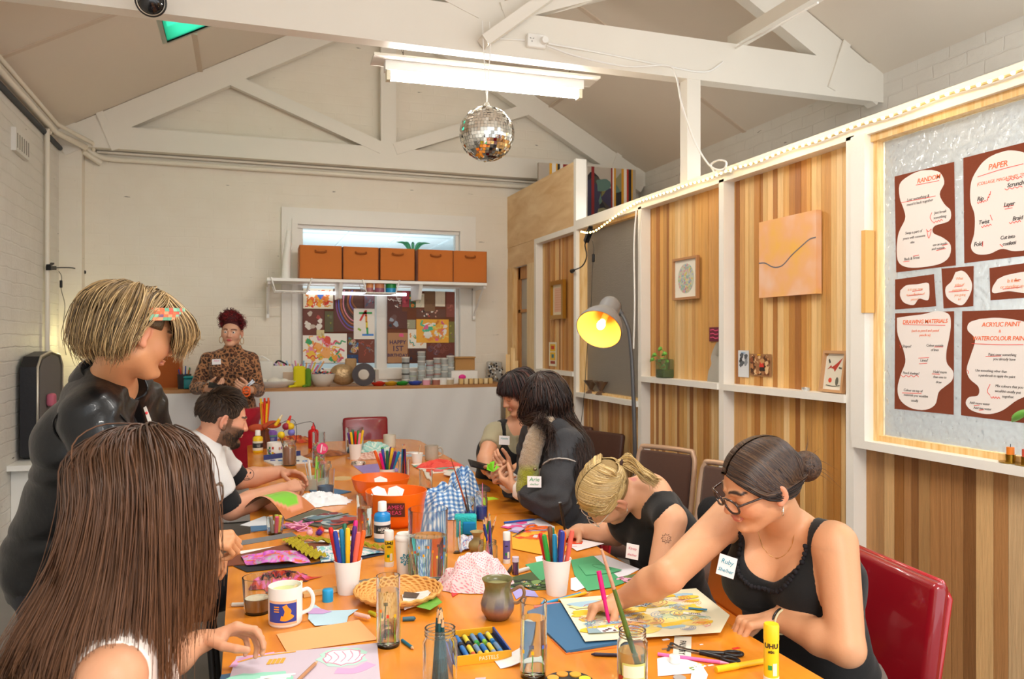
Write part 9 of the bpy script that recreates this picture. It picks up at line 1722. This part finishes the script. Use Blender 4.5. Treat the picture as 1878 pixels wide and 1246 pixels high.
for s,q in(('L',.09),('R',-.09)):J['H'+s]=P_+Vector((0,q,-.03));J['K'+s]=Vector((P_.x-.02,P_.y+q,.48));J['A'+s]=Vector((P_.x-.05,P_.y+q,.08))
Bp=person('standing person with highlighted bob and patterned headband in a black leather jacket',J,hd,'cf9266',.98,'b86a5a','5a432e',armr=(.052,.046,.028),neckr=.054,hands=(('R',V(.95,.1,-.15),V(0,.5,-.8),dict(curls=((.8,1.1,.7),(.9,1.2,.7),(.9,1.2,.7),(.9,1.2,.7)),thumb=.7)),('L',V(.8,-.3,-.2),V(0,-.3,-.8),dict(curls=(.6,.6,.6,.6)))))
N,L_,U_,F_=Bp['N'],Bp['L'],Bp['U'],Bp['F'];B3=np.stack([L_,F_,U_],1);M_LJ=mat('0b0b0d',.38,bump=.2,bscale=30,spec=.4,coat=.1)
cloth(Bp,'leather_jacket',None,[notell(N+F_*.03+U_*.03,(.062,.085,.07),B3),notell(N+F_*.17-U_*.13,(.035,.10,.32),B3),below(Bp['J']['P']-U_*.16,-U_)],'0b0b0d',.028,.0065,18,arms_to=1.85,res=.008,mat_=M_LJ)
collar(Bp,M_LJ,.066,.036,.0,.55)
M_SEAM=mat('060607',.5);Js=Bp['J'];seam(Bp,'sleeve_seam',M_SEAM,Js['SR']+(Js['ER']-Js['SR'])*.06-U_*.01,(Js['ER']-Js['SR'])*.5-L_*.2,.088,.003)
cloth(Bp,'black_top',None,[notell(N+F_*.04+U_*.0,(.07,.10,.09),B3),below(Bp['J']['P'],-U_)],'0c0c0f',.010,.002,24,arms_to=.3,res=.009)
cloth(Bp,'trousers',None,[below(Bp['J']['P']+U_*.0,U_),below((0,0,.10),(0,0,-1))],'131318',.02,.004,18,legs=True,res=.012)
b=W();q=[at(263,748,2.12),at(268,745,2.12),at(278,772,2.10),at(272,776,2.10)];b.color('efe8de');b.slab(q,(0,-1,0),.002);b.color('e0484a');b.sph(q[0].lerp(q[2],.4)+Vector((0,-.004,0)),.004,6,4);b.build('name_sticker',M_ATTR,Bp['t'])
hr=Hair(Bp,['6f5839','94774c','b99a6c','4f3d28','a28356','b89c6e','7c6442','866a44'],15,.0016)
hr.cap('hair_base',[((0,-.026,.038),(.092,.104,.084)),((0,-.078,-.022),(.088,.056,.058))],[lambda Q:Q[:,1]-.040-np.maximum(0,Q[:,2]-.05)*1.5,lambda Q:np.where(Q[:,1]>-.030,.022-Q[:,2],-1.0)],'54422c',k=.03)
G=[];
for az in(110,116,126,145,165,180,195,215,234,244,250):
 sx=1 if az<180 else-1;a=R(az);kx,ky=sin(a),cos(a);G.append([hr.S(az,84,.008),hr.S(az,48,.026),hr.S(az,14,.038),(kx*.114,-.03+ky*.112,-.028),(kx*.098,-.028+ky*.098,-.062),(kx*.072,-.028+ky*.072,-.082)])
tuck=lambda sx,az,b:[hr.S(sx*az*.6,84,.008),hr.S(sx*az,58,.020),hr.S(sx*(az+22),34,.020),(sx*.100,-.045,.018-b),(sx*.102,-.060,-.022),(sx*.088,-.062,-.052)]
G=[tuck(1,58,0),tuck(1,78,.01)]+G+[tuck(-1,78,.01),tuck(-1,58,0)]
hr.sheet(G,3000,.010,14,r=.0014,wave=.005,wfq=7,lenj=.28)
for sx in(1,-1):
 G=[[hr.S(sx*20,84,.006),hr.S(sx*40,62,.022),(sx*.075,.075,.07),(sx*.075,.105,.02),(sx*.055,.110,-.02),(sx*.06,.108,-.042)],[hr.S(sx*15,84,.006),hr.S(sx*26,62,.024),(sx*.055,.100,.08),(sx*.045,.132,.035),(sx*.03,.130,-.0),(sx*.02,.140,-.02)],[hr.S(0,84,.006),hr.S(sx*10,58,.026),(sx*.03,.115,.085),(sx*.028,.150,.05),(sx*.012,.150,.012),(sx*.02,.135,.0)],[hr.S(sx*28,80,.006),hr.S(sx*62,55,.020),(sx*.088,.050,.055),(sx*.092,.068,.005),(sx*.078,.078,-.03),(sx*.084,.066,-.05)]]
 hr.sheet([G[0],G[1],G[2]],360,.006,14,r=.0015,wave=.005,wfq=8,lenj=.25);hr.sheet([G[3],G[0]],60,.004,14,r=.0014,wave=.004,wfq=8,lenj=.25)
for k in range(150):a=hr.rng.uniform(-1,1);p=V(.03*a,.128,.055);d_=V(hr.rng.normal(0,.02),hr.rng.uniform(.0,.03),hr.rng.uniform(-.07,-.02));r_=.012;tt=np.linspace(0,1,10)[:,None];P=p+d_*tt+V(1,0,.3)*r_*np.sin(tt*6+k)+V(0,1,0)*r_*np.cos(tt*6+k);hr.strand(Bp['c']+P@Bp['R'].T,.0012,hr.cols[k%8])
hr.build()
b=W();bw=[]
for i in range(31):
 a=R(-100+200*i/30);p=V(sin(a)*.099,-.004+cos(a)*.112,.054+.035*cos(a));bw.append(p)
bw=np.array(bw);cs_=['e8704a','6aa88a','e89a70','7a5a78','d85a48','8ac0a0']
rr=random.Random(4)
for i in range(30):
 for k in range(4):
  b.color(rr.choice(cs_));z0=-.016+.008*k;q=[Bp['HL'](*x)for x in(bw[i]+V(0,0,z0),bw[i+1]+V(0,0,z0),bw[i+1]+V(0,-.0015*k,z0+.008),bw[i]+V(0,-.0015*k,z0+.008))];b.slab(q,tuple(nrm(A3(q[0])-Bp['c'])),.004)
b.build('headband',M_CLOTHA,Bp['t'])
a_,b_=at(398,1004,2.22),at(540,980,2.62);t=thing('steel_ruler','grey steel ruler held out over the table by the person in the leather jacket','ruler',tuple(a_));m=W();m.beam(a_,b_,.022,.0015,(.1,-.5,.8));m.build('blade',mat('77797c',.4,.6),t)
hd=fit_head(dict(nose=(398,952),chin=(372,1008),crown=(262,786),occ=(150,905),mouth=(387,985)),1.46,(.85,.45,-.2),(0,0,1))
c_=hd[0];J=dict(P=(c_[0]-.12,c_[1]-.02,.50),N=c_+V(-.05,-.015,-.165),SR=c_+V(-.04,-.19,-.235),SL=c_+V(-.05,.175,-.225),ER=at(170,1330,1.2),EL=at(300,1215,1.68),WR=at(300,1300,1.3),WL=at(362,1180,1.76));seatlegs(J,J['P'],(1,.2,0))
Cp=person('woman with very long brown hair and pale sleeveless top, at the left front',J,hd,'cf9673',.95,'b8685e','3a2820',armr=(.050,.042,.026),hands=(('L',A3(at(405,1165,1.78))-A3(at(362,1180,1.76)),V(.2,-.4,-.8),dict(curls=((.5,.7,.4),(.6,.8,.5),(.7,.8,.5),(.8,.8,.5)),thumb=.5)),))
N,L_,U_,F_=Cp['N'],Cp['L'],Cp['U'],Cp['F'];B3=np.stack([L_,F_,U_],1)
cloth(Cp,'sleeveless_top',None,[notell(N+U_*.02,(.09,.12,.10),B3)]+[notell(Cp['J']['S'+s]+L_*q*.05-U_*.01,(.075,.12,.11),B3)for s,q in(('L',1),('R',-1))]+[below(Cp['J']['P'],-U_)],'e9dcd2',.009,.002,24,res=.007)
cloth(Cp,'trousers',None,[below(Cp['J']['P']+U_*.04,U_)],'3a3f52',.012,.002,20,legs=True,res=.012)
hr=Hair(Cp,['1f120b','2b1a11','382214','46291a','523320','26160e'],17,.0019)
hr.cap('hair_base',[((0,-.018,.038),(.089,.106,.088)),((0,-.075,-.06),(.070,.035,.08))],[lambda Q:Q[:,1]-.056-np.maximum(0,Q[:,2]-.055)*1.2,lambda Q:np.where(Q[:,1]>.02,-.02-Q[:,2],-1.0)],'1d110b')
Rz=V(0,0,1);G=[]
Hx=lambda x,y,z:Cp['c']+Cp['R']@V(x,y,z)
for az in(50,64,80,100,130,155,180,205,235,265,290,306):
 a=R(az);kx,ky=sin(a),cos(a);p2=Hx(kx*.104,-.014+ky*.108,-.01);out=nrm((p2-Cp['c'])*V(1,1,0));fwd=max(0,ky)
 bk=max(0,-ky);ln=1.0 if ky<.1 else.62;p3=p2+V(0,0,-.12*ln)+out*(.004+.03*bk);p4=p3+V(0,0,-.13*ln)+out*(-.004+.075*bk);p5=p4+V(0,0,-.15*ln)-out*.012;G.append([Hx(kx*.01,.02+ky*.03,.124),Hx(*hr.S(az,55,.014)),Hx(*hr.S(az,20,.020)),p2,p3,p4,p5])
G.append(G[0]);G=G[:-1]
hr.sheet(G,6000,.010,18,r=.0013,wave=.008,wfq=7,world=True,lenj=.22,tipcol='6e4628');hr.build()
glasses(Cp,'5a4a3a',.023,.0018)
